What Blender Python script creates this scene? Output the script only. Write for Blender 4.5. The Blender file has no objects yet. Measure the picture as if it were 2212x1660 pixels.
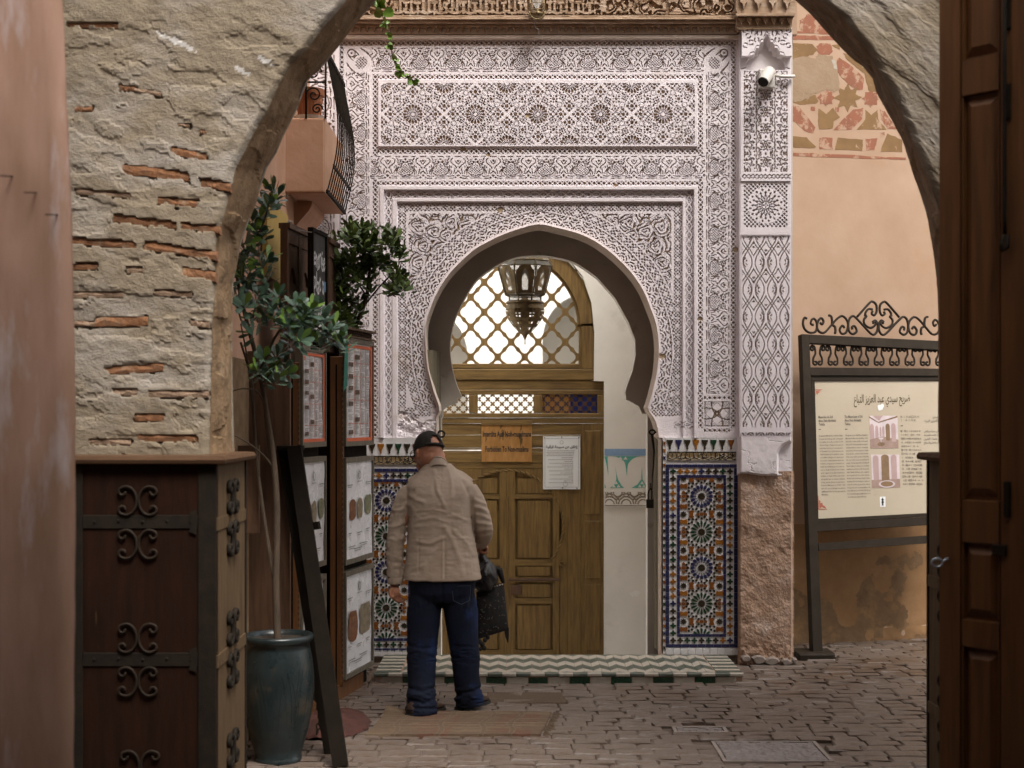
import bpy, bmesh, math, random
import numpy as np
from mathutils import Vector, Matrix, noise as mnoise
random.seed(7); np.random.seed(7)
sc = bpy.context.scene
COL = sc.collection
R = math.radians
# ---------------------------------------------------------------- camera, light, exposure
F, CX, HY, EYE = 3072.0, 1106.0, 900.0, 1.75      # focal length and eye level measured on the photograph
cam = bpy.data.cameras.new('camera'); co = bpy.data.objects.new('camera', cam); COL.objects.link(co)
co.location = (0, 0, EYE); co.rotation_euler = (R(90), 0, 0)
cam.sensor_width = 36; cam.lens = 36 * F / 2212; cam.shift_y = 70 / 2212; cam.clip_end = 300; cam.clip_start = .05
cam.dof.use_dof = True; cam.dof.focus_distance = 9.6; cam.dof.aperture_fstop = 2.8
sc.camera = co
W = bpy.data.worlds.new('World'); sc.world = W; W.use_nodes = True
wn = W.node_tree.nodes; wl = W.node_tree.links
bg = wn['Background']; sky = wn.new('ShaderNodeTexSky'); sky.sky_type = 'NISHITA'; sky.sun_disc = False
sky.sun_elevation = R(58); sky.sun_rotation = R(150); sky.dust_density = 5; sky.air_density = 1.0
hs = wn.new('ShaderNodeHueSaturation'); hs.inputs['Saturation'].default_value = .28       # thin overcast: a nearly white sky
wl.new(sky.outputs[0], hs.inputs['Color'])
tn = wn.new('ShaderNodeMix'); tn.data_type = 'RGBA'; tn.blend_type = 'MULTIPLY'; tn.inputs[0].default_value = 1
tn.inputs[7].default_value = (1.0, .972, .93, 1)
wl.new(hs.outputs[0], tn.inputs[6]); wl.new(tn.outputs[2], bg.inputs[0]); bg.inputs[1].default_value = .15
sl = bpy.data.lights.new('sun', 'SUN'); so = bpy.data.objects.new('sun', sl); COL.objects.link(so)
sl.energy = 1.2; sl.angle = R(25); sl.color = (1, .95, .88)
so.rotation_euler = (R(32), 0, R(30))
vs = sc.view_settings; vs.view_transform = 'Standard'; vs.look = 'None'; vs.gamma = 1; vs.exposure = 1.33; vs.use_curve_mapping = False
sc.cycles.max_bounces = 8; sc.cycles.diffuse_bounces = 5; sc.cycles.glossy_bounces = 3; sc.cycles.use_denoising = True
sc.cycles.sample_clamp_indirect = 6
# ---------------------------------------------------------------- helpers
def P(px, py, Y): return Vector(((px - CX) * Y / F, Y, EYE - (py - HY) * Y / F))
def XY(px, Y): return (px - CX) * Y / F
def ZY(py, Y): return EYE - (py - HY) * Y / F

def thing(name, label, cat, loc=(0, 0, 0), group=None):
    o = bpy.data.objects.new(name, None); COL.objects.link(o); o.empty_display_size = .1
    o.location = loc; o['label'] = label; o['category'] = cat
    if group: o['group'] = group
    bpy.context.view_layer.update()
    return o
def tag(o, label, cat, group=None):
    o['label'] = label; o['category'] = cat
    if group: o['group'] = group
    return o
def link(name, me, parent=None, label=None, kind=None):
    o = bpy.data.objects.new(name, me); COL.objects.link(o)
    if parent is not None:
        o.parent = parent; o.matrix_parent_inverse = Matrix.Translation(-PW(parent))
    if label: o['label'] = label
    if kind: o['kind'] = kind
    return o
def PW(o):
    return Vector(o.location) if o.type == 'EMPTY' else Vector((0, 0, 0))

class MB:
    """collects shapes into one mesh, world coordinates"""
    def __init__(s): s.v = []; s.f = []; s.m = []; s.k = 0
    def add(s, vs, fs, k=None):
        b = len(s.v); s.v += [tuple(p) for p in vs]; s.f += [[b + i for i in f] for f in fs]
        s.m += [s.k if k is None else k] * len(fs)
    def box(s, x0, x1, y0, y1, z0, z1, k=None):
        s.add([(x, y, z) for z in (z0, z1) for y in (y0, y1) for x in (x0, x1)],
              [(0, 2, 3, 1), (4, 5, 7, 6), (0, 1, 5, 4), (2, 6, 7, 3), (0, 4, 6, 2), (1, 3, 7, 5)], k)
    def bbox(s, x0, x1, y0, y1, z0, z1, b, k=None):
        """box whose front (-Y) edges are chamfered by b"""
        v = [(x0, y1, z0), (x1, y1, z0), (x1, y1, z1), (x0, y1, z1),
             (x0, y0 + b, z0), (x1, y0 + b, z0), (x1, y0 + b, z1), (x0, y0 + b, z1),
             (x0 + b, y0, z0 + b), (x1 - b, y0, z0 + b), (x1 - b, y0, z1 - b), (x0 + b, y0, z1 - b)]
        f = [(0, 3, 2, 1), (8, 9, 10, 11)]
        for i in range(4):
            j = (i + 1) % 4
            f += [(i, j, 4 + j, 4 + i), (4 + i, 4 + j, 8 + j, 8 + i)]
        s.add(v, f, k)
    def obox(s, c, ux, uy, uz, k=None):
        """oriented box: centre and three half-axis vectors"""
        c = Vector(c); ux = Vector(ux); uy = Vector(uy); uz = Vector(uz)
        s.add([c + a * ux + b * uy + d * uz for d in (-1, 1) for b in (-1, 1) for a in (-1, 1)],
              [(0, 2, 3, 1), (4, 5, 7, 6), (0, 1, 5, 4), (2, 6, 7, 3), (0, 4, 6, 2), (1, 3, 7, 5)], k)
    def bar(s, a, b, w, t, up=(0, 0, 1), k=None):
        a = Vector(a); b = Vector(b); d = (b - a); n = d.normalized(); side = n.cross(Vector(up))
        if side.length < 1e-4: side = n.cross(Vector((0, 1, 0)))
        side.normalize(); u2 = side.cross(n).normalized()
        s.obox((a + b) / 2, d / 2, side * (w / 2), u2 * (t / 2), k)
    def prism(s, pts, y0, y1, k=None):
        """polygon [(x,z)] extruded from y0 (front) to y1"""
        n = len(pts)
        ar = sum(pts[i][0] * pts[(i + 1) % n][1] - pts[(i + 1) % n][0] * pts[i][1] for i in range(n))
        if ar < 0: pts = pts[::-1]
        v = [(x, y0, z) for x, z in pts] + [(x, y1, z) for x, z in pts]
        s.add(v, [list(range(n)), list(range(2 * n - 1, n - 1, -1))] + [(i, n + i, n + (i + 1) % n, (i + 1) % n) for i in range(n)], k)
    def ring(s, out, inn, y0, y1, k=None):
        n = len(out)
        v = [(x, y0, z) for x, z in out] + [(x, y0, z) for x, z in inn] + [(x, y1, z) for x, z in out] + [(x, y1, z) for x, z in inn]
        f = []
        for i in range(n):
            j = (i + 1) % n
            f += [(i, j, n + j, n + i), (2 * n + i, 3 * n + i, 3 * n + j, 2 * n + j), (n + i, n + j, 3 * n + j, 3 * n + i), (i, 2 * n + i, 2 * n + j, j)]
        s.add(v, f, k)
    def strip(s, front, back, k=None):
        n = len(front); s.add(list(front) + list(back), [(i, i + 1, n + i + 1, n + i) for i in range(n - 1)], k)
    def tube(s, pts, r, n=6, k=None, caps=True):
        pts = [Vector(p) for p in pts]; m = len(pts)
        rs = r if isinstance(r, (list, tuple)) else [r] * m
        vs = []; t0 = (pts[1] - pts[0]).normalized(); u = t0.orthogonal().normalized()
        for i, p in enumerate(pts):
            t = (pts[min(i + 1, m - 1)] - pts[max(i - 1, 0)]).normalized()
            u = (u - t * u.dot(t)); u = u.normalized() if u.length > 1e-6 else t.orthogonal().normalized()
            w = t.cross(u)
            vs += [p + (u * math.cos(2 * math.pi * q / n) + w * math.sin(2 * math.pi * q / n)) * rs[i] for q in range(n)]
        fs = [(i * n + q, i * n + (q + 1) % n, (i + 1) * n + (q + 1) % n, (i + 1) * n + q) for i in range(m - 1) for q in range(n)]
        if caps: fs += [list(range(n))[::-1], list(range((m - 1) * n, m * n))]
        s.add(vs, fs, k)
    def lathe(s, c, prof, n=24, k=None, axis='z'):
        c = Vector(c); vs = []
        for r, z in prof:
            for q in range(n):
                a = 2 * math.pi * q / n
                vs.append(c + Vector((r * math.cos(a), r * math.sin(a), z)))
        m = len(prof)
        fs = [(i * n + q, i * n + (q + 1) % n, (i + 1) * n + (q + 1) % n, (i + 1) * n + q) for i in range(m - 1) for q in range(n)]
        s.add(vs, fs, k)
    def loft(s, rings, k=None):
        n = len(rings[0]); vs = [p for r in rings for p in r]; m = len(rings)
        fs = [(i * n + q, i * n + (q + 1) % n, (i + 1) * n + (q + 1) % n, (i + 1) * n + q) for i in range(m - 1) for q in range(n)]
        fs += [list(range(n))[::-1], list(range((m - 1) * n, m * n))]
        s.add(vs, fs, k)
    def mesh(s, name, mats, smooth=False):
        me = bpy.data.meshes.new(name); me.from_pydata(s.v, [], s.f)
        for m in (mats if isinstance(mats, (list, tuple)) else [mats]): me.materials.append(m)
        if any(s.m): me.polygons.foreach_set('material_index', s.m)
        if smooth: me.polygons.foreach_set('use_smooth', [True] * len(me.polygons))
        me.update(); return me
    def build(s, name, mats, parent=None, label=None, smooth=False, kind=None):
        return link(name, s.mesh(name, mats, smooth), parent, label, kind)

def hgrid(name, X, Y, Z, mask, mi, mats, parent=None, kind=None, smooth=False):
    """grid of vertices (2-D arrays), quads kept where mask, material index mi per quad"""
    h, w = X.shape
    idx = np.arange(h * w).reshape(h, w)
    q = np.stack([idx[:-1, :-1], idx[1:, :-1], idx[1:, 1:], idx[:-1, 1:]], -1)[mask]
    mm = mi[mask] if mi is not None else None
    used, inv = np.unique(q, return_inverse=True)
    V = np.stack([X.ravel()[used], Y.ravel()[used], Z.ravel()[used]], -1).astype(np.float32)
    me = bpy.data.meshes.new(name); n = len(q)
    me.vertices.add(len(V)); me.vertices.foreach_set('co', V.ravel())
    me.loops.add(n * 4); me.loops.foreach_set('vertex_index', inv.ravel().astype(np.int32))
    me.polygons.add(n); me.polygons.foreach_set('loop_start', np.arange(0, n * 4, 4, dtype=np.int32))
    for m in mats: me.materials.append(m)
    if mm is not None: me.polygons.foreach_set('material_index', mm.astype(np.int32))
    me.polygons.foreach_set('use_smooth', np.full(n, smooth))
    me.update(calc_edges=True)
    return link(name, me, parent, None, kind)

_perm = np.random.RandomState(3).rand(256, 256)
def vn(x, y, seed=0):
    x = np.asarray(x, float) + seed * 17.13; y = np.asarray(y, float) + seed * 7.71
    xi = np.floor(x).astype(int); yi = np.floor(y).astype(int); fx = x - xi; fy = y - yi
    fx = fx * fx * (3 - 2 * fx); fy = fy * fy * (3 - 2 * fy)
    a = _perm[xi & 255, yi & 255]; b = _perm[(xi + 1) & 255, yi & 255]; c = _perm[xi & 255, (yi + 1) & 255]; d = _perm[(xi + 1) & 255, (yi + 1) & 255]
    return (a * (1 - fx) + b * fx) * (1 - fy) + (c * (1 - fx) + d * fx) * fy
def fbm(x, y, o=4, seed=0):
    r = 0; a = .5; t = 0
    for i in range(o):
        r = r + a * vn(x * 2 ** i, y * 2 ** i, seed + i * 3); t += a; a *= .5
    return r / t
def segdist(u, v, pts):
    """distance of points to a polyline"""
    d = np.full(np.shape(u), 1e9)
    for (x0, y0), (x1, y1) in zip(pts[:-1], pts[1:]):
        dx, dy = x1 - x0, y1 - y0; L = dx * dx + dy * dy + 1e-9
        t = np.clip(((u - x0) * dx + (v - y0) * dy) / L, 0, 1)
        d = np.minimum(d, np.hypot(u - x0 - t * dx, v - y0 - t * dy))
    return d
def spline(pts, n=8):
    """Catmull-Rom through the points"""
    p = [Vector(q if len(q) == 3 else (q[0], q[1], 0)) for q in pts]; out = []
    for i in range(len(p) - 1):
        a, b, c, d = p[max(i - 1, 0)], p[i], p[i + 1], p[min(i + 2, len(p) - 1)]
        for k in range(n):
            t = k / n
            out.append(.5 * ((2 * b) + (c - a) * t + (2 * a - 5 * b + 4 * c - d) * t * t + (3 * b - a - 3 * c + d) * t ** 3))
    out.append(p[-1]); return out
# ---------------------------------------------------------------- materials
MATS = {}
def lin(h):
    h = h.lstrip('#'); c = [int(h[i:i + 2], 16) / 255 for i in (0, 2, 4)]
    return [x / 12.92 if x <= .04045 else ((x + .055) / 1.055) ** 2.4 for x in c]
def mat(name, c1, c2=None, rough=.8, scale=6, stretch=(1, 1, 1), bump=.25, bscale=60, metal=0, spec=.4, c3=None, s3=2.0, t3=(.5, .62), detail=8, bstretch=None, trans=0, bdist=.004):
    """noise-mottled material in object (metre) coordinates: c1..c2 by fine noise, c3 in broad patches"""
    m = bpy.data.materials.new(name); m.use_nodes = True; nt = m.node_tree; N = nt.nodes; L = nt.links
    b = N['Principled BSDF']; b.inputs['Roughness'].default_value = rough; b.inputs['Metallic'].default_value = metal
    b.inputs['Specular IOR Level'].default_value = spec
    c1 = list(c1); c2 = list(c2) if c2 else [x * .72 for x in c1]
    tc = N.new('ShaderNodeTexCoord')
    def noise(sc_, st, det, ro=.6):
        mp = N.new('ShaderNodeMapping'); mp.inputs['Scale'].default_value = st; L.new(tc.outputs['Object'], mp.inputs[0])
        n = N.new('ShaderNodeTexNoise'); n.inputs['Scale'].default_value = sc_; n.inputs['Detail'].default_value = det; n.inputs['Roughness'].default_value = ro
        L.new(mp.outputs[0], n.inputs['Vector']); return n.outputs[0]
    def ramp(sock, lo, hi):
        r = N.new('ShaderNodeMapRange'); r.inputs[1].default_value = lo; r.inputs[2].default_value = hi; L.new(sock, r.inputs[0]); return r.outputs[0]
    def mix(f, a, b_):
        x = N.new('ShaderNodeMix'); x.data_type = 'RGBA'
        L.new(f, x.inputs[0])
        for i, q in ((6, a), (7, b_)):
            if isinstance(q, list): x.inputs[i].default_value = q + [1]
            else: L.new(q, x.inputs[i])
        return x.outputs[2]
    col = mix(ramp(noise(scale, stretch, detail), .32, .68), c1, c2)
    if c3: col = mix(ramp(noise(s3, stretch, 6, .65), *t3), col, list(c3))
    L.new(col, b.inputs['Base Color'])
    if bump:
        bm = N.new('ShaderNodeBump'); bm.inputs['Strength'].default_value = bump; bm.inputs['Distance'].default_value = bdist
        L.new(noise(bscale, bstretch or stretch, 6, .65), bm.inputs['Height']); L.new(bm.outputs[0], b.inputs['Normal'])
    rr = ramp(noise(scale * 2.3, stretch, 4), .3, .7)
    mr = N.new('ShaderNodeMapRange'); mr.inputs[3].default_value = max(0, rough - .08); mr.inputs[4].default_value = min(1, rough + .1)
    L.new(rr, mr.inputs[0]); L.new(mr.outputs[0], b.inputs['Roughness'])
    if trans: b.inputs['Transmission Weight'].default_value = trans
    MATS[name] = m; return m
M = {}
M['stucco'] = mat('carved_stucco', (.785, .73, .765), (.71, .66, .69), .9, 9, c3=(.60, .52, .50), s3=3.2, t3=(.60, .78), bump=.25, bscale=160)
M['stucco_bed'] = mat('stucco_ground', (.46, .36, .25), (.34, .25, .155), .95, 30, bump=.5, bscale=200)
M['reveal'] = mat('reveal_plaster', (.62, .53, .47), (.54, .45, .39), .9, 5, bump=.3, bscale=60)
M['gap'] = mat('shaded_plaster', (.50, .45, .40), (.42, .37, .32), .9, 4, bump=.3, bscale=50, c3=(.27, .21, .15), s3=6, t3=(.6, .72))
M['white'] = mat('white_plaster', (.80, .78, .72), (.72, .70, .64), .85, 3, bump=.2, bscale=40, c3=(.58, .55, .49), s3=2.3, t3=(.58, .8))
M['courtw'] = mat('courtyard_plaster', (.85, .84, .80), (.8, .79, .76), .85, 3, bump=.1)
M['old'] = mat('old_plaster', (.26, .213, .152), (.175, .140, .098), .95, 11, c3=(.30, .268, .232), s3=2.2, t3=(.45, .66), bump=.8, bscale=75, stretch=(1, 1, 1.8), bdist=.01)
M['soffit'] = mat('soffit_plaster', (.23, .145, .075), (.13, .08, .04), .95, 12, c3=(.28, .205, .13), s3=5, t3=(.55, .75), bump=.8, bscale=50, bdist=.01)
M['brick'] = mat('old_brick', (.235, .105, .045), (.15, .072, .036), .95, 22, c3=(.29, .21, .14), s3=14, t3=(.55, .75), bump=1, bscale=70, bdist=.01)
M['brickpale'] = mat('limed_brick', (.27, .19, .13), (.23, .15, .10), .95, 22, c3=(.27, .13, .06), s3=18, t3=(.58, .75), bump=1, bscale=70, bdist=.01)
M['pink'] = mat('pink_plaster', (.345, .215, .165), (.25, .148, .10), .9, 5, (2.2, 2, .45), c3=(.42, .37, .38), s3=3.2, t3=(.56, .74), bump=.25, bscale=70, bdist=.003)
M['peach'] = mat('peach_plaster', (.42, .292, .21), (.36, .238, .16), .92, 2.2, c3=(.37, .22, .12), s3=1.3, t3=(.6, .85), bump=.25, bscale=35)
M['peach2'] = mat('balcony_plaster', (.49, .295, .20), (.42, .235, .145), .92, 4, c3=(.45, .24, .13), s3=2, t3=(.6, .85), bump=.3, bscale=50)
M['raw'] = mat('raw_clay_plaster', (.42, .29, .215), (.33, .21, .14), .95, 14, c3=(.47, .37, .32), s3=5, t3=(.52, .7), bump=.8, bscale=70, bdist=.008)
M['darkwood'] = mat('dark_wood', (.085, .036, .018), (.045, .02, .010), .5, 7, (6, 6, .5), bump=.35, bscale=30, spec=.35, c3=(.12, .06, .03), s3=4, t3=(.6, .8))
M['chestwood'] = mat('chest_wood', (.024, .0095, .005), (.013, .006, .0035), .7, 5, (5, 5, .6), bump=.5, bscale=30, spec=.08, c3=(.055, .034, .02), s3=9, t3=(.68, .75))
M['cedar'] = mat('weathered_cedar', (.205, .125, .036), (.11, .063, .017), .62, 9, (5, 5, .45), bump=.6, bscale=26, c3=(.075, .04, .011), s3=3.4, t3=(.55, .72))
M['cedarh'] = mat('weathered_cedar_rail', (.205, .125, .036), (.095, .055, .015), .62, 9, (.45, 5, 5), bump=.6, bscale=26, c3=(.07, .036, .010), s3=3.4, t3=(.54, .70))
M['greywood'] = mat('grey_weathered_wood', (.17, .145, .095), (.10, .085, .055), .8, 10, (6, 6, .4), bump=.6, bscale=30)
M['beam'] = mat('carved_beam_wood', (.40, .28, .19), (.24, .155, .095), .85, 9, (1, 3, 3), bump=.5, bscale=60, c3=(.46, .36, .28), s3=5, t3=(.5, .7))
M['shutter'] = mat('shutter_wood', (.10, .05, .025), (.055, .026, .013), .6, 8, (6, 6, .5), bump=.4, bscale=40)
M['orangewood'] = mat('orange_wood', (.17, .068, .018), (.085, .033, .010), .55, 9, (6, 6, .4), bump=.5, bscale=40)
M['framewood'] = mat('frame_wood', (.14, .12, .09), (.085, .07, .05), .55, 10, (3, 3, 1), bump=.3)
M['iron'] = mat('black_iron', (.012, .010, .008), (.022, .016, .011), .75, 20, bump=.4, bscale=120, spec=.1)
M['ironbrown'] = mat('brown_iron', (.024, .015, .009), (.015, .010, .006), .65, 20, bump=.25, bscale=120, spec=.2)
M['signiron'] = mat('sign_steel', (.030, .022, .014), (.020, .014, .009), .7, 8, bump=.15, bscale=60, spec=.2)
M['brass'] = mat('brass_plate', (.62, .34, .13), (.46, .23, .07), .38, 9, (3, 3, 1), bump=.12, bscale=8, metal=.55, c3=(.15, .095, .038), s3=6, t3=(.60, .64), bdist=.002)  # dark blotches stand for reflections, painted into the brass colour
M['paper'] = mat('paper', (.72, .74, .74), (.68, .70, .71), .7, 4, bump=.05)
M['ink'] = mat('ink', (.02, .018, .016), (.03, .027, .025), .8, 8, bump=0)
M['greyink'] = mat('grey_ink', (.20, .19, .17), (.25, .24, .22), .8, 8, bump=0)
M['redink'] = mat('red_ink', (.55, .12, .05), (.5, .1, .04), .7, 8, bump=0)
M['signboard'] = mat('sign_panel', (.445, .385, .295), (.41, .35, .262), .5, 3, bump=.03, c3=(.36, .295, .215), s3=5, t3=(.62, .8))
M['menupaper'] = mat('laminated_sheet', (.66, .65, .66), (.61, .60, .62), .28, 3, bump=.25, bscale=9, bdist=.006)
M['tilewhite'] = mat('tile_white', (.66, .65, .66), (.58, .56, .56), .3, 25, bump=.2, bscale=50, spec=.5)
M['tileblue'] = mat('tile_blue', (.024, .026, .085), (.018, .019, .06), .22, 30, bump=.2, bscale=50, spec=.5)
M['tilegreen'] = mat('tile_green', (.015, .05, .024), (.010, .032, .015), .22, 30, bump=.2, bscale=50, spec=.5)
M['tiledark'] = mat('tile_black', (.022, .018, .012), (.03, .022, .012), .22, 30, bump=.2, bscale=50, spec=.5)
M['tileochre'] = mat('tile_ochre', (.30, .12, .016), (.22, .08, .012), .22, 30, bump=.2, bscale=50, spec=.5)
M['tilerust'] = mat('tile_rust', (.20, .07, .014), (.15, .05, .011), .22, 30, bump=.2, bscale=50, spec=.5)
M['tilegold'] = mat('tile_gold', (.24, .17, .085), (.18, .12, .06), .35, 30, bump=.2, bscale=50)
M['stepgreen'] = mat('step_green', (.06, .076, .058), (.09, .095, .075), .45, 30, bump=.4, bscale=50, c3=(.2, .19, .16), s3=12, t3=(.6, .8))
M['stepwhite'] = mat('step_white', (.40, .36, .305), (.31, .27, .22), .5, 30, bump=.4, bscale=50, c3=(.26, .21, .16), s3=12, t3=(.6, .8))
M['paver'] = mat('paving_brick', (.155, .122, .104), (.115, .086, .068), .36, 5, bump=.5, bscale=60, spec=.5, c3=(.10, .058, .032), s3=1.3, t3=(.52, .7))
M['mortar'] = mat('paving_joint', (.12, .09, .069), (.085, .06, .045), .9, 30, bump=.6, bscale=90)
M['stone'] = mat('grey_stone', (.26, .215, .19), (.18, .15, .13), .8, 15, bump=.6, bscale=50)
M['cover'] = mat('cover_stone', (.20, .172, .165), (.15, .125, .115), .55, 12, bump=.5, bscale=90)
M['potblue'] = mat('blue_glaze', (.014, .022, .023), (.008, .013, .014), .32, 8, bump=.3, bscale=40, spec=.5, c3=(.05, .038, .026), s3=3.2, t3=(.6, .72))
M['terra'] = mat('terracotta', (.42, .155, .065), (.34, .12, .05), .6, 8, bump=.15)
M['soil'] = mat('soil', (.03, .02, .013), None, .95, 40, bump=.8)
M['bark'] = mat('bark', (.085, .058, .038), (.05, .034, .022), .9, 14, (3, 3, .7), bump=.6, bscale=60)
M['leaf'] = mat('ficus_leaf', (.095, .155, .105), (.06, .11, .075), .24, 3, bump=.15, bscale=40, spec=.5)
M['leafnew'] = mat('young_leaf', (.17, .30, .05), (.12, .22, .035), .38, 5, bump=.1, spec=.45)
M['leaf2'] = mat('dark_leaf', (.075, .115, .028), (.045, .075, .018), .4, 3, bump=.15, bscale=40, spec=.45)
M['leafnew2'] = mat('fresh_dark_leaf', (.12, .18, .03), (.085, .13, .022), .4, 5, bump=.1, spec=.45)
M['inkbrown'] = mat('brown_ink', (.10, .075, .04), None, .7, 10, bump=0)
M['inkgrey'] = mat('grey_print', (.14, .125, .10), None, .7, 10, bump=0)
M['ornred'] = mat('ornament_red', (.42, .13, .08), None, .7, 10, bump=0)
M['baseshade'] = mat('base_shade', (.27, .155, .072), (.21, .115, .05), .95, 5, c3=(.34, .20, .10), s3=2.5, t3=(.5, .7), bump=.4, bscale=40)  # orange-brown with the shade of the wall base painted in
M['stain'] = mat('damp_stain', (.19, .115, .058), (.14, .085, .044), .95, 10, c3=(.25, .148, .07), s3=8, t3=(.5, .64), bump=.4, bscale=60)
M['thread2'] = mat('denim_seam', (.05, .06, .10), None, .8, 20, bump=0)
M['thread3'] = mat('dull_embroidery', (.13, .115, .09), None, .6, 20, bump=0)
M['vine'] = mat('vine_leaf', (.13, .24, .03), (.09, .16, .02), .45, 6, bump=.1)
M['jacket'] = mat('linen_jacket', (.40, .32, .255), (.345, .27, .21), .9, 14, bump=.35, bscale=420, spec=.2, bdist=.002)
M['denim'] = mat('denim', (.0045, .006, .012), (.007, .011, .028), .85, 3.2, bump=.3, bscale=350, c3=(.014, .030, .10), s3=3.4, t3=(.57, .75), spec=.2, bdist=.002)
M['cap'] = mat('cap_cloth', (.012, .010, .009), (.018, .015, .013), .85, 20, bump=.2, bscale=300)
M['skin'] = mat('skin', (.42, .20, .125), (.36, .16, .095), .5, 18, bump=.15, bscale=120, spec=.4)
M['hair'] = mat('grey_hair', (.25, .18, .14), (.16, .11, .08), .8, 50, bump=.4, bscale=200)
M['shoe'] = mat('shoe_leather', (.028, .017, .011), (.05, .025, .014), .45, 14, bump=.2)
M['sole'] = mat('shoe_sole', (.02, .017, .014), None, .8, 10)
M['plastic'] = mat('black_plastic', (.012, .012, .013), None, .18, 8, bump=.8, bscale=25, spec=.6, bdist=.012)
M['bag'] = mat('bag_cloth', (.010, .009, .009), (.016, .013, .011), .85, 30, bump=.3, bscale=250)
M['thread'] = mat('white_thread', (.42, .38, .32), None, .8, 20, bump=0)
M['rug'] = mat('woven_rug', (.125, .083, .052), (.08, .052, .033), .95, 30, (1, 4, 1), bump=.8, bscale=160, c3=(.11, .06, .036), s3=4, t3=(.5, .7))
M['rugline'] = mat('rug_stripe', (.085, .056, .037), (.11, .075, .048), .95, 40, bump=.8, bscale=160)
M['rugpale'] = mat('rug_pale_yarn', (.155, .11, .07), (.115, .078, .048), .95, 40, bump=.8, bscale=160)
M['board'] = mat('chalkboard', (.022, .020, .018), (.035, .032, .03), .7, 6, bump=.1)
M['chalk'] = mat('chalk', (.68, .67, .66), None, .9, 60, bump=0)
M['yellowb'] = mat('yellow_board', (.46, .31, .075), (.40, .26, .06), .6, 4, bump=.15)
M['black'] = mat('black_paint', (.009, .007, .005), (.014, .010, .007), .8, 12, bump=.2, spec=.08)
M['cctv'] = mat('cctv_plastic', (.62, .59, .55), None, .4, 5, bump=.05)
M['lens'] = mat('dark_lens', (.01, .01, .011), None, .15, 5, bump=0)
M['teal'] = mat('teal_paint', (.09, .40, .32), (.14, .46, .38), .8, 14, bump=.1)
M['bluepaint'] = mat('blue_paint', (.20, .33, .52), (.25, .38, .56), .8, 10, bump=.1)
M['fresred'] = mat('fresco_red', (.27, .105, .062), (.22, .092, .055), .92, 9, c3=(.37, .24, .165), s3=14, t3=(.52, .60), bump=.2)
M['fresbrown'] = mat('fresco_brown', (.22, .13, .055), (.175, .10, .045), .92, 9, c3=(.37, .25, .17), s3=14, t3=(.60, .66), bump=.2)
M['worn'] = mat('worn_grey_plaster', (.31, .225, .155), (.255, .175, .11), .95, 6, bump=.8, bscale=35)
M['lamp'] = mat('lantern_brass', (.26, .19, .10), (.15, .11, .06), .42, 20, bump=.2, metal=.55)
M['whitepaint'] = mat('white_splash', (.52, .51, .50), (.40, .38, .36), .9, 20, bump=.3)
M['redcloth'] = mat('dark_red_cloth', (.07, .022, .014), (.04, .014, .01), .95, 12, bump=.6, bscale=60)
M['greenflag'] = mat('green_print', (.03, .16, .11), (.02, .11, .08), .6, 5, bump=.1)
M['wire'] = mat('grey_cable', (.35, .33, .31), None, .6, 10, bump=0)
M['bluehook'] = mat('zinc_hook', (.40, .45, .52), None, .35, 10, bump=0, metal=.6)
def glass(name, c, rough=.08, alpha=.35):
    m = bpy.data.materials.new(name); m.use_nodes = True; b = m.node_tree.nodes['Principled BSDF']
    b.inputs['Base Color'].default_value = (*c, 1); b.inputs['Roughness'].default_value = rough; b.inputs['Alpha'].default_value = alpha
    b.inputs['Specular IOR Level'].default_value = .6; MATS[name] = m; return m
M['glass'] = glass('lantern_glass', (.62, .60, .52), .1, .42)
M['yglass'] = glass('yellow_glass', (.75, .36, .02), .2, .8)
M['bglass'] = glass('blue_glass', (.03, .06, .5), .2, .9)
M['bulb'] = glass('bulb_glass', (.8, .8, .78), .05, .35)

# ---- text as flat print
AR = {'ا': (0xFE8D, 2), 'ب': (0xFE8F, 4), 'ت': (0xFE95, 4), 'ة': (0xFE93, 2), 'ج': (0xFE9D, 4), 'ح': (0xFEA1, 4), 'خ': (0xFEA5, 4), 'د': (0xFEA9, 2), 'ر': (0xFEAD, 2), 'ز': (0xFEAF, 2), 'س': (0xFEB1, 4), 'ش': (0xFEB5, 4), 'ص': (0xFEB9, 4), 'ض': (0xFEBD, 4), 'ط': (0xFEC1, 4), 'ع': (0xFEC9, 4), 'غ': (0xFECD, 4), 'ف': (0xFED1, 4), 'ق': (0xFED5, 4), 'ك': (0xFED9, 4), 'ل': (0xFEDD, 4), 'م': (0xFEE1, 4), 'ن': (0xFEE5, 4), 'ه': (0xFEE9, 4), 'و': (0xFEED, 2), 'ي': (0xFEF1, 4), 'إ': (0xFE87, 2), 'أ': (0xFE83, 2), 'آ': (0xFE81, 2)}
def arabic(s):
    """joined Arabic letter forms, in left-to-right drawing order"""
    out = []
    for i, ch in enumerate(s):
        if ch not in AR: out.append(ch); continue
        base, n = AR[ch]
        prev = i > 0 and s[i - 1] in AR and AR[s[i - 1]][1] == 4
        nxt = i + 1 < len(s) and s[i + 1] in AR and n == 4
        out.append(chr(base + (3 if prev and nxt else 2 if nxt else 1 if prev else 0)))
    return ''.join(out[::-1])
def text_geo(body, size, align='LEFT', res=2, bold=0):
    c = bpy.data.curves.new('lettering', 'FONT'); c.body = body; c.size = size; c.align_x = align; c.resolution_u = res; c.offset = bold
    o = bpy.data.objects.new('lettering', c); COL.objects.link(o)
    me = bpy.data.meshes.new_from_object(o.evaluated_get(bpy.context.evaluated_depsgraph_get()))
    v = [tuple(x.co) for x in me.vertices]; f = [list(p.vertices) for p in me.polygons]
    bpy.data.objects.remove(o); bpy.data.curves.remove(c); bpy.data.meshes.remove(me); return v, f
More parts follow.
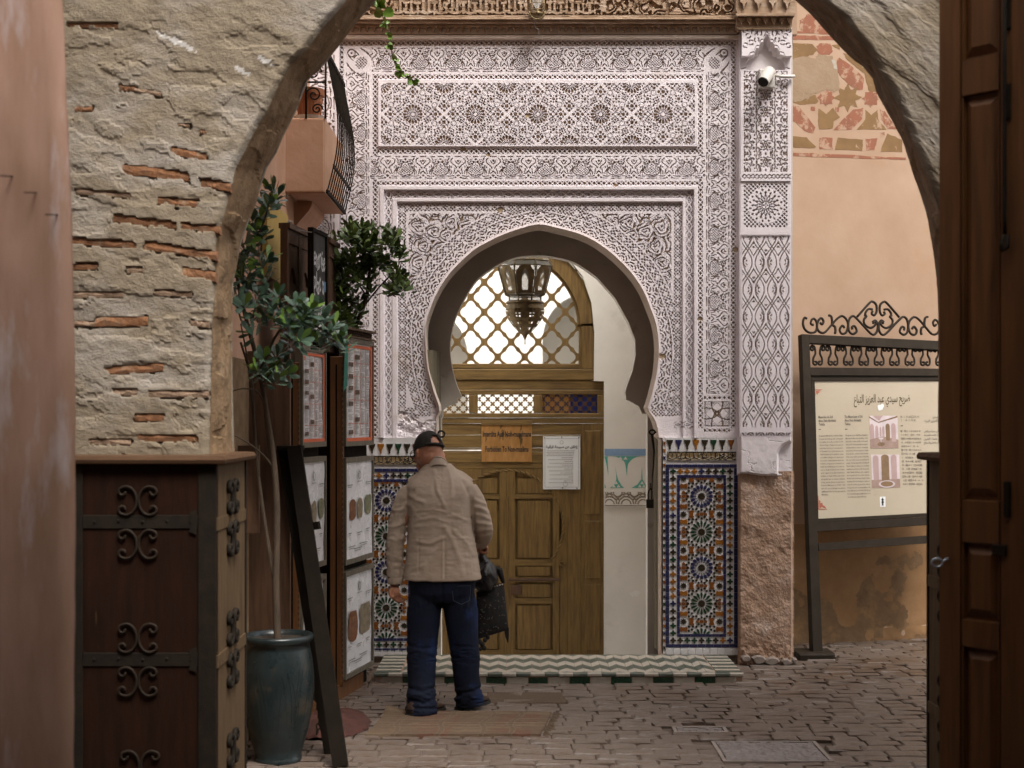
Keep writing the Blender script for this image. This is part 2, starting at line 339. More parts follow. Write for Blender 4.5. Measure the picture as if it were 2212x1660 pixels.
def put_text(mb, body, size, org, ux, uz, align='LEFT', res=2, bold=0, k=None, sx=1.0):
    v, f = text_geo(body, size, align, res, bold)
    org = Vector(org); ux = Vector(ux); uz = Vector(uz)
    mb.add([org + ux * (x * sx) + uz * y for x, y, z in v], f, k)
# ================================================================ ground and paving
YF = 10.07                     # plane of the carved front
g = MB()
g.add([(-30, -30, -.007), (30, -30, -.007), (30, 10.2, -.007), (-30, 10.2, -.007)], [(0, 1, 2, 3)])
g.add([(1.9, 10.2, -.007), (30, 10.2, -.007), (30, 16, -.007), (1.9, 16, -.007)], [(0, 1, 2, 3)])
ground = g.build('ground', M['mortar'], kind='structure')
rp = random.Random(5)
pv = []
for k in range(9):             # nine worn brick shapes, dimensions 1 x 1 x .05
    b = MB(); ch = .045
    j = lambda a: rp.uniform(-a, a)
    top = [(-.5 + ch + j(.05), -.5 + ch + j(.07)), (.5 - ch + j(.05), -.5 + ch + j(.07)), (.5 - ch + j(.05), .5 - ch + j(.07)), (-.5 + ch + j(.05), .5 - ch + j(.07))]
    low = [(-.5, -.5), (.5, -.5), (.5, .5), (-.5, .5)]
    v = [(x + j(.03), y + j(.05), -.035) for x, y in low] + [(x + j(.03), y + j(.05), .002 + j(.004)) for x, y in low] + [(x, y, .007 + j(.003)) for x, y in top]
    f = [(8, 9, 10, 11)] + [(i, (i + 1) % 4, 4 + (i + 1) % 4, 4 + i) for i in range(4)] + [(4 + i, 4 + (i + 1) % 4, 8 + (i + 1) % 4, 8 + i) for i in range(4)]
    b.add(v, f); pv.append(b)
pvm = [b.mesh('paving_brick', M['paver']) for b in pv]
bricks = []
y = 5.6
while y < 11.7:
    h = rp.uniform(.085, .115); x = -2.2 + rp.uniform(0, .15)
    while x < 3.3:
        w = rp.uniform(.13, .23)
        cx, cy = x + w / 2, y + h / 2
        ok = True
        if cy > 9.3 and cx < 1.52 and cx > -.93: ok = False
        if cy > 10.0 and cx < 2.0: ok = False
        for (ax, ay, aw, ah) in ((XY(1512, 7.99), 7.99, .16, .09), (XY(1665, 7.4), 7.45, .30, .25)):
            if abs(cx - ax) < aw and abs(cy - ay) < ah: ok = False
        if ok:
            bow = .035 * math.sin(cx * 1.7 + cy)              # the courses wander
            rise = .016 * vn(cx * 1.3, cy * 1.3, 4) - .008
            bricks.append((cy, cx, w, h, bow, rise))
        x += w + rp.uniform(.006, .013)
    y += h + rp.uniform(.007, .014)
vis = [b for b in bricks if 7.0 < b[0] and -1.25 < b[1] < 2.4 * b[0] / 8]
vis.sort(); near = set(id(b) for b in vis[:300])
rest = MB()
for b in bricks:
    cy, cx, w, h, bow, rise = b
    z = float(rise); rz = rp.uniform(-.04, .04); tx, ty = rp.uniform(-.012, .012), rp.uniform(-.022, .022)
    k = rp.randrange(9)
    if id(b) in near:
        o = link('paving_brick', pvm[k], ground)
        o.location = (cx, cy + bow, z); o.rotation_euler = (tx, ty, rz); o.scale = (w, h, 1)
    else:
        mt = Matrix.Translation((cx, cy + bow, z)) @ Matrix.Rotation(rz, 4, 'Z') @ Matrix.Rotation(ty, 4, 'Y') @ Matrix.Rotation(tx, 4, 'X') @ Matrix.Diagonal((w, h, 1, 1))
        rest.add([mt @ Vector(p) for p in pv[k].v], pv[k].f)
rest.build('paving_bricks', M['paver'], ground, kind='stuff')
cf = MB(); cf.box(-6, 6, 10.45, 30, -.6, -.345)
cf.build('courtyard_floor', M['courtw'], kind='structure')

# access covers
def cover(px, py, w, d, label, name):
    Y = EYE * F / (py - HY); x = XY(px, Y)
    t = thing(name, label, 'manhole cover', (x, Y, 0))
    a = MB(); b = .02
    a.box(x - w / 2, x + w / 2, Y - d / 2, Y - d / 2 + b, -.03, .014); a.box(x - w / 2, x + w / 2, Y + d / 2 - b, Y + d / 2, -.03, .014)
    a.box(x - w / 2, x - w / 2 + b, Y - d / 2 + b, Y + d / 2 - b, -.03, .0138); a.box(x + w / 2 - b, x + w / 2, Y - d / 2 + b, Y + d / 2 - b, -.03, .0138)
    a.build('frame', M['stone'], t)
    n = 44; m_ = 34
    xs = np.linspace(x - w / 2 + .026, x + w / 2 - .026, n); ys = np.linspace(Y - d / 2 + .026, Y + d / 2 - .026, m_)
    X, YY = np.meshgrid(xs, ys)
    Z = .008 + .005 * (vn(X * 55, YY * 55, 9) > .5) + .003 * vn(X * 9, YY * 9, 2)
    hgrid('plate', X[::-1], YY[::-1], Z[::-1], np.ones((m_ - 1, n - 1), bool), None, [M['cover']], t)
cover(1512, 1581, .30, .15, 'small worn iron cover set in the brick paving in front of the rug', 'manhole_cover')
cover(1665, 1628, .56, .45, 'large pale stone cover set in the brick paving near the bottom', 'manhole_cover')

# ================================================================ near arch wall
AY, AT = 6.0, .45              # face and thickness
fe = [(0, -120), (0, 0)]
LFE = [(900, -190), (800, -90), (775, -50), (739, 8), (690, 63), (664, 101), (627, 134), (608, 168), (586, 209), (571, 243), (545, 287), (522, 332), (504, 366), (496, 407), (481, 459), (470, 496), (463, 534), (462, 619), (457, 700), (453, 850), (449, 975), (449, 1700)]
RFE = [(1610, -190), (1690, -110), (1740, -50), (1779, 0), (1824, 34), (1846, 67), (1876, 101), (1898, 142), (1921, 179), (1939, 216), (1958, 257), (1980, 310), (1995, 347), (2010, 388), (2025, 422), (2036, 460), (2049, 520), (2060, 600), (2064, 700), (2066, 960), (2066, 1700)]
LBE = [(980, -190), (895, -100), (850, -50), (815, 0), (787, 30), (750, 75), (720, 116), (694, 149), (660, 179), (649, 224), (631, 257), (612, 295), (597, 332), (575, 366), (567, 392), (552, 437), (537, 481), (522, 522), (515, 556), (504, 612), (502, 643), (502, 792), (506, 975), (506, 1640)]
RBE = [(1560, -190), (1630, -95), (1680, -45), (1719, 0), (1753, 32), (1786, 71), (1816, 104), (1846, 131), (1872, 149), (1887, 172), (1895, 201), (1921, 250), (1947, 298), (1965, 347), (1980, 395), (1999, 455), (2010, 500), (2018, 560), (2025, 619), (2027, 700), (2028, 960), (2028, 1640)]
arch = thing('arch_wall', 'old rough archway of crumbling plaster and bare bricks framing the whole view', 'archway', (-1.3, AY, 0))
ZT = ZY(-140, AY)
zs = np.linspace(-.03, ZT, 430)
def edge(pts, Y, z):
    zz = np.array([ZY(p[1], Y) for p in pts]); xx = np.array([XY(p[0], Y) for p in pts])
    o = np.argsort(zz); return np.interp(z, zz[o], xx[o])
BR = [(201, 54, 108, 15, .02), (274, 190, 32, 13, .1), (317, 198, 56, 11, .15), (179, 235, 36, 15, 0), (438, 285, 15, 11, 0), (395, 270, 25, 9, .1), (407, 332, 75, 20, .2), (336, 373, 142, 27, .12), (465, 399, 62, 24, .15), (224, 418, 120, 13, .08), (384, 437, 86, 20, .1), (313, 479, 138, 20, .12), (433, 492, 80, 20, .12), (220, 524, 146, 20, .06), (388, 541, 157, 24, .15), (179, 576, 62, 18, 0), (291, 584, 34, 15, 0), (429, 593, 70, 28, .15), (205, 637, 116, 17, 0), (373, 634, 80, 14, .05), (261, 695, 112, 27, -.02), (287, 798, 127, 22, -.08), (269, 848, 52, 17, 0), (384, 852, 127, 17, .02), (321, 902, 64, 22, 0), (362, 947, 130, 20, .02), (235, 955, 90, 16, .03), (190, 700, 60, 14, .05), (430, 700, 40, 16, .1)]
PALE = {2, 5, 9, 18, 19, 22, 23, 26, 27, 28, 16}
def face(side, name):
    if side < 0: e = edge(LFE, AY, zs); far = np.full_like(zs, -2.6)
    else: e = edge(RFE, AY, zs); far = np.full_like(zs, 3.2)
    n = 230
    t = np.linspace(0, 1, n)[None, :] ** 1.0
    e2 = e + .012 * (fbm(zs * 9, zs * 0 + 3, 4, 5) - .5)
    X = far[:, None] * (1 - t) + e2[:, None] * t if side < 0 else e2[:, None] * (1 - t) + far[:, None] * t
    Z = np.repeat(zs[:, None], n, 1)
    tilt = .18 if side < 0 else -.9                            # plaster courses follow the arch
    px, py = CX + X * F / AY, HY + (EYE - Z) * F / AY
    cz = Z + (tilt * (X + 1.6) * np.clip((Z - 1.4) / 1.6, 0, 1) if side < 0 else .9 * (X - 1.9) * np.clip((Z - 1.5), 0, 1))
    D = .016 * (fbm(X * 2.2, cz * 3.5, 4, 1) - .5) + .006 * (fbm(X * 7, cz * 13, 4, 2) - .5) + .006 * (fbm(X * 30, cz * 45, 3, 3) - .5)
    scar = fbm(X * 4.5, cz * 10, 5, 8)                         # flaked layers with a ragged lip
    D = D + .0028 * np.clip((scar - .52) / .012, 0, 1) + .005 * np.clip((scar - .60) / .008, 0, 1)
    cr = np.abs(fbm(X * 3.3, cz * 9, 5, 14) - .5)
    D = D + .0015 * np.clip(1 - cr / .006, 0, 1)
    if side < 0:
        for i, (bx, by, bw, bh, sl_) in enumerate(BR):
            u = px - bx; v = py - by - sl_ * u
            wv = 17 * (fbm(px * .05, py * .075, 5, 21 + i) - .5)
            d = np.maximum(np.abs(u) - bw / 2, np.abs(v + wv * .7) - bh * .38) + wv
            D = np.where(d < 0, np.maximum(D, 0) * .3 + .024, D + .0015 * np.clip(1 - d / 7, 0, 1))
    me = np.ones((len(zs) - 1, n - 1), bool); mi = np.zeros(me.shape, int)
    if side < 0:                                               # flecks of white paint on the plaster
        for (sx_, sy_, sw, sh) in ((375, 91, 44, 8), (567, 131, 22, 8), (522, 157, 17, 6)):
            u = px - sx_; v = py - sy_ - .5 * u; q = np.hypot(u / sw, v / sh) + 1.5 * (fbm(px * .13, py * .13, 4, 41) - .5)
            mi = np.where(q[:-1, :-1] < .78, 1, mi)
    # worn rounding toward the opening
    dist = np.abs(X - e2[:, None])
    D = D + .03 * np.clip(1 - dist / .03, 0, 1) ** 2
    if side > 0 or True:
        o = hgrid(name, X[::-1], (AY + D)[::-1], Z[::-1], me, mi[::-1], [M['old'], M['whitepaint']], arch, smooth=False)
    return e2, D
eL, DL = face(-1, 'plaster_face')
eR, DR = face(1, 'plaster_face')
arch_parts = []
rb = random.Random(3)
for i, (bx, by, bw, bh, sl_) in enumerate(BR):
    b = MB(); x, z = XY(bx, AY), ZY(by, AY); w, h = bw * AY / F * 1.02, bh * AY / F * .98
    n = 7; top = []; bot = []
    for q in range(n):
        u = (q / (n - 1) - .5) * w
        top.append((x + u, z - sl_ * u + h / 2 * rb.uniform(.82, 1.1))); bot.append((x + u, z - sl_ * u - h / 2 * rb.uniform(.85, 1.1)))
    vs_ = []
    for (p, q) in zip(top, bot):
        d0 = AY + .009 + rb.uniform(-.003, .006); d1 = AY + .012 + rb.uniform(-.003, .006)
        mz = (p[1] + q[1]) / 2 + rb.uniform(-.2, .2) * h
        vs_ += [(p[0], AY + .055, p[1]), (p[0], d1, p[1] - h * .1), (p[0], d0 - .003, mz), (q[0], d0, q[1] + h * .1), (q[0], AY + .055, q[1])]
    fs_ = [(q * 5 + r, q * 5 + r + 1, q * 5 + 5 + r + 1, q * 5 + 5 + r) for q in range(n - 1) for r in range(4)] + [(0, 1, 2, 3, 4)[::1], tuple((n - 1) * 5 + r for r in (4, 3, 2, 1, 0))]
    b.add(vs_, fs_); b.build('brick', M['brickpale' if i in PALE else 'brick'], arch)
# intrados: rough strip from the front edge to the back edge
def soffit(fpts, bpts, e_front, side):
    n = 16
    zb = np.linspace(-.03, ZY(-110, AY + AT), len(zs))
    xb = edge(bpts, AY + AT, zb) + .014 * (fbm(zs * 8, zs * 0 + 8, 4, 7) - .5)
    t = np.linspace(0, 1, n)[None, :]
    X = e_front[:, None] * (1 - t) + xb[:, None] * t; Z = zs[:, None] * (1 - t) + zb[:, None] * t
    Y = AY + .03 + t * (AT - .03) + 0 * Z
    k = .030 * (fbm(Y * 9, Z * 9, 5, 6) - .5) * np.sin(math.pi * np.clip(t, 0, 1)) + .010 * (vn(Z * 11, Y * 3, 12) > .55) * np.sin(math.pi * t)
    X = X + (k if side < 0 else -k)
    if side < 0: X, Y, Z = X[::-1], Y[::-1], Z[::-1]
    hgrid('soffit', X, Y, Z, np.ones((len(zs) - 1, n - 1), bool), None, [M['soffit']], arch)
soffit(LFE, LBE, eL, -1); soffit(RFE, RBE, eR, 1)
b = MB()
b.box(-6, 6.6, AY + .06, AY + AT, ZT - .02, 8.5)               # masonry above
b.box(-6, -2.55, AY + .06, AY + AT, -.03, ZT - .03); b.box(3.15, 6.6, AY + .06, AY + AT, -.03, ZT - .03)
zz = np.linspace(-.03, ZY(-110, AY + AT), 60)
b.prism([(-2.54, -.03)] + [(float(x), float(z)) for x, z in zip(edge(LBE, AY + AT, zz), zz)] + [(-2.54, float(zz[-1]))], AY + AT - .03, AY + AT)
b.prism([(3.14, -.03)] + [(float(x), float(z)) for x, z in zip(edge(RBE, AY + AT, zz), zz)] + [(3.14, float(zz[-1]))], AY + AT - .03, AY + AT)
b.build('masonry', M['old'], arch)
# ================================================================ iron-bound timber cladding round the two piers
def iron_scroll(mb, c, ux, uz, r, th=.007, s=1):
    """two facing C scrolls, each with curled ends"""
    c = Vector(c); ux = Vector(ux); uz = Vector(uz)
    for sg in (-1, 1):
        pts = [(sg * (r * .49 - r * .45 * math.cos(a_)), r * .60 * math.sin(a_)) for a_ in np.linspace(-math.pi * .60, math.pi * .60, 21)]
        x, y = pts[-1]; q0 = r * .20; up = []
        for i in range(1, 13):
            a_ = i / 12 * 1.55 * math.pi; q = q0 * (1 - .5 * i / 12)
            up.append((x + sg * (math.sin(a_) * q), y - q0 + q * math.cos(a_)))
        low = [(px_, -py_) for px_, py_ in up][::-1]
        full = low + pts + up
        mb.tube([c + ux * px_ + uz * py_ for px_, py_ in full], th, 6)
def cladding(side):
    if side < 0:
        x0, x1, yf, yb = -1.845, -1.2215, 5.88, 6.52
        t = thing('pier_cladding', 'dark red timber casing with iron straps and scrolls round the foot of the brick pier', 'timber casing', (-1.55, 5.9, 0))
    else:
        x0, x1, yf, yb = 1.885, 2.6, 5.88, 6.45
        t = thing('pier_cladding', 'narrow edge of the dark timber casing with scrolls beside the big panelled door', 'timber casing', (2.2, 5.9, 0))
    sx = x1 if side < 0 else x0; d = -side                        # outer side face
    zt = 1.555
    b = MB(); b.box(x0, x1, yf, yf + .03, -.02, zt); b.build('front_panel', M['chestwood'], t)
    b = MB()
    if side < 0: b.box(x1 - .03, x1, yf + .03, yb, -.02, zt)
    else: b.box(x0, x0 + .03, yf + .03, yb, -.02, zt)
    b.build('side_panel', M['orangewood' if 0 else 'casewood'], t)
    b = MB()
    ring = [(x0 - .02, yf - .028), (x1 + .028 if side < 0 else x1, yf - .028), (x1 + .028 if side < 0 else x1, yb + .01), (x0 - .02, yb + .01)]
    if side > 0: ring = [(x0 - .028, yf - .028), (x1, yf - .028), (x1, yb + .01), (x0 - .028, yb + .01)]
    prof = [(0, 0), (.012, .004), (.016, .018), (.008, .034), (-.02, .036)]
    cx_, cy_ = (x0 + x1) / 2, (yf + yb) / 2
    rings = []
    for dd, zz_ in prof:
        rings.append([(px_ + (dd if px_ > cx_ else -dd), py_ + (dd if py_ > cy_ else -dd), zt - .002 + zz_) for px_, py_ in ring])
    b.loft(rings); b.build('cap_moulding', M['capwood'], t)
    e = .004
    bands = (1.314, .745) if side < 0 else (1.02, .45)
    st = MB()
    for xa, xb in ((x0, x0 + .07), (x1 - .075, x1)) if side < 0 else ((x0, x0 + .06),):
        st.bbox(xa, xb, yf - .007, yf - .0005, .0, zt - .004, .002)
    st.build('corner_strap', M['iron'], t)
    for zc in bands:
        s2 = MB(); s2.bbox(x0 + .072, x1 - .077, yf - .006, yf - .0005, zc - .028, zc + .028, .002)
        for (hx, sgn) in ((x1 - .082, 1), ):
            s2.prism([(hx - .03, zc - .04), (hx, zc - .052), (hx + .004, zc), (hx, zc + .052), (hx - .03, zc + .04), (hx - .02, zc)], yf - .010, yf - .0062)
        s2.build('strap', M['iron'], t)
        s3 = MB(); yy = yb - .02
        s3.obox((sx + d * .003, (yf + yy) / 2, zc - .01), (0, (yy - yf) / 2, 0), (.003, 0, 0), (0, 0, .026)); s3.build('side_strap', M['casewood'], t)
        for q in range(5):
            s4 = MB(); s4.lathe((0, 0, 0), [(.0001, .005), (.005, .004), (.007, 0)], 8)
            me = s4.mesh('rivet', M['iron'])
            o = link('rivet', me, t); o.location = (x0 + .12 + q * .10, yf - .006, zc + .004 * (q % 2)); o.rotation_euler = (R(90), 0, 0)
    # scrolls, above and below each strap, on front and side
    for zc in [1.402, 1.222, .835, .655] if side < 0 else [1.12, .92, .55, .35]:
        if zc < 0: zc = -.0
        if zc > .05 and side < 0:
            s5 = MB(); iron_scroll(s5, (-1.545, yf - .010, zc), (1, 0, 0), (0, 0, 1), .098, .0055); s5.build('scroll', M['ironbrown'], t, smooth=True)
        if zc > .05:
            s6 = MB(); iron_scroll(s6, (sx + d * .010, (yf + yb) / 2 - .02, zc), (0, 1, 0), (0, 0, 1), .112, .012); s6.build('scroll', M['iron'], t, smooth=True)
    if side < 0:
        s5 = MB(); iron_scroll(s5, (-1.535, yf - .010, .31), (1, 0, 0), (0, 0, 1), .098, .0055); s5.build('scroll', M['ironbrown'], t, smooth=True)
        s6 = MB(); iron_scroll(s6, (sx + .010, (yf + yb) / 2 - .02, .31), (0, 1, 0), (0, 0, 1), .112, .012); s6.build('scroll', M['iron'], t, smooth=True)
    e = MB(); e.obox((sx + d * .002, yb - .012, zt / 2), (.004, 0, 0), (0, .010, 0), (0, 0, zt / 2)); e.build('edge_strip', M['iron'], t)
M['casewood'] = mat('worn_case_wood', (.112, .073, .038), (.07, .043, .021), .7, 8, (5, 5, .5), bump=.3, bscale=30, c3=(.05, .028, .015), s3=5, t3=(.55, .72), spec=.2)
M['capwood'] = mat('cap_wood', (.095, .052, .028), (.06, .031, .016), .75, 7, (.6, 4, 4), bump=.2, bscale=30, spec=.15)
cladding(-1); cladding(1)

# ================================================================ pink wall nearest the camera, with nails
pw = thing('pink_wall', 'streaked pink plaster wall end with three nails, edge of the view', 'wall', (-2, 4.5, 0))
zs2 = np.linspace(-.03, 5.5, 260); n = 60
e = np.interp(zs2, [ZY(1660, 4.5), ZY(1000, 4.5), ZY(500, 4.5), ZY(0, 4.5)], [XY(152, 4.5), XY(158, 4.5), XY(148, 4.5), XY(128, 4.5)])
e = e + .010 * (fbm(zs2 * 6, zs2 * 0, 4, 3) - .5)
t = np.linspace(0, 1, n)[None, :]
X = -3.0 * (1 - t) + e[:, None] * t; Z = np.repeat(zs2[:, None], n, 1)
D = .02 * (fbm(X * 3, Z * 2, 4, 4) - .5) + .03 * np.clip(1 - np.abs(X - e[:, None]) / .035, 0, 1) ** 2
hgrid('plaster_face', X[::-1], (4.5 + D)[::-1], Z[::-1], np.ones((259, n - 1), bool), None, [M['pink']], pw, smooth=True)
t2 = np.linspace(0, 1, 10)[None, :]
Xs = e[:, None] + .0 * t2; Ys = 4.53 + t2 * 1.0 + 0 * Xs; Zs = np.repeat(zs2[:, None], 10, 1)
hgrid('plaster_return', (Xs + -.75 * t2)[::-1], Ys[::-1], Zs[::-1], np.ones((259, 9), bool), None, [M['pink']], pw, smooth=True)
b = MB(); b.box(-3.4, -2.0, -9, 4.6, -.03, 7.5); b.box(-3.4, -2.2, 4.62, 5.4, 5.49, 5.6); b.build('masonry', M['pink'], pw)  # unseen run of wall toward the camera, raised to dim the lane
for (x, y, L_) in ((12, 377, .05), (64, 413, .06), (110, 461, .035)):
    s = MB(); a = P(x - 10, y + 3, 4.44); c = P(x + 10, y - 2, 4.47)
    s.tube([a, c + Vector((0, .06, 0))], .0024, 6); s.lathe(a, [(.0001, .001), (.004, .001), (.004, -.001), (.0001, -.001)], 8); s.build('nail', M['ironbrown'], pw)

# ================================================================ tall panelled door on the right, opened toward us
M['doorwood'] = mat('panel_door_wood', (.135, .056, .017), (.075, .031, .010), .42, 6, (6, 6, .45), bump=.3, bscale=30, spec=.4, c3=(.10, .045, .017), s3=2.2, t3=(.55, .75))
dr = thing('panelled_door', 'tall dark brown panelled door standing open at the edge with a long iron bolt', 'door', (1.6, 5.0, 0))
A0 = Vector((XY(2031, 5.2), 5.2, 0)); A1 = Vector((XY(2290, 4.86), 4.86, 0))
du = (A1 - A0).normalized(); dn = Vector((du.y, -du.x, 0)); DW = (A1 - A0).length
if dn.y > 0: dn = -dn
def dbox(mb, u0, u1, z0, z1, d0, d1, bev=0):
    """box on the door leaf: u along, d = outward from the leaf face"""
    o = []
    for d, q in ((d0, 0), (d1, bev)):
        o += [A0 + du * (u0 + q) + dn * d + Vector((0, 0, z0 + q)), A0 + du * (u1 - q) + dn * d + Vector((0, 0, z0 + q)), A0 + du * (u1 - q) + dn * d + Vector((0, 0, z1 - q)), A0 + du * (u0 + q) + dn * d + Vector((0, 0, z1 - q))]
    mb.add(o, [(0, 3, 2, 1), (4, 5, 6, 7), (0, 1, 5, 4), (1, 2, 6, 5), (2, 3, 7, 6), (3, 0, 4, 7)])
px2m = 5.1 / F
ZP = lambda py: ZY(py, 5.1)
b = MB(); dbox(b, 0, DW, .0, 3.9, -.05, -.012); b.build('backing', M['doorwood'], dr)
stl = (0, 55 * px2m), (148 * px2m, 185 * px2m)
b = MB(); dbox(b, 0, 54 * px2m, 0, 3.9, -.0118, .012, .004); b.build('stile', M['doorwood'], dr)
b = MB(); dbox(b, 146 * px2m, DW, 0, 3.9, -.0118, .012, .004); b.build('stile', M['doorwood'], dr)
rails = [(3.9, -60), (130, 205), (1120, 1175), (1338, 1400), (1640, 1720)]
prev = None
PAN = [(-120, 128), (206, 1080), (1172, 1340), (1398, 1760)]
for (ya, yb_) in ((126, 207), (1080, 1174), (1338, 1400)):
    b = MB(); dbox(b, 54.5 * px2m, 145.5 * px2m, ZP(yb_), ZP(ya), -.0117, .011, .004); b.build('rail', M['doorwood'], dr)
for (ya, yb_) in PAN:
    b = MB(); z0, z1 = ZP(yb_), ZP(ya)
    z0 = max(z0, .05); z1 = min(z1, 3.88)
    dbox(b, 60 * px2m, 140 * px2m, z0 + .012, z1 - .012, -.0116, .006, .03)
    dbox(b, 55 * px2m, 60 * px2m, z0, z1, -.0115, .009, .002); dbox(b, 140 * px2m, 145 * px2m, z0, z1, -.0115, .009, .002)
    b.build('panel', M['doorwood'], dr)
bo = MB()
for q in range(1):
    p = lambda py, d=.03, u=163: A0 + du * (u * px2m) + dn * d + Vector((0, 0, ZP(py)))
    bo.tube([p(-60), p(200), p(480), p(520)], .0075, 8)
    bo.tube([p(518), p(535, .05), p(552, .05, 166), p(545, .04, 172), p(520, .035, 172)], .008, 8)
bo.build('iron_bolt', M['iron'], dr, smooth=True)
for ya in (45, 235, 1075):
    b = MB(); z0, z1 = ZP(ya + 38), ZP(ya - 38); dbox(b, 157 * px2m, 172 * px2m, z0, z1, .0125, .026, .003); b.build('bolt_guide', M['iron'], dr)
b = MB(); dbox(b, 130 * px2m, 163 * px2m, ZP(1195), ZP(1172), .0121, .024, .003); b.build('latch', M['iron'], dr)
hk = MB(); c = P(2024, 1216, 5.15)
hk.tube([c + Vector((.020 * math.cos(a), 0, .015 * math.sin(a))) for a in np.linspace(.4, 6.5, 22)] + [c + Vector((.035, .002, .012)), c + Vector((.055, .03, .016))], .0042, 8)
tag(hk.build('hook_eye', M['bluehook'], smooth=True), 'small pale bent metal hook on the edge of the dark panelled door', 'hook')
# wall that carries the door, the unseen lane end, and an added roof that dims the lane
b = MB(); b.box(2.05, 3.6, -9, 4.7, -.03, 5.2); b.box(-3.4, 3.6, -9.4, -9, -.03, 7.5); b.box(-2.2, 2.2, -9, 2.85, 4.6, 4.9)
b.build('lane_walls_and_shade_roof', M['pink'], kind='structure')
# ================================================================ the shrine front: carved stucco
fac = thing('shrine_front', 'white carved stucco portal with a horseshoe arch and tiled sides facing the lane', 'building', (XY(1168, YF), YF, 0))
S = YF / F
ARC = [(932, 952), (943, 946), (943, 902), (949, 888), (948, 876), (937, 846), (924, 795), (919.5, 750), (919.5, 705), (927.4, 673), (946.6, 628.5), (975, 587), (1020, 543.6), (1052, 524), (1084, 508.5), (1122, 495), (1164, 485.5), (1204, 493), (1258.5, 508.5), (1306, 535.7), (1354, 579), (1386, 622), (1405.5, 667), (1418, 705), (1423, 750), (1420, 798), (1409, 849), (1399, 881), (1403, 890), (1415, 907), (1421, 926), (1423, 945), (1432, 952)]
_core = spline(ARC[5:28], 5)
ARC = ARC[:5] + [(p.x, p.y) for p in _core] + ARC[28:]
ST = .92
gx = np.arange(735, 1599 + ST, ST); gy = np.arange(74, 947, ST)
PX, PY = np.meshgrid(gx, gy)
wx = PX + 1.1 * (fbm(PX * .05, PY * .05, 2, 1) - .5) + .5 * (vn(PX * .25, PY * .25, 2) - .5)
wy = PY + 1.1 * (fbm(PX * .05, PY * .05, 2, 5) - .5) + .5 * (vn(PX * .25, PY * .25, 6) - .5)
H = np.ones_like(PX)            # 1 front, 0 recessed ground
DZ = np.zeros_like(PX)          # whole-panel steps, metres (+ away)
REG = np.zeros(PX.shape, int); RN = ['plain_moulding']
def region(name):
    if name not in RN: RN.append(name)
    return RN.index(name)
def diag(u, v, p, t):
    """open diagonal lattice: 1 on the bars; p period along u, t half thickness"""
    a = np.abs(((u + v) / p + .5) % 1 - .5) * p * .7071; b_ = np.abs(((u - v) / p + .5) % 1 - .5) * p * .7071
    return (np.minimum(a, b_) < t).astype(float)
def paint(rect, fn, name, vert=False, flip=False):
    x0, y0, x1, y1 = rect
    m = (wx >= x0) & (wx <= x1) & (wy >= y0) & (wy <= y1)
    u, v = wx[m] - (x0 + x1) / 2, wy[m] - y0
    if vert: u, v = wy[m] - (y0 + y1) / 2, (x1 - wx[m]) if flip else (wx[m] - x0)
    H[m] = fn(u, v); REG[m] = region(name)
lat = lambda hgt: (lambda u, v: diag(u, v - hgt / 2, 10.6, 1.25))
# ---- frieze of hearts and trefoils
def frieze_fn(hgt, per):
    k = hgt / 54.0; hp = per / 2
    heart = [[(10, 5), (13.5, 8), (15, 12.5), (13.5, 16), (10, 19), (5, 23.5), (2.6, 29)], [(5.5, 11.5), (3, 16.5), (0, 19.5)], [(6.5, 30), (7.5, 35), (9, 41)], [(0, 34.5), (5.5, 41)],
             [(17, 22), (19, 27), (16.5, 32), (13.5, 36), (13, 42)], [(22, 24.5), (20.5, 30), (17.5, 34), (17, 43)], [(9, 45.5), (15, 47), (23, 46.3)], [(26.5, 46), (31, 47.5), (36, 47.5)],
             [(8.5, 51.3), (18, 51.3)], [(26, 51.3), (36, 51.3)], [(24, 9), (28.5, 9.5)], [(19, 14), (24, 17), (28, 17.5)], [(21, 18.5), (26, 21.5)], [(16, 1.6), (24, 1.6)], [(0, 1.6), (6, 1.6)], [(31, 1.8), (36, 1.8)], [(18, 5), (22, 12)]]
    dots = [(0, 11.2, 2.3), (0, 45.2, 2.4), (36, 8, 2.0), (31.4, 13.4, 2.1), (26, 13, 1.3), (5.2, 50, 1.8), (2, 26, .9), (14, 25.5, 1.5)]
    def f(u, v):
        uu = np.abs(((u / per + .5) % 1 - .5) * per) * 36 / hp; v = v / k
        d = np.full(uu.shape, 9e9)
        for s_ in heart: d = np.minimum(d, segdist(uu, v, s_) - .8)
        for (a, b_, r) in dots: d = np.minimum(d, np.abs(uu - a) + np.abs(v - b_) - r * 1.25)
        w = 36 - uu
        tre = np.minimum(np.minimum(np.hypot(w, (v - 23.5) * .85) - 4.6, np.hypot(w - 7.0, v - 34) - 6.2), np.hypot(w, v - 35) - 6.6)
        out = (d > 0).astype(float)
        out = np.where(np.abs(tre - 3.2) < .75, 0., out)
        out = np.where(tre < 3.9 - 1.6, 1., out)
        out = np.where(tre < .6, diag(w, v, 5.6, .95), out)
        return out
    return f
ff = frieze_fn(54, 72.4)
def corner(u, v):                  # lattice leaf on the mitre of the frieze
    a = (u + v - 26) / 1.414; b_ = (v - u - 26) / 1.414
    return None
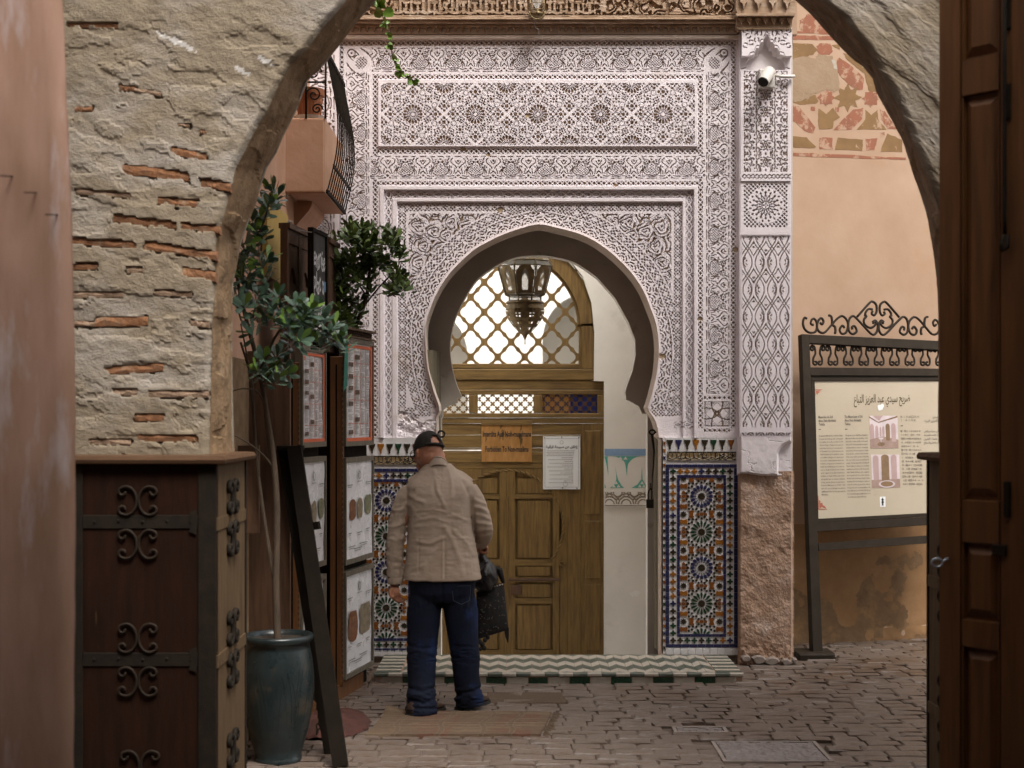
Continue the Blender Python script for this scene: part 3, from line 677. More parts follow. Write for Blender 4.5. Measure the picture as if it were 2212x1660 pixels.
# star-rosette panel
def star_fn(u, v):
    A, B = 67.5, 66.0
    x = np.abs(((u / (2 * A) + .5) % 1 - .5) * 2 * A); y = np.abs((((v - 67) / (2 * B) + .5) % 1 - .5) * 2 * B)
    fl = (x / A + y / B) > 1
    x, y = np.where(fl, A - x, x), np.where(fl, B - y, y)
    out = np.ones_like(x)
    def hole(d): out[d < 0] = 0
    r = np.hypot(x, y); th = np.arctan2(y, x)
    hole(np.abs(r - 5.0) - .65)
    pa = np.abs(((th / (math.pi / 8) + .5) % 1 - .5) * (math.pi / 8)) * r
    pb = np.abs(((th / (math.pi / 8)) % 1 - .5) * (math.pi / 8)) * r
    hole(np.where((r > 10.5) & (r < 21.3), pa - (.5 + 2.3 * np.clip((r - 10.5) / 7, 0, 1)) * np.clip((21.6 - r) / 2.5, 0, 1) ** .5, 9))
    hole(np.where((r > 6.8) & (r < 11.5), pb - .55, 9))
    hole(np.where((r > 21.2) & (r < 25), pb - 1.5 * (1 - np.abs(r - 23.1) / 2), 9))
    def at(a, b_): return x - a, y - b_
    def both(a, b_, fn):
        for (p, q) in ((a, b_), (A - a, B - b_)):
            for sx_ in (1, -1):
                for sy_ in (1, -1):
                    if (sx_ < 0 and p > 12) or (sy_ < 0 and q > 12): continue
                    fn(x - sx_ * p, y - sy_ * q)
    def hexa(r0): return lambda X, Y: hole(np.maximum(np.abs(X), np.abs(Y) * .87 + np.abs(X) * .5) - r0)
    def dot(r0): return lambda X, Y: hole(np.hypot(X, Y) - r0)
    def star(r0): return lambda X, Y: hole(np.hypot(X, Y) - r0 * (.72 + .4 * np.cos(5 * np.arctan2(Y, X) + 1.57)))
    def pet(cx_, cy_, r0): return lambda X, Y: hole(np.hypot((X - cx_), (Y - cy_)) - r0 * (.95 + .25 * np.cos(np.arctan2(Y - cy_, X - cx_) - math.atan2(cy_, cx_))))
    both(26.3, 0, dot(2.2)); both(0, 26.3, dot(2.2)); both(20.3, 20.3, dot(1.9))
    def cluster(a, b_, rc, rp_, rr, rot, s_, both=both):
        both(a, b_, hexa(rc))
        for q in range(4):
            t = rot + q * math.pi / 2
            both(a, b_, pet(rr * math.cos(t), rr * math.sin(t), rp_))
            t += math.pi / 4
            X0, Y0 = rr * .88 * math.cos(t), rr * .88 * math.sin(t)
            both(a, b_, (lambda X0, Y0: lambda X, Y: star(s_)(X - X0, Y - Y0))(X0, Y0))
    cluster(0, 48.5, 3.7, 3.0, 8.7, 0, 2.3); cluster(48.8, 0, 3.7, 3.0, 8.7, 0, 2.3)
    
    cluster(33.75, 33, 3.1, 2.2, 7.6, math.pi / 4, 1.7, lambda a, b_, fn: fn(x - a, y - b_))
    cluster(14.6, 29.6, 2.0, 1.9, 6.0, .35, 1.7); cluster(31.4, 12.2, 2.0, 1.9, 6.0, .2, 1.7)
    def ticks(n, r0, r1, w_):
        def f(X, Y):
            rr = np.hypot(X, Y); t = np.arctan2(Y, X)
            hole(np.where((rr > r0) & (rr < r1), np.abs(((t / (2 * math.pi / n)) % 1 - .5) * 2 * math.pi / n) * rr - w_, 9))
        return f
    both(20.9, 46, ticks(12, 4.4, 6.8, .55)); both(0, 33.4, ticks(10, 3.6, 5.4, .5)); both(32.5, 0, ticks(10, 3.4, 5.2, .5))
    both(22.8, 21.4, ticks(8, 3.5, 5.0, .55)); both(10.5, 40, ticks(6, 2.5, 4, .5)); both(42, 10.5, ticks(6, 2.5, 4, .5))
    return out
def inter_fn(hgt):                 # interlaced ribbons with a pierced lens
    def f(u, v):
        c = v - hgt / 2; ph = 2 * math.pi * u / 38.0
        out = diag(u, c, 5.2, .95)
        s1, s2 = hgt * .36 * np.sin(ph), -hgt * .36 * np.sin(ph)
        rib = np.minimum(np.abs(c - s1), np.abs(c - s2))
        out = np.where(rib < 2.5, 1., out)
        cr = np.abs(c - s1) - np.abs(c - s2)
        out = np.where((np.abs(rib - 2.7) < .4), 0., out)
        return out
    return f
def hex_fn(hgt, per=36.):          # lattice with hexagons and lozenges
    def f(u, v):
        c = v - hgt / 2
        out = diag(u, c, hgt / 2.15, .98)
        a = np.abs(((u / per + .5) % 1 - .5) * per); b_ = np.abs((u / per % 1 - .5) * per)
        hx = np.maximum(a * .9 + np.abs(c) * .45, np.abs(c)) - hgt * .24
        lo = b_ + np.abs(c) - hgt * .22
        out = np.where(hx < .2, 1., out)
        return np.where(lo < 0, 1., out)
    return f
paint((735, 88, 1590, 98), lat(10), 'lattice_border')
paint((735, 98, 742, 945), lat(7), 'lattice_border', True); paint((1579.5, 98, 1589.5, 925), lat(10), 'lattice_border', True)
paint((747, 103, 1576, 157), ff, 'heart_frieze')
paint((747, 103, 799, 851), lambda u, v: ff(u + 6, v * 54 / 52), 'heart_frieze', True); paint((1524, 103, 1576, 851), lambda u, v: ff(u + 6, v * 54 / 52), 'heart_frieze', True, True)
for cx_, sg in ((747, 1), (1576, -1)):       # mitred corners
    m = (wx - cx_) * sg; m2 = wy - 103; q = (m >= 0) & (m <= 56) & (m2 >= 0) & (m2 <= 54)
    a, b_ = m[q], m2[q]; s_ = (a + b_) / 1.414; d_ = (a - b_) / 1.414
    o = np.ones_like(a)
    lens = np.abs(d_) - 15 * np.clip(1 - ((s_ - 47) / 13) ** 2, 0, 1)
    o = np.where((np.abs(s_ - 47) < 13) & (lens < 0), diag(a, b_, 6.4, .95), o)
    o[np.abs(np.hypot(a - 12, b_ - 12) - 8) < 1.0] = 0; o[np.hypot(a - 12, b_ - 12) < 2] = 0
    o[(np.abs(np.abs(d_) - 17 - .2 * s_) < .9) & (s_ > 22) & (np.sin(s_ * .5) > -.6)] = 0; o[(np.abs(np.abs(d_) - 9) < .9) & (s_ > 16) & (s_ < 32)] = 0
    o[(np.abs(s_ - 28) < 1) & (np.abs(d_) < 5)] = 0; o[(np.abs(np.abs(d_) - 24) < .9) & (s_ > 30)] = 0
    H[q] = o
paint((805, 161.5, 1518, 171), lat(9.5), 'lattice_border'); paint((805, 322, 1518, 332), lat(10), 'lattice_border')
paint((805.5, 161.5, 815.5, 945), lat(10), 'lattice_border', True); paint((1508, 161.5, 1518, 925), lat(10), 'lattice_border', True)
paint((824, 181, 1500, 313), star_fn, 'star_panel')
m = (PX > 817.5) & (PX < 1506) & (PY > 173.5) & (PY < 317.5); DZ[m] -= .016
m2 = m & (H == 1) & ~((PX > 824) & (PX < 1500) & (PY > 181) & (PY < 313)); REG[m2] = region('star_panel')
paint((800, 337, 1523, 387.5), lambda u, v: frieze_fn(50.5, 76.)(u + 20, v), 'heart_frieze')
paint((805.5, 392, 1518, 400.5), lat(8.5), 'lattice_border')
m = (PX > 821) & (PX < 1506) & (PY > 403) ; DZ[m] -= .012
m = (PX > 829) & (PX < 1499) & (PY > 410); DZ[m] += .026
paint((832, 412, 1497, 427), inter_fn(15), 'ribbon_border'); paint((832, 412, 846, 940), inter_fn(14), 'ribbon_border', True); paint((1482, 412, 1497, 927), inter_fn(15), 'ribbon_border', True)
paint((1416, 911, 1497, 925), inter_fn(14), 'ribbon_border')
m = (PX > 848) & (PX < 1480) & (PY > 429); DZ[m] -= .006
m = (PX > 857) & (PX < 1475) & (PY > 435); DZ[m] += .020
paint((860, 438, 1474, 455), hex_fn(17), 'lozenge_border'); paint((860, 438, 876, 899), hex_fn(16), 'lozenge_border', True); paint((1457, 438, 1473.5, 899), hex_fn(16), 'lozenge_border', True)
# arch rings and spandrels
ring_zone = (PX > 876) & (PX < 1456.5) & (PY > 455)
zx, zy = wx[ring_zone], wy[ring_zone]
dA = np.full(zx.shape, 1e9); tA = np.zeros(zx.shape); acc = 0
for (x0, y0), (x1, y1) in zip(ARC[:-1], ARC[1:]):
    dx, dy = x1 - x0, y1 - y0; L_ = math.hypot(dx, dy); t = np.clip(((zx - x0) * dx + (zy - y0) * dy) / (L_ * L_), 0, 1)
    d = np.hypot(zx - x0 - t * dx, zy - y0 - t * dy); c = d < dA
    tA = np.where(c, acc + t * L_, tA); dA = np.where(c, d, dA); acc += L_
TOT = acc
h = np.ones_like(zx); rg = np.zeros(zx.shape, int)
low = zy < 882
fan = (dA > 7) & (dA < 30) & low                     # scalloped fan band
u = ((tA - TOT / 2) / 27. + .5) % 1 * 27 - 13.5; u2 = ((tA - TOT / 2) / 27.) % 1 * 27 - 13.5; v = dA - 7
hf = np.ones_like(zx)
for (uu, v0, rs_) in ((u, -1, (6.5, 12.2)), (u2, 24, (5.0, 10.5))):
    r = np.hypot(uu, v - v0); th = np.arctan2(np.abs(v - v0), uu)
    for i, r0 in enumerate(rs_):
        hf = np.where((np.abs(r - r0) < 1.3) & (np.cos(th * (4 + 2 * i) + i) > -.75), 0., hf)
    hf = np.where(r < 1.7, 0., hf)
hf = np.where((np.abs(v - 21.5) < .8) & (np.sin(tA * .9) > -.2), 0., hf)
h = np.where(fan, hf, h); rg[(dA < 33) & low] = region('arch_band')
hb = (dA > 33.5) & (dA < 51) & low
h = np.where(hb, hex_fn(17.5, 33.)(tA - TOT / 2, dA - 33.5), h); rg[hb] = region('arch_lozenge_band')
sp = (dA > 54.5) & (zx > 882) & (zx < 1451) & (zy > 460.5) & (zy < 836)
# arabesque scrolls round hand-placed eyes, mirrored
eyes = [(905, 488, 1), (938, 500, -1), (975, 480, 1), (1012, 492, -1), (1050, 474, 1), (915, 530, -1), (950, 538, 1), (985, 520, 1), (903, 568, 1), (932, 578, -1), (900, 612, -1), (920, 640, 1), (894, 676, 1), (893, 720, -1), (891, 770, 1), (1090, 468, -1), (965, 508, 1), (1030, 512, 1)]
eyes = eyes + [(2 * 1166.5 - a, b_, -c) for a, b_, c in eyes]
xx, yy = zx[sp] + 7 * (fbm(zx[sp] * .07, zy[sp] * .07, 2, 33) - .5), zy[sp] + 7 * (fbm(zx[sp] * .07, zy[sp] * .07, 2, 35) - .5)
bd = np.full(xx.shape, 1e9); b2 = np.full(xx.shape, 1e9); th = np.zeros(xx.shape); sg = np.ones(xx.shape)
for (a, b_, c) in eyes:
    d = np.hypot(xx - a, yy - b_); t = np.arctan2(yy - b_, xx - a)
    nearr = d < bd; b2 = np.where(nearr, bd, np.minimum(b2, d)); th = np.where(nearr, t, th); sg = np.where(nearr, c, sg); bd = np.where(nearr, d, bd)
ph = bd / 7.4 * 2 * math.pi - sg * th + 1.2 * np.sin(3 * th + bd * .1)
ho = np.ones_like(xx); ho[(np.sin(ph) > .60 - .25 * np.cos(th * 2.0 + bd * .3)) & (np.cos(1.5 * th + .25 * bd) > -.72)] = 0
ho[(b2 - bd < 2.2) & (np.sin((xx + yy) * .45) > -.3)] = 0
ho[(np.abs(np.sin(ph + 2.6)) < .11) & (bd > 5)] = 0.0
ho[(vn(xx * .11, yy * .11, 31) > .70) & (diag(xx, yy, 6, 1.0) < 1)] = 0
ho[bd < 1.5] = 0
h[sp] = ho; rg[sp] = np.where(xx < 1166, region('spandrel_carving|a'), region('spandrel_carving|b'))
bot = (dA > 4) & (zy > 882) & (zy < 900) & ((zx > 1402) | (zx < 930)) & (zx < 1474)
h = np.where(bot, hex_fn(16)(zx, zy - 883), h); rg[bot] = region('lozenge_border')
H[ring_zone] = h; REG[ring_zone] = rg
# small square panels at the foot of the friezes
for x0 in (748, 1521):
    paint((x0, 856, x0 + 56, 863), lat(7), 'lattice_border')
    paint((x0, 867, x0 + 56, 922), lambda u, v: np.where((np.abs(np.hypot(u - 22, v - 49) - 34) < 1.1) | (np.abs(np.hypot(u + 22, v - 5) - 34) < 1.1) | (np.abs(np.hypot(u + 22, v - 49) - 34) < 1.1) | (np.abs(np.hypot(u - 22, v - 5) - 34) < 1.1) | (np.abs(np.hypot(u, v - 27) - 5.5) < .9) | (np.hypot(np.abs(u) - 1.6, np.abs(v - 27) - 1.6) < 1.2) | ((np.abs(u) + np.abs(v - 27) > 24) & (diag(u, v - 27, 5.6, 1.2) < 1)) | (np.maximum(np.abs(u), np.abs(v - 27.5)) > 25.2) & (np.maximum(np.abs(u), np.abs(v - 27.5)) < 26.6), 0., 1.), 'knot_panel|%d' % x0)
    paint((x0, 926, x0 + 56, 934), lat(8), 'lattice_border')
# damaged foot at the left
er = np.clip((PY - 872) / 30, 0, 1) * np.clip((PX - 846) / 16, 0, 1) * (PX < 950)
en = fbm(PX * .05, PY * .06, 5, 12) * er
H = np.where(en > .42, 1., H); DZ = DZ + np.where(er > 0, .035 * np.maximum(en - .3, 0) + .02 * (fbm(PX * .2, PY * .2, 3, 13) - .5) * (en > .42), 0)
for (cx_, cy_, rr) in ((1140, 250, 6), (1055, 335, 5), (1080, 452, 7), (1430, 770, 8), (1512, 690, 6), (1590, 540, 7), (1330, 400, 5), (1000, 322, 7)):     # chips
    q = np.hypot(PX - cx_, (PY - cy_) * 1.3) + 7 * (fbm(PX * .15, PY * .15, 3, 15) - .5) < rr
    H = np.where(q, .45, H)
# soften the cut edges by one cell
inside = np.zeros(PX.shape, bool)
ax = np.array([p[0] for p in ARC]); ay = np.array([p[1] for p in ARC])
for i in range(len(ax)):
    j = (i + 1) % len(ax)
    c = ((ay[i] > PY) != (ay[j] > PY)) & (PX < (ax[j] - ax[i]) * (PY - ay[i]) / (ay[j] - ay[i] + 1e-12) + ax[i])
    inside ^= c
REC = .017
Yd = YF + DZ + (1 - H) * REC + .004 * (fbm(PX * .012, PY * .012, 3, 9) - .5) + .0012 * (vn(PX * .5, PY * .5, 4) - .5)
quad_in = inside[:-1, :-1] | inside[1:, :-1] | inside[:-1, 1:] | inside[1:, 1:]
# pull the stepped boundary onto the arch line
Xw, Zw = (PX - CX) * S, EYE - (PY - HY) * S
bm_ = np.zeros(PX.shape, bool)
oq = ~quad_in
tch = np.zeros(PX.shape, bool); tch[:-1, :-1] |= oq; tch[1:, :-1] |= oq; tch[:-1, 1:] |= oq; tch[1:, 1:] |= oq
tin = np.zeros(PX.shape, bool); tin[:-1, :-1] |= quad_in; tin[1:, :-1] |= quad_in; tin[:-1, 1:] |= quad_in; tin[1:, 1:] |= quad_in
bi = np.argwhere(tch & tin)
for (r_, c_) in bi:
    x, y = PX[r_, c_], PY[r_, c_]; best = (1e9, x, y)
    for k in range(len(ARC) - 1):
        x0, y0 = ARC[k]; x1, y1 = ARC[k + 1]
        if min(y0, y1) - 4 > y or max(y0, y1) + 4 < y or min(x0, x1) - 4 > x or max(x0, x1) + 4 < x: continue
        dx, dy = x1 - x0, y1 - y0; t = min(1, max(0, ((x - x0) * dx + (y - y0) * dy) / (dx * dx + dy * dy)))
        q = (math.hypot(x - x0 - t * dx, y - y0 - t * dy), x0 + t * dx, y0 + t * dy)
        if q[0] < best[0]: best = q
    if best[0] < 3: Xw[r_, c_] = (best[1] - CX) * S; Zw[r_, c_] = EYE - (best[2] - HY) * S
Hm = np.minimum(np.minimum(H[:-1, :-1], H[1:, 1:]), np.minimum(H[1:, :-1], H[:-1, 1:])); Hx = np.maximum(np.maximum(H[:-1, :-1], H[1:, 1:]), np.maximum(H[1:, :-1], H[:-1, 1:]))
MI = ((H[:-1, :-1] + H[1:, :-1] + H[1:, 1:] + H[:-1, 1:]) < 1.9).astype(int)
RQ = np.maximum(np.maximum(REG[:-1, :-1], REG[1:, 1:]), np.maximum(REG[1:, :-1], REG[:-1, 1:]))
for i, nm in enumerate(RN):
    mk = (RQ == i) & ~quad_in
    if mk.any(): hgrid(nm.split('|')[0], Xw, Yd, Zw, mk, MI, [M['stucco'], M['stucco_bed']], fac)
# reveal of the arch and the wall behind the carving
fr = [((x - CX) * S, YF + .004 + (.024 if 430 < y else 0), EYE - (y - HY) * S) for x, y in ARC]
fr = [(x, YF + .012, z) for x, y, z in fr] + [(fr[-1][0], YF + .012, -.02)]
fr = [(fr[0][0], YF + .012, -.02)] + fr
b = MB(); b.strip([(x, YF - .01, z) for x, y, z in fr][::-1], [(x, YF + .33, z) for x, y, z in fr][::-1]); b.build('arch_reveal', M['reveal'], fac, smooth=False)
pts = [(x, z) for x, y, z in fr]
b = MB()
pts = [(.23 + (x - .23) * 1.012, z + (.006 if z > 2 else 0)) for x, z in pts]
b.prism([(-1.95, -.02)] + pts + [(2.0, -.02), (2.0, 5.0), (-1.95, 5.0)], YF + .06, YF + .33)
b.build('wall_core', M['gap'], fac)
b = MB(); b.box(-1.95, 2.02, YF + .008, YF + .059, ZY(74, YF), 5.0); b.build('upper_wall', M['peach'], fac)
# plain plaster strip beside the right pilaster and the left pilaster seen beyond the balcony
lx = np.arange(628, 736, 1.2); ly = np.arange(74, 947, 1.2); LX, LY = np.meshgrid(lx, ly)
Hl = np.ones_like(LX)
q = (LX > 640) & (LX < 727) & (LY > 120) & (LY < 930)
Hl[q] = frieze_fn(87, 90.)(LY[q], LX[q] - 640)
Yl = YF - .03 + (1 - Hl) * REC
Hq = np.maximum(np.maximum(Hl[:-1, :-1], Hl[1:, 1:]), np.maximum(Hl[1:, :-1], Hl[:-1, 1:]))
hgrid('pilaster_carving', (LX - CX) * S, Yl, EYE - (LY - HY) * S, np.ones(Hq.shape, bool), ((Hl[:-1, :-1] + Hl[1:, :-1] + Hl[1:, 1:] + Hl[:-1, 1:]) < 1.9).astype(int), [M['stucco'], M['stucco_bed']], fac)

# ---- right pilaster
YP = YF - .07; SP = YP / F
def pil(rect, fn, name, yo=0., rec=.015, st=.95, mats=('stucco', 'stucco_bed'), rough=0.):
    x0, y0, x1, y1 = rect
    X_, Y_ = np.meshgrid(np.arange(x0, x1 + .01, (x1 - x0) / round((x1 - x0) / st)), np.arange(y0, y1 + .01, (y1 - y0) / round((y1 - y0) / st)))
    h_ = fn(X_ + .6 * (vn(X_ * .2, Y_ * .2, 3) - .5) - (x0 + x1) / 2, Y_ + .6 * (vn(X_ * .2, Y_ * .2, 8) - .5) - y0)
    ed = (X_ < x0 + 2) | (X_ > x1 - 2) | (Y_ < y0 + 2) | (Y_ > y1 - 2)
    h_ = np.where(ed, 1., h_)
    D_ = yo + (1 - h_) * rec + rough * (fbm(X_ * .08, Y_ * .08, 5, 2) - .5)
    hq = np.maximum(np.maximum(h_[:-1, :-1], h_[1:, 1:]), np.maximum(h_[1:, :-1], h_[:-1, 1:]))
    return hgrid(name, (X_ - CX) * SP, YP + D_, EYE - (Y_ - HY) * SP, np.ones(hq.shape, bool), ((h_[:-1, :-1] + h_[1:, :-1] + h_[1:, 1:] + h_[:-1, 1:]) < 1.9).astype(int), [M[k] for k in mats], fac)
def ogee_fn(hgt, half, per):
    def f(u, v):
        out = np.ones_like(u)
        ph = v / per * 2 * math.pi
        for k in range(-2, 3):
            pass
        uu = np.abs(((u / (2 * half) + .5) % 1 - .5) * 2 * half)
        c1 = half * (.5 - .5 * np.cos(ph)); c2 = half * (.5 + .5 * np.cos(ph))
        for c in (c1, c2):
            d = np.abs(uu - c)
            out = np.where((np.abs(d - 3.4) < .8), 0., out)
        rib = np.minimum(np.abs(uu - c1), np.abs(uu - c2))
        vv = np.abs(((v / per) % 1 - .5) * per)                  # palmettes in each cell
        vq = np.abs(((v / per + .5) % 1 - .5) * per)
        for (w_, q_) in ((uu, vv), (half - uu, vq)):
            for s_ in ([(3, 3), (7, 6), (9, 10)], [(0, 9), (3, 12), (6, 11)], [(2.5, 16), (5, 19), (4, 22)], [(0, 24), (2, 27)], [(10, 2), (12, 5)], [(6, 14), (9, 16)]):
                out = np.where((segdist(w_, q_, s_) < 1.0) & (rib > 3), 0., out)
            for (a, b_, r) in ((0, 2, 1.6), (0, 6, 1.5), (0, 17.5, 1.6), (5, 1.5, 1.3)):
                out = np.where((np.abs(w_ - a) + np.abs(q_ - b_) < r * 1.3) & (rib > 2), 0., out)
        return out
    return f
def scroll_fn(u, v):
    P_ = 36.; out = np.ones_like(u)
    uu = np.abs(u); vv = np.abs(((v / P_ + .5) % 1 - .5) * P_); vw = np.abs((v / P_ % 1 - .5) * P_)
    for (a, b_, r, ph) in ((11, 4, 6, 0), (27, 13, 7, 1), (40, 3, 6, 2), (8, 15, 4.5, 2)):
        rr = np.hypot(uu - a, vv - b_); th_ = np.arctan2(vv - b_, uu - a)
        out = np.where((np.abs(rr - r * (.65 + .1 * th_)) < .95) & (np.cos(th_ + ph) > -.65), 0., out); out = np.where(rr < 1.5, 0., out)
    for s_ in ([(0, 9), (3, 13), (0, 17)], [(18, 1), (21, 8), (18, 14)], [(33, 9), (36, 14), (44, 16)], [(46, 1), (46, 9)]):
        out = np.where(segdist(uu, vv, s_) < .9, 0., out)
    for (a, b_) in ((0, 1), (4, 8), (20, 17), (33, 2), (15, 11), (41, 12), (24, 4), (46, 14)):
        out = np.where(np.abs(uu - a) + np.abs(vv - b_) < 2.1, 0., out)
    return out
def rose_fn(u, v):
    v = v - 51; r = np.hypot(u, v); th_ = np.arctan2(v, u); out = np.ones_like(u)
    pa = np.abs(((th_ / (math.pi / 8) + .5) % 1 - .5) * math.pi / 8) * r; pb = np.abs(((th_ / (math.pi / 8)) % 1 - .5) * math.pi / 8) * r
    for c in (np.abs(r - 8.5) < .8, (r < 6) & (r > 1.5) & (np.minimum(np.abs(u), np.abs(v)) < .9), (r > 10.5) & (r < 16) & (pb < 1.1), (r > 17) & (r < 24) & (np.abs(pa - 2.3 * np.clip((24 - r) / 7, 0, 1)) < .75), (r > 24.5) & (r < 31) & (pa < 2.4 * (1 - np.abs(r - 27.5) / 3.6)), (r > 31) & (r < 37) & (pb < 2.2 * (1 - np.abs(r - 34) / 3.2))):
        out = np.where(c, 0., out)
    mm = np.maximum(np.abs(u), np.abs(v))
    q = (r > 38.5) & (mm < 47)
    out = np.where(q & (diag(u, v, 9, 1.3) < 1) , 0., out)
    out = np.where((r > 37.5) & (r < 39.2), 1., out)
    return out
pil((1600, 152, 1708, 374), scroll_fn, 'pilaster_carving', -.004)
pil((1600, 374.2, 1710, 392), lambda u, v: np.where((np.abs(v - 5 - 1.5 * np.sin(u * .7)) < 1) | (np.abs(v - 10.5 + 1.5 * np.sin(u * .7)) < .9), 0., 1.), 'pilaster_moulding', -.012, .016)
pil((1600, 393, 1708, 501), rose_fn, 'pilaster_rosette', -.002, .026)
pil((1600, 501.2, 1709, 508), lambda u, v: np.ones_like(u), 'pilaster_moulding', -.012)
pil((1601, 508.2, 1708, 926), ogee_fn(418, 26.5, 118.), 'pilaster_carving', -.002)
pil((1598, 926.2, 1710, 932), lambda u, v: np.ones_like(u), 'pilaster_moulding', -.022)
pil((1600, 932.2, 1709, 944), lambda u, v: np.where((np.abs(np.hypot((u / 22 % 1 - .5) * 22, v - 10) - 7) < 1.2) | (np.hypot((u / 22 % 1 - .5) * 22, v - 8) < 2) | (np.abs((u / 22 % 1) - .0) < .08), 0., 1.), 'pilaster_carving', -.006)
# muqarnas head: stepped niche over a hollow
def niche(u, v):
    prof = 40 - np.interp(np.abs(u), [0, 5, 8, 14, 17, 21, 27, 30, 34, 44, 47], [0, 6, 16, 19, 24, 31, 33, 42, 46, 48, 64]) * 0
    top = np.interp(np.abs(u), [0, 3, 7, 8, 13, 16, 17, 23, 27, 28, 36, 40, 42, 60], [16, 20, 29, 33, 34, 41, 46, 47, 55, 60, 62, 70, 90, 95])
    return top - v
def head_fn(u, v):
    out = np.ones_like(u); t = niche(u, v)
    for i, (a, b_) in enumerate(((16, 14), (28, 12), (40, 20), (34, 34), (46, 40), (47, 8), (22, 28))):
        rr = np.hypot(np.abs(u) - a, v - b_)
        out = np.where((np.abs(rr - 5) < .9) & (np.cos(np.arctan2(v - b_, np.abs(u) - a) * 2 + i) > -.5), 0., out)
    out = np.where((np.abs(t - 6) < .8), 0., out); out = np.where((v < 4), 1., out)
    return out
x0, y0, x1, y1 = 1600, 62, 1708, 152
X_, Y_ = np.meshgrid(np.arange(x0, x1 + .1, 1.0), np.arange(y0, y1 + .1, 1.0)); u, v = X_ - 1654, Y_ - 62
t = niche(u, v); hole = t < 0
h_ = np.where(hole, 1., head_fn(u, v))
in2 = np.interp(np.abs(u), [0, 6, 7, 14, 15, 24, 25, 36, 37, 60], [40, 41, 47, 48, 58, 60, 70, 72, 84, 90]) - v
D_ = (1 - h_) * .02 + np.where(hole, np.clip(.012 - t * .004, 0, .11), 0) - .05 * (v < 64)
D_ = np.where(hole & (in2 < 0), .055 + .018 * np.cos(np.abs(u) * .9), D_)
D_ = np.where(hole & (v > 62), np.minimum(D_, .05), D_)
hq = np.maximum(np.maximum(h_[:-1, :-1], h_[1:, 1:]), np.maximum(h_[1:, :-1], h_[:-1, 1:]))
hgrid('pilaster_head', (X_ - CX) * SP, YP + D_, EYE - (Y_ - HY) * SP, np.ones(hq.shape, bool), ((h_[:-1, :-1] + h_[1:, :-1] + h_[1:, 1:] + h_[:-1, 1:]) < 1.9).astype(int), [M['stucco'], M['stucco_bed']], fac)
# core, bracket and bare clay foot
b = MB(); b.box((1598.5 - CX) * SP, (1709 - CX) * SP, YP + .027, YF + .2, ZY(1000, YP), ZY(60, YP)); b.box((1706 - CX) * SP, (1709.5 - CX) * SP, YP + .001, YP + .0268, ZY(944, YP), ZY(120, YP)); b.box((1598 - CX) * SP, (1601 - CX) * SP, YP + .001, YP + .0268, ZY(944, YP), ZY(120, YP)); b.build('pilaster_core', M['stucco'], fac)
X_, Y_ = np.meshgrid(np.arange(1593, 1711, .9), np.arange(944.5, 1033, .9))
low_ = 1027 + 3 * np.sin(X_ * .05) + 5 * (fbm(X_ * .06, X_ * 0 + 4, 4, 61) - .5)
e_ = np.minimum(np.minimum(X_ - 1594, 1709.5 - X_), np.minimum(low_ - Y_, 40))
q_ = np.hypot(np.maximum(0, X_ - 1676), np.maximum(0, 0)); cur = np.hypot(X_ - 1714, (Y_ - 990)) - 36
cor = (X_ > 1672) & (Y_ > 952)
inn_ = np.clip((np.hypot((1709 - X_) / 34., np.maximum(0, 985 - Y_) / 33.) - 1) * -1 * 30, -20, 30)       # quarter hollow at the right
D_ = -.055 + .06 * np.clip(1 - e_ / 6., 0, 1) ** 2.2
D_ = np.where(cor & (inn_ > 0), np.maximum(D_, -.055 + .040 * np.clip(inn_ / 5., 0, 1)), D_)
ck = np.abs(fbm(X_ * .02, Y_ * .05, 4, 63) - .5); D_ = D_ + .004 * np.clip(1 - ck / .012, 0, 1) + .004 * (fbm(X_ * .06, Y_ * .06, 3, 64) - .5)
D_ = np.where(e_ < 0, .03, D_)
hgrid('bracket', (X_ - CX) * SP, YP + D_, EYE - (Y_ - HY) * SP, (e_[:-1, :-1] > -2.5), None, [M['stucco']], fac, smooth=True)
X_, Y_ = np.meshgrid(np.arange(1595, 1717, 1.3), np.arange(1018, 1436, 1.3))
D_ = .030 * (fbm(X_ * .03, Y_ * .03, 5, 3) - .5) + .005 * (fbm(X_ * .2, Y_ * .2, 3, 5) - .5) + .05 * np.clip((Y_ - 1385) / 40, 0, 1) * (fbm(X_ * .09, Y_ * .09, 4, 6) - .35) + .03 * np.clip(1 - (1713 - X_) / 5, 0, 1) + .03 * np.clip(1 - (X_ - 1595) / 4, 0, 1)
hgrid('clay_foot', (X_ - CX) * SP, YP - .02 + D_, EYE - (Y_ - HY) * SP, np.ones((X_.shape[0] - 1, X_.shape[1] - 1), bool), None, [M['raw']], fac)
b = MB(); b.box((1597 - CX) * SP, (1714 - CX) * SP, YP + .03, YF + .2, -.03, ZY(1018, YP)); b.build('foot_core', M['raw'], fac)
# ---- carved cedar beam, little brackets and pilaster cap
X_, Y_ = np.meshgrid(np.arange(700, 1596, 1.4), np.arange(-40, 40, 1.2))
u, v = X_ - 740, Y_
per = 62.
o = np.zeros_like(u)
for k, (ofs, hh, ww) in enumerate(((0, -22, 3), (13, 2, 3), (24, -14, 2.6), (38, 4, 3), (50, -24, 3))):
    a = np.abs(((u - ofs) / per + .5) % 1 - .5) * per
    o = np.where((a < ww) & (v > hh) & (v < 30), 1., o)
    o = np.where((a < ww + 4) & (np.abs(v - hh - 3) < 3.2), 1., o)
o = np.where((np.abs(v - 27 + 2.0 * np.sin(u * .2)) < 3), 1., o)
o = np.where(np.abs(fbm(u * .06, v * .06, 3, 44) - .5) < .035, 1., o)
o = np.where((v > 33), 1., o)
bt = (u > 545) | (u < 120)
o = np.where(bt & (v < 32), (np.sin(fbm(u * .035, v * .035, 3, 46) * 34) > 0).astype(float), o)
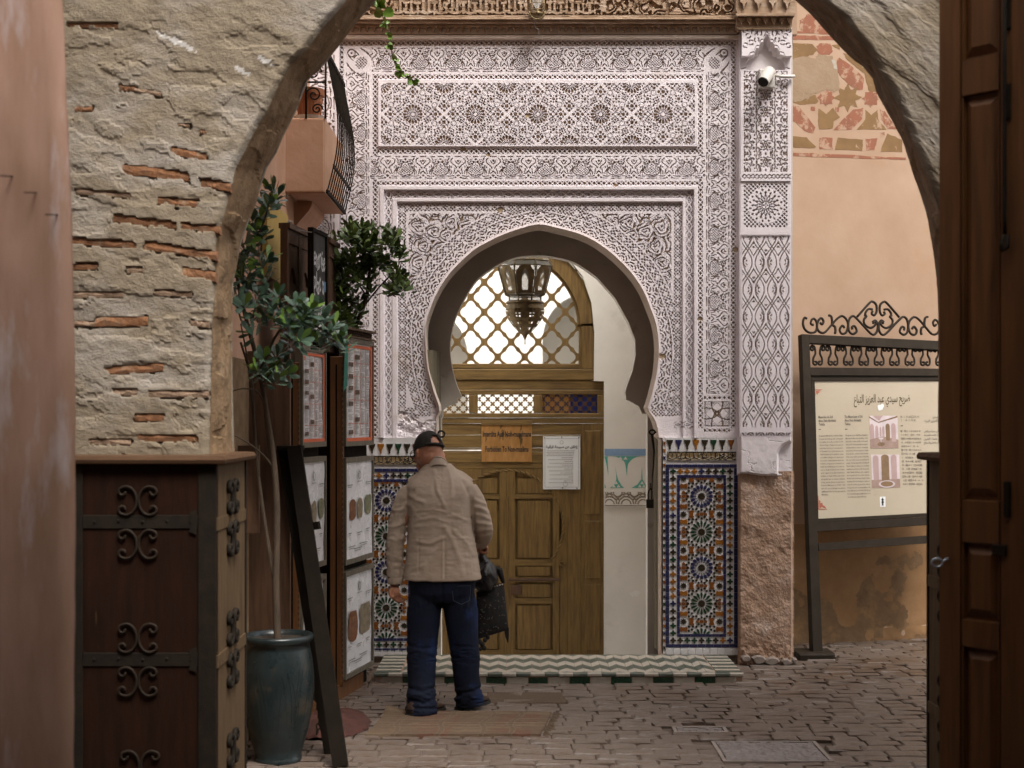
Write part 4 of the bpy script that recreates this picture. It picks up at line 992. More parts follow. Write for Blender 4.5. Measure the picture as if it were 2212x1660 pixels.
D_ = .026 * (1 - o) + .006 * (fbm(X_ * .05, Y_ * .3, 4, 8) - .5)
YB = YF - .10
hgrid('inscription_beam', (X_ - CX) * YB / F, YB + D_, EYE - (Y_ - HY) * YB / F, np.ones((X_.shape[0] - 1, X_.shape[1] - 1), bool), None, [M['beam']], fac)
b = MB()
zb = lambda y, yy=YB: EYE - (y - HY) * yy / F
xL, xR = (700 - CX) * YB / F, (1595 - CX) * YB / F
b.box(xL, xR, YB + .028, YF + .05, zb(40), zb(-60)); b.bbox(xL, xR, YB - .012, YF + .05, zb(44), zb(40.2), .004); b.bbox(xL, xR, YB + .004, YF + .05, zb(49), zb(44.3), .004)
b.bbox(xL, xR, YB + .045, YF + .05, zb(54.5), zb(49.3), .004)
b.build('beam_moulding', M['beam'], fac)
b = MB(); b.box(xL, xR, YF - .03, YF + .05, zb(74, YF - .03), zb(55, YF - .03)); b.bbox(xL, (1597 - CX) * YF / F, YF - .035, YF + .0, zb(85, YF - .035), zb(75, YF - .035), .006); b.build('cornice', M['reveal'], fac)
y1_ = YF - .030
for k in range(54):
    x = 745 + k * 15.9
    b = MB(); pp = lambda a, c: ((a - CX) * y1_ / F, EYE - (c - HY) * y1_ / F)
    b.prism([pp(x - 5, 57), pp(x + 5, 57), pp(x + 4.5, 62), pp(x + 2.5, 63), pp(x + 3, 67), pp(x, 71), pp(x - 3, 67), pp(x - 2.5, 63), pp(x - 4.5, 62)], y1_ - .022, y1_ - .0005)
    b.build('carved_bracket', M['beam'], fac)
b = MB(); yc = YP - .09
pc = lambda a, c: ((a - CX) * yc / F, EYE - (c - HY) * yc / F)
b.prism([pc(1590, -60), pc(1720, -60), pc(1718, 22), pc(1716, 30), pc(1594, 30), pc(1590, 22)], yc, YF + .05)
b.prism([pc(1588, 31), pc(1718, 31), pc(1716, 36), pc(1590, 36)], yc - .02, YF + .05)
b.prism([pc(1592, 36.5), pc(1714, 36.5), pc(1712, 58), pc(1709, 61), pc(1597, 61), pc(1594, 58)], yc + .03, YF + .05)
b.build('pilaster_cap', M['beam'], fac)
for k in range(7):
    b = MB(); x = 1601 + k * 17.4; y2_ = yc + .03
    pp = lambda a, c: ((a - CX) * y2_ / F, EYE - (c - HY) * y2_ / F)
    b.prism([pp(x - 6, 40), pp(x + 6, 40), pp(x + 5, 47), pp(x + 3, 48), pp(x, 55), pp(x - 3, 48), pp(x - 5, 47)], y2_ - .018, y2_ - .0005); b.build('carved_bracket', M['beam'], fac)
for k in range(4):
    b = MB(); x = 1606 + k * 31; pp = lambda a, c: ((a - CX) * yc / F, EYE - (c - HY) * yc / F)
    b.prism([pp(x - 9, -20), pp(x + 9, -20), pp(x + 8, 6), pp(x + 3, 10), pp(x, 22), pp(x - 3, 10), pp(x - 8, 6)], yc - .025, yc - .0005); b.build('carved_bracket', M['beam'], fac)
# loose stones at the foot
for (x, y, w, h) in ((1612, 1424, 22, 14), (1640, 1426, 30, 20), (1668, 1430, 34, 18), (1700, 1432, 26, 14), (1718, 1429, 12, 9)):
    Y = YP - .06; b = MB(); n = 9
    p1, p2 = [], []
    for q in range(n):
        a = 2 * math.pi * q / n; r = rb.uniform(.75, 1.1)
        p1.append(((x + math.cos(a) * r * w / 2 * .8 - CX) * Y / F, max(.0, EYE - (y + math.sin(a) * r * h / 2 * .8 - HY) * Y / F))); p2.append(((x + math.cos(a) * r * w / 2 * 1.05 - CX) * Y / F, max(-.02, EYE - (y + math.sin(a) * r * h / 2 * 1.1 - HY) * Y / F)))
    b.ring(p2, p1, Y + .03, Y + .10); v0 = len(b.v); b.add([(p[0], Y, p[1]) for p in p1] + [(p[0], Y + .03, p[1]) for p in p2], [list(range(n))[::-1]] + [(q, (q + 1) % n, n + (q + 1) % n, n + q) for q in range(n)])
    b.build('foot_stone', M['stone'], fac)
# ================================================================ zellige panels (glazed tile mosaic) flanking the opening
def zpt(cx, cy, pl, yoff=0.): return lambda x, y: (((cx + x) - CX) * (YF + yoff) / F, EYE - ((cy + y) - HY) * (YF + yoff) / F)
TILES = {}
def tile_obj(parent, name, key, pts, cx, cy, mt, th=.004, z0=.0):
    """a tile of px outline pts at px centre cx, cy; alike tiles share mesh data"""
    k = (key, mt)
    if k not in TILES:
        b = MB(); s_ = YF / F
        n = len(pts); q = [(x * s_, -y * s_) for x, y in pts]
        ar = sum(q[i][0] * q[(i + 1) % n][1] - q[(i + 1) % n][0] * q[i][1] for i in range(n))
        if ar < 0: q = q[::-1]
        b.add([(x * .93, -th, z * .93) for x, z in q] + [(x, -th * .5, z) for x, z in q] + [(x, .002, z) for x, z in q],
              [list(range(n))] + [(i, n + i, n + (i + 1) % n, (i + 1) % n) for i in range(n)] + [(n + i, 2 * n + i, 2 * n + (i + 1) % n, n + (i + 1) % n) for i in range(n)])
        TILES[k] = b.mesh(name, M[mt])
    o = link(name, TILES[k], parent); o.location = ((cx - CX) * YF / F, YF - z0, EYE - (cy - HY) * YF / F)
    return o
def star_pts(n, r0, r1, rot=0): return [((r0 if i % 2 == 0 else r1) * math.cos(rot + math.pi * i / n), (r0 if i % 2 == 0 else r1) * math.sin(rot + math.pi * i / n)) for i in range(2 * n)]
def rotp(p, a, dx=0, dy=0): return [(x * math.cos(a) - y * math.sin(a) + dx, x * math.sin(a) + y * math.cos(a) + dy) for x, y in p]
CROSS = []
for q in range(4):
    a = q * math.pi / 2
    CROSS += rotp([(-1.9, -2.0), (-2.5, -3.8), (-1.6, -5.6), (0, -7.2), (1.6, -5.6), (2.5, -3.8)], a)
PET = [(0, -10.2), (1.0, -13), (2.5, -19.5), (2.2, -23), (0, -24.6), (-2.2, -23), (-2.5, -19.5), (-1.0, -13)]
PETB = [(0, -11), (1.1, -13.2), (0, -15.2), (-1.1, -13.2)]
PETO = [(.6, -16.2), (2.0, -18.3), (3.3, -19), (2.9, -24), (0, -25), (-2.9, -24), (-3.3, -19), (-2.0, -18.3), (-.6, -16.2)]
PENT = [(0, -3.0), (2.7, -1.1), (1.9, 2.4), (-1.9, 2.4), (-2.7, -1.1)]
ARROW = [(0, -4.5), (3.5, -1.5), (2.5, 3.5), (0, 1.5), (-2.5, 3.5), (-3.5, -1.5)]
BOW = [(-8, -1.4), (-6.4, -6.2), (-2.4, -4.2), (2.4, -4.2), (6.4, -6.2), (8, -1.4), (8, 1.4), (6.4, 6.2), (2.4, 4.2), (-2.4, 4.2), (-6.4, 6.2), (-8, 1.4)]
def zellige(px0, px1, top, label_name, rows, dy):
    t = 'zellige_panel'
    w = px1 - px0; bot = 1399 + dy
    b = MB(); b.box((px0 - CX) * YF / F, (px1 - CX) * YF / F, YF + .002, YF + .06, EYE - (1416 - HY) * YF / F, EYE - (946 - HY) * YF / F)
    base = b.build(t, M['tilewhite'], fac)
    T = lambda name, key, pts, cx, cy, mt: tile_obj(base, name, key, pts, cx, cy, mt)
    cx = (px0 + px1) / 2
    cols = ['tiledark', 'tileblue', 'tiledark', 'tileochre', 'tiledark', 'tilegreen', 'tiledark', 'tilerust', 'tileblue', 'tilegreen', 'tileochre', 'tileblue']
    DROP = [(-7.2, -11), (7.2, -11), (6.4, -6), (2.6, 1.5), (1.6, 6), (2.2, 8), (0, 11.5), (-2.2, 8), (-1.6, 6), (-2.6, 1.5), (-6.4, -6)]
    k = 0; x = px0 + 9
    while x < px1 - 8:
        T('drop_tile', 'drop', DROP, x, 961 + dy, cols[k % len(cols)]); x += 18.9; k += 1
    # lettered band
    b = MB(); y0, y1 = 976 + dy, 996 + dy
    X_, Y_ = np.meshgrid(np.arange(px0 + 3, px1 - 3, .8), np.arange(y0, y1, .8)); u, v = X_ - px0, Y_ - y0
    sw = fbm(u * .14, v * .16, 3, 60); st_ = (np.abs(sw - .5) < .045) | ((np.abs((u / 9.3 % 1) - .5) * 9.3 < .9) & (v > 3) & (v < 12)) | (v < 1.6) | (v > 17.6)
    st_ = st_ | (np.abs(v - 14 + 2 * np.sin(u * .33)) < 1.0)
    hgrid('lettered_band', (X_ - CX) * YF / F, YF - .004 - .002 * st_, EYE - (Y_ - HY) * YF / F, np.ones((X_.shape[0] - 1, X_.shape[1] - 1), bool), (st_[:-1, :-1]).astype(int), [M['tilegold'], M['tiledark']], fac)
    def brickrow(x0, x1, y0, y1, mt, horiz, n):
        for i in range(n):
            if horiz:
                a = x0 + (x1 - x0) * i / n; L_ = (x1 - x0) / n; T('border_tile', ('b', round(L_, 1), round(y1 - y0, 1)), [(-L_ / 2 + .25, -(y1 - y0) / 2), (L_ / 2 - .25, -(y1 - y0) / 2), (L_ / 2 - .25, (y1 - y0) / 2), (-L_ / 2 + .25, (y1 - y0) / 2)], a + L_ / 2, (y0 + y1) / 2, mt)
            else:
                a = y0 + (y1 - y0) * i / n; L_ = (y1 - y0) / n; T('border_tile', ('c', round(L_, 1), round(x1 - x0, 1)), [(-(x1 - x0) / 2, -L_ / 2 + .25), ((x1 - x0) / 2, -L_ / 2 + .25), ((x1 - x0) / 2, L_ / 2 - .25), (-(x1 - x0) / 2, L_ / 2 - .25)], (x0 + x1) / 2, a + L_ / 2, mt)
    brickrow(px0, px1, 1003.5 + dy, 1010.5 + dy, 'tileblue', True, 9); brickrow(px0, px1, bot - 7, bot, 'tileblue', True, 9)
    brickrow(px0, px0 + 7.5, 1011 + dy, bot - 7.5, 'tileblue', False, 24); brickrow(px1 - 7.5, px1, 1011 + dy, bot - 7.5, 'tileblue', False, 24)
    ix0, ix1 = px0 + 24.5, px1 - 24.5; iy0, iy1 = 1026.5 + dy, 1376 + dy
    brickrow(ix0, ix1, iy0, iy0 + 6, 'tileblue', True, 7); brickrow(ix0, ix1, iy1 - 6, iy1, 'tileblue', True, 7)
    brickrow(ix0, ix0 + 6, iy0 + 6.5, iy1 - 6.5, 'tileblue', False, 21); brickrow(ix1 - 6, ix1, iy0 + 6.5, iy1 - 6.5, 'tileblue', False, 21)
    cc = ['tiledark', 'tilegreen', 'tiledark', 'tileochre', 'tileochre', 'tileochre', 'tileochre', 'tileblue', 'tiledark', 'tiledark', 'tilegreen', 'tilegreen']
    n = 24
    for i in range(n):
        y = 1018.5 + dy + (bot - 15 - 1018.5 - dy) * i / (n - 1)
        T('cross_tile', 'cross', CROSS, px0 + 16, y, cc[(i + 1) % 12]); T('cross_tile', 'cross', CROSS, px1 - 16, y, cc[(i + 8) % 12])
    for i in range(1, 8):
        x = px0 + 16 + (w - 32) * i / 8
        T('cross_tile', 'cross', CROSS, x, 1018.5 + dy, cc[3 + i] if i > 0 else cc[3]); T('cross_tile', 'cross', CROSS, x, bot - 15, cc[(i + 8) % 12])
    small = MB(); names = ['tiledark', 'tilerust', 'tileochre', 'tileblue', 'tilegreen']
    def sm(pts, x, y, mt):
        if not (iy0 + 6 < y < iy1 - 6): return
        q = [((x + a - CX) * YF / F, EYE - (max(iy0 + 6, min(iy1 - 6, y + c)) - HY) * YF / F) for a, c in pts]
        small.prism(q, YF - .0035, YF + .003, names.index(mt))
    yc0 = 1072.5 + dy; per = 77.3
    for r_ in range(-1, 5):
        y = yc0 + per * r_
        for sx_ in (-1, 1):
            sm(star_pts(8, 7.2, 4.6), cx + sx_ * 38.9, y + per / 2, 'tiledark')
            sm(star_pts(8, 4.6, 3.4, .39), cx + sx_ * 38.9, y, 'tilerust')
            for a in range(4):
                sm(rotp(ARROW, a * math.pi / 2, *[(0, -8.2), (8.2, 0), (0, 8.2), (-8.2, 0)][a]), cx + sx_ * 38.9, y, 'tilerust')
            for sy_ in (-1, 1):
                sm(rotp(BOW, 0), cx + sx_ * 38.9, y + sy_ * 22, 'tileochre' if r_ % 2 else 'tilerust')
            sm(rotp(BOW, math.pi / 2), cx + sx_ * 22, y + per / 2, 'tilerust')
        sm(star_pts(8, 4.6, 3.4, .39), cx, y + per / 2, 'tilerust')
        for a in (1, 3): sm(rotp(ARROW, a * math.pi / 2, *[(0, -8.2), (8.2, 0), (0, 8.2), (-8.2, 0)][a]), cx, y + per / 2, 'tilerust')
        for i in range(16):
            a = i * math.pi / 8
            sm(rotp(PENT, a), cx + 29.6 * math.sin(a), y - 29.6 * math.cos(a), 'tiledark')
            a += math.pi / 16
            sm(rotp(PENT, a), cx + 33.4 * math.sin(a), y - 33.4 * math.cos(a), 'tiledark')
        for i in range(4):
            a = math.pi / 4 + i * math.pi / 2; sm(rotp(PENT, a), cx + 38.7 * math.sin(a), y - 38.7 * math.cos(a), 'tiledark')
        full = iy0 + 30 < y < iy1 - 25
        blue = r_ % 2 == 0
        for i in range(16):
            a = i * math.pi / 8
            if full:
                if blue:
                    T('petal_tile', ('po', i), rotp(PETO, a), cx, y, 'tileblue'); sm(rotp(PETB, a), cx, y, 'tileblue')
                else: T('petal_tile', ('pg', i), rotp(PET, a), cx, y, 'tilegreen')
            elif iy0 + 6 < y - 24 * math.cos(a) < iy1 - 6:
                sm([(p[0], min(p[1], iy1 - 6 - y)) for p in rotp(PET, a)], cx, y if y < iy1 - 6 else y, 'tilegreen') if y < iy1 - 6 else small.prism([((cx + p[0] - CX) * YF / F, EYE - (min(y + p[1], iy1 - 6) - HY) * YF / F) for p in rotp(PET, a)], YF - .0035, YF + .003, 4)
        if full: T('centre_tile', 'ctr', star_pts(12, 8.2, 7.0), cx, y, 'tiledark')
    small.build('mosaic_tiles', [M[n_] for n_ in names], base, kind='stuff')
    # plain white tiles at the foot
    for i in range(10):
        a = px0 + (w + 4) * i / 10; L_ = (w + 4) / 10
        T('foot_tile', ('f', round(w)), [(-L_ / 2 + .4, -7.2), (L_ / 2 - .4, -7.2), (L_ / 2 - .4, 7.2), (-L_ / 2 + .4, 7.2)], a + L_ / 2, 1407.5 + dy * .4 + (i % 3) * .5, 'tilewhite')
zellige(1438, 1593, 946, '', 4, 0)
zellige(757, 912, 946, '', 4, 9)
b = MB(); x0, x1 = (1432 - CX) * YF / F, (1438 - CX) * YF / F
b.box(x0, x1, YF + .004, YF + .1, EYE - (1415 - HY) * YF / F, EYE - (947 - HY) * YF / F); b.build('jamb_tiles', M['tilewhite'], fac)
for i in range(29):
    y = 958 + i * 15.8
    tile_obj(fac, 'jamb_tile', 'jt', [(-2.4, -4.2), (0, -2.6), (2.4, -4.2), (2.4, 4.2), (0, 2.6), (-2.4, 4.2)], 1435, y, ['tilerust', 'tileochre', 'tileblue', 'tilerust', 'tiledark', 'tiledark', 'tilegreen', 'tiledark'][i % 8], z0=-.003)

# ================================================================ open leaves of the street door, in the depth of the wall
for (xa, xb, sgn) in (((1433 - CX) * 10.24 / F, (1411 - CX) * 10.62 / F, 1), ((930 - CX) * 10.24 / F, (952 - CX) * 10.62 / F, -1)):
    b = MB()
    for k in range(3):
        t0, t1 = k / 3 + .012, (k + 1) / 3 - .012
        p = lambda t: Vector((xa + (xb - xa) * t, 10.24 + .38 * t, 0))
        c = (p(t0) + p(t1)) / 2
        d = (p(t1) - p(t0)) / 2; nn = Vector((d.y, -d.x, 0)).normalized() * .018
        b.obox((c.x + sgn * .018, c.y, 1.13), d, nn, (0, 0, 1.10))
    b.build('door_leaf', M['greywood'], fac)

# ================================================================ tiled doorstep
stp = thing('tiled_doorstep', 'low doorstep with green and white chevron tiles before the arched doorway', 'doorstep', (.3, 9.6, 0))
sx0, sx1, sy0, sy1, sz = -.905, 1.52, 9.31, 10.06, .066
b = MB(); b.box(sx0 + .01, sx1 - .01, sy0 + .012, sy1, -.04, sz - .004); b.box(sx0 + .3, sx1 - .3, 10.08, 10.4, -.04, 0)
b.build('slab', M['raw'], stp)
tw, tg = MB(), MB()
zig = MB()
nx, ny = 36, 6
cw, ch = (sx1 - sx0 - .36) / nx, (sy1 - sy0 - .05) / (ny - 1); amp = .10
for i in range(nx):
    for j in range(-1, ny + 1):
        x0 = sx0 + .18 + i * cw; y0 = sy0 + .045 + (j - .5) * ch
        ya, yb_ = (y0, y0 + amp) if i % 2 == 0 else (y0 + amp, y0)
        g_ = .0011
        cl = lambda q: min(max(q, sy0 + .045), sy1 - .003)
        q = [(x0 + g_, cl(ya + g_)), (x0 + cw - g_, cl(yb_ + g_)), (x0 + cw - g_, cl(yb_ + ch - g_)), (x0 + g_, cl(ya + ch - g_))]
        if q[2][1] - q[1][1] < .004 and q[3][1] - q[0][1] < .004: continue
        hz = sz + .0008 * rb.uniform(-1, 1)
        v = [(a, c, hz) for a, c in q] + [(a, c, sz - .006) for a, c in q]
        mb = MB(); mb.add(v, [(0, 1, 2, 3)] + [(k_, 4 + k_, 4 + (k_ + 1) % 4, (k_ + 1) % 4) for k_ in range(4)])
        mb.build('chevron_tile', M['stepwhite' if j % 2 == 0 else 'stepgreen'], stp)
for side_x in (sx0 + .005, sx1 - .172):                       # striped end borders
    for j in range(11):
        y0 = sy0 + .05 + j * (sy1 - sy0 - .06) / 11; dd = (sy1 - sy0 - .06) / 11
        b = MB(); b.box(side_x, side_x + .165, y0 + .0015, y0 + dd - .0015, sz - .005, sz + .001 + .0006 * (j % 3)); b.build('stripe_tile', M['stepwhite' if j % 2 else 'stepgreen'], stp)
nf = 26
for i in range(nf):                                          # nosing and riser
    x0 = sx0 + (sx1 - sx0) * i / nf; L_ = (sx1 - sx0) / nf
    b = MB(); b.bbox(x0 + .001, x0 + L_ - .001, sy0 - .004 + rb.uniform(0, .005), sy0 + .042, sz - .020, sz + .001, .004); b.build('nosing_tile', M['stepwhite' if i % 2 else 'stepgreen'], stp)
for i in range(17):
    x0 = sx0 + .05 + (sx1 - sx0 - .1) * i / 17; L_ = (sx1 - sx0 - .1) / 17
    b = MB(); b.bbox(x0 + .002, x0 + L_ - .002, sy0 + .006 + rb.uniform(0, .006), sy0 + .03, -.012, sz - .024, .003); b.build('riser_tile', M['stepwhite' if i % 2 == 0 else 'tilegreen'], stp)

# ================================================================ vestibule wall with the inner arch
YI = 10.66; SI = YI / F
INN = [(953, 1700), (953, 905), (956, 900), (956, 887), (963, 880), (970.6, 876), (988, 871), (988, 862), (998, 858), (988, 836), (977, 798), (972, 756), (975.5, 718), (985, 683), (1004, 644), (1026.5, 609), (1052, 587), (1084, 567.6), (1116, 556), (1160, 552), (1194.5, 555), (1242, 567.6), (1290, 599.6), (1329, 644), (1357.6, 695.6), (1372, 734), (1373.5, 766), (1367, 801), (1354, 836), (1351, 848), (1353, 864), (1361, 867), (1380, 878), (1388, 895), (1399, 894), (1399, 1700)]
_a, _b = INN[:9], INN[9:23]; INN = _a + [(p.x, p.y) for p in spline(_b, 5)] + INN[23:]
ves = thing('vestibule_wall', 'white inner wall with a smaller horseshoe arch just behind the carved portal', 'wall', (.2, YI, -.2))
ip = [((x - CX) * SI, EYE - (y - HY) * SI) for x, y in INN]
ip = [(x, max(z, -.36)) for x, z in ip]
b = MB(); b.prism([(-2.0, -.36)] + ip + [(1.95, -.36), (1.95, 3.2), (-2.0, 3.2)], YI, YI + .02); b.build('shaded_face', M['gap'], ves)  # front skin darker than the white body: shade put into its colour
b = MB(); b.prism([(-2.0, -.36)] + ip + [(1.95, -.36), (1.95, 3.2), (-2.0, 3.2)], YI + .021, YI + .14); b.build('white_body', M['white'], ves)
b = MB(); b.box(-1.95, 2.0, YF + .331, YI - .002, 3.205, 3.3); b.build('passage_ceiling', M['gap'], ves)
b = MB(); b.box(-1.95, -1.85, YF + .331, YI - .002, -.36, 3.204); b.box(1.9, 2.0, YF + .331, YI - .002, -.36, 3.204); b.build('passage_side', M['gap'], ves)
# ---- white wall that holds the timber screen
YS = 12.3; SS = YS / F
scw = thing('screen_wall', 'white plaster wall with a painted turquoise and blue band beside the timber door', 'wall', (.9, YS, -.2))
OPN = [(913, 1500), (913, 823), (903, 823), (904, 718), (911, 654), (930, 597), (955, 565), (990, 545), (1030, 532), (1095, 525), (1150, 530), (1200, 546), (1233, 564.5), (1258, 596.5), (1277.6, 654), (1284, 718), (1283, 823.5), (1305, 824), (1305, 1500)]
op = [((x - CX) * SS, max(EYE - (y - HY) * SS, -.35)) for x, y in OPN]
b = MB(); b.prism([(-2.0, -.35)] + op + [(1.95, -.35), (1.95, 3.35), (-2.0, 3.35)], YS, YS + .26); b.build('plaster_body', M['white'], scw)
pS = lambda x, y, yy=None: ((x - CX) * (yy or YS) / F, EYE - (y - HY) * (yy or YS) / F)
b = MB(); b.prism([pS(1306, 970), pS(1420, 970), pS(1420, 985), pS(1306, 985)], YS - .003, YS + .01); b.build('painted_band', M['bluepaint'], scw)
arc_ = lambda cx, cy, r, a0, a1, n=10, ry=None: [(cx + r * math.cos(a0 + (a1 - a0) * i / n), cy + (ry or r) * math.sin(a0 + (a1 - a0) * i / n)) for i in range(n + 1)]
for pts in ([(1306, 986)] + [(1313, 986), (1312.5, 995), (1313.4, 1010), (1314, 1028), (1311, 1010), (1308, 995), (1306, 990)],
            [(1318, 986)] + [(1386, 986)] + arc_(1385, 1018, 32, -math.pi / 2, -math.pi * .86, 8) + [(1354, 1029)] + arc_(1322, 1018, 32, -math.pi * .14, -math.pi / 2, 8),
            [(1329, 1008), (1332, 1024), (1335, 1036), (1343, 1050), (1348, 1054.5), (1318, 1054.5), (1326, 1048), (1331, 1038), (1331, 1024)],
            [(1386.5, 1010), (1388, 1036), (1394, 1047), (1404, 1054.5), (1364, 1054.5), (1377, 1047), (1385, 1036)],
            [(1306, 1044), (1309, 1054.5), (1306, 1054.5)]):
    b = MB(); b.prism([pS(x, y) for x, y in pts], YS - .0025, YS + .01); b.build('painted_leaf', M['teal'], scw)
for (x, y, s_) in ((1340, 990, 5), (1351, 990, 5), (1345.5, 998, 5), (1336, 1050, 4), (1326, 1050, 4), (1331, 1043, 4), (1382, 1050, 4), (1391, 1050, 4), (1387, 1043, 4)):
    b = MB(); b.prism([pS(x - s_, y + 3.4), pS(x + s_, y + 3.4), pS(x, y - 3.4)], YS - .0045, YS); b.build('painted_triangle', M['white'], scw)
X_, Y_ = np.meshgrid(np.arange(1307, 1421, .9), np.arange(1057, 1094, .9)); u, v = X_ - 1352, Y_ - 1062
o = np.ones_like(u); q = (v > 1) & (v < 27)
uu = np.abs(((u / 36 + .5) % 1 - .5) * 36); ur = np.abs((u / 36 % 1 - .5) * 36)
for (a, b_, r) in ((0, 27, 10), (0, 27, 16), (0, 27, 22), (18, 3, 9), (18, 3, 14)):
    o = np.where(q & (np.abs(np.hypot(uu - a, v - b_) - r) < 1.2) & (np.sin(uu * 1.5 + v * .9) > -.75), 0., o)
o = np.where(q & (np.abs(uu * 0 + v - 4 - .4 * uu) < .8), 0., o); o = np.where(q & (np.hypot(ur, v - 14) < 2), 0., o)
o = np.where((np.abs(v - 30) < .7), 0., o)
hgrid('carved_frieze', (X_ - CX) * SS, YS - .022 + .015 * (1 - o), EYE - (Y_ - HY) * SS, np.ones((u.shape[0] - 1, u.shape[1] - 1), bool), (o[:-1, :-1] < .5).astype(int), [M['white'], M['stucco_bed']], scw)
b = MB(); b.box((1306.5 - CX) * SS, (1421 - CX) * SS, YS - .0065, YS - .0005, EYE - (1094 - HY) * SS, EYE - (1057 - HY) * SS); b.build('frieze_edge', M['white'], scw)
s = MB(); n = 16
s.prism([pS(1371 + math.cos(2 * math.pi * q / n) * rb.uniform(7, 20), 1283 + math.sin(2 * math.pi * q / n) * rb.uniform(3, 9)) for q in range(n)], YS - .003, YS + .002); s.build('flaked_patch', M['courtw'], scw)

# ================================================================ timber screen: fanlight, pierced panels, arched double leaf
tim = thing('timber_screen', 'large weathered wooden door screen with a latticed fanlight and pierced panels', 'door', (0, 11.38, -.2))
YT = 12.36; STT = YT / F
pT = lambda x, y, yy=YT: ((x - CX) * yy / F, EYE - (y - HY) * yy / F)
def tbox(x0, y0, x1, y1, d0, d1, name, mt='cedar', bev=.006, parent=None):
    """px rectangle, d = metres in front of the screen plane"""
    a = pT(x0, y1); c = pT(x1, y0); b = MB(); b.bbox(a[0], c[0], YT - d1, YT + d0, a[1], c[1], bev); return b.build(name, M[mt], parent or tim)
# fanlight frame
fo = [(892, 797), (892, 700)] + arc_(1095, 705, 192, math.pi, 2 * math.pi, 24, 190) + [(1290, 700), (1290, 797)]
fi = [(938, 797), (938, 700)] + arc_(1095, 705, 158, math.pi, 2 * math.pi, 24, 158) + [(1256, 700), (1256, 797)]
b = MB(); n = len(fo)
o_ = [pT(*p) for p in fo]; i_ = [pT(*p) for p in fi]
b.strip([(x, YT - .03, z) for x, z in o_][::-1], [(x, YT - .03, z) for x, z in i_][::-1]); b.strip([(x, YT - .03, z) for x, z in i_][::-1], [(x, YT + .05, z) for x, z in i_][::-1]); b.strip([(x, YT - .03, z) for x, z in o_], [(x, YT + .05, z) for x, z in o_])
b.strip([(x, YT + .05, z) for x, z in i_][::-1], [(x, YT + .05, z) for x, z in o_][::-1])
b.build('fanlight_frame', M['cedar'], tim)
i2 = [pT(938 + 6, 797), pT(944, 700)] + [pT(x, y) for x, y in arc_(1095, 705, 152, math.pi, 2 * math.pi, 24, 152)] + [pT(1250, 700), pT(1250, 797)]
b = MB(); b.strip([(x, YT - .012, z) for x, z in i_][::-1], [(x, YT - .012, z) for x, z in i2][::-1]); b.strip([(x, YT - .012, z) for x, z in i2][::-1], [(x, YT + .03, z) for x, z in i2][::-1]); b.build('fanlight_bead', M['cedar'], tim)
def cell_ring(cx, cy, a, b_, hole, y0, y1, shrink=1.0):
    N_ = 48; out, inn = [], []
    for q in range(N_):
        t = 2 * math.pi * q / N_ + 1e-4; c, s_ = math.cos(t), math.sin(t)
        r = 1 / (abs(c) / a + abs(s_) / b_)
        out.append(pT(cx + r * c, cy + r * s_)); hr = hole(t, r); inn.append(pT(cx + hr * c, cy + hr * s_))
    return out, inn
def lobes(t, r):
    """pointed at the corners, two scallops to each side"""
    c, s_ = abs(math.cos(t)) / 29.2, abs(math.sin(t)) / 32.3
    p = s_ / (c + s_)
    return r * (.765 + .115 * abs(math.sin(2 * math.pi * p)) ** .8)
for row in range(-4, 4):
    for col in range(-4, 5):
        cx = 1135 + 29.2 * (2 * col + (row % 2)) - 1.5; cy = 802 - 32.3 * (row + 4) + 2
        if math.hypot(cx - 1095, min(0, cy - 705)) > 185 or cx < 915 or cx > 1275: continue
        lo = 797
        o2, in2_ = cell_ring(cx, cy, 29.2, 32.3, lobes, 0, 0)
        zmin = pT(0, lo)[1]
        o2 = [(x, max(z, zmin)) for x, z in o2]; in2_ = [(x, max(z, zmin)) for x, z in in2_]
        b = MB(); b.ring(o2, in2_, YT - .004, YT + .026); b.build('lattice_cell', M['cedar'], tim)
# rails and pierced panels
tbox(938, 786, 1256, 797, .03, .010, 'fanlight_sill', 'cedarh')
tbox(892, 797.4, 1291, 822, .05, .034, 'rail', 'cedarh', .008); tbox(892, 822.4, 1304, 842, .05, .022, 'rail', 'cedarh', .006)
tbox(892, 842.4, 1304, 853, .05, .028, 'rail', 'cedarh'); tbox(892, 893, 1304, 903, .05, .028, 'rail', 'cedarh'); tbox(892, 903.4, 1304, 915, .05, .018, 'rail', 'cedarh')
tbox(1013, 853.2, 1032, 892.8, .05, .030, 'mullion'); tbox(1153, 853.2, 1171, 892.8, .05, .030, 'mullion'); tbox(1290, 853.2, 1304, 892.8, .05, .030, 'mullion'); tbox(892, 853.2, 908, 892.8, .05, .030, 'mullion')
def starhole(t, r): return 6.0 + 1.1 * math.cos(8 * t)
for (x0, x1) in ((908, 1013), (1032, 1153), (1171, 1290)):
    b = MB(); r_ = 0
    nxx = int((x1 - x0) / 10.05)
    for i in range(nxx + 2):
        for j in range(5):
            if (i + j) % 2: continue
            cx, cy = x0 + 2 + i * 10.05, 853 + j * 10.0
            if not (x0 - 2 < cx < x1 + 2): continue
            o2, in2_ = cell_ring(cx, cy, 10.05, 10.0, starhole, 0, 0)
            cl = lambda p: (min(max(p[0], pT(x0, 0)[0]), pT(x1, 0)[0]), min(max(p[1], pT(0, 893)[1]), pT(0, 853)[1]))
            b.ring([cl(p) for p in o2], [cl(p) for p in in2_], YT - .006, YT + .012)
    b.build('pierced_panel', M['cedar' if x0 < 1170 else 'shutter'], tim)
b = MB(); a = pT(1171, 893); c = pT(1232, 853); b.box(a[0], c[0], YT + .016, YT + .020, a[1], c[1]); b.build('yellow_pane', M['yglass'], tim)
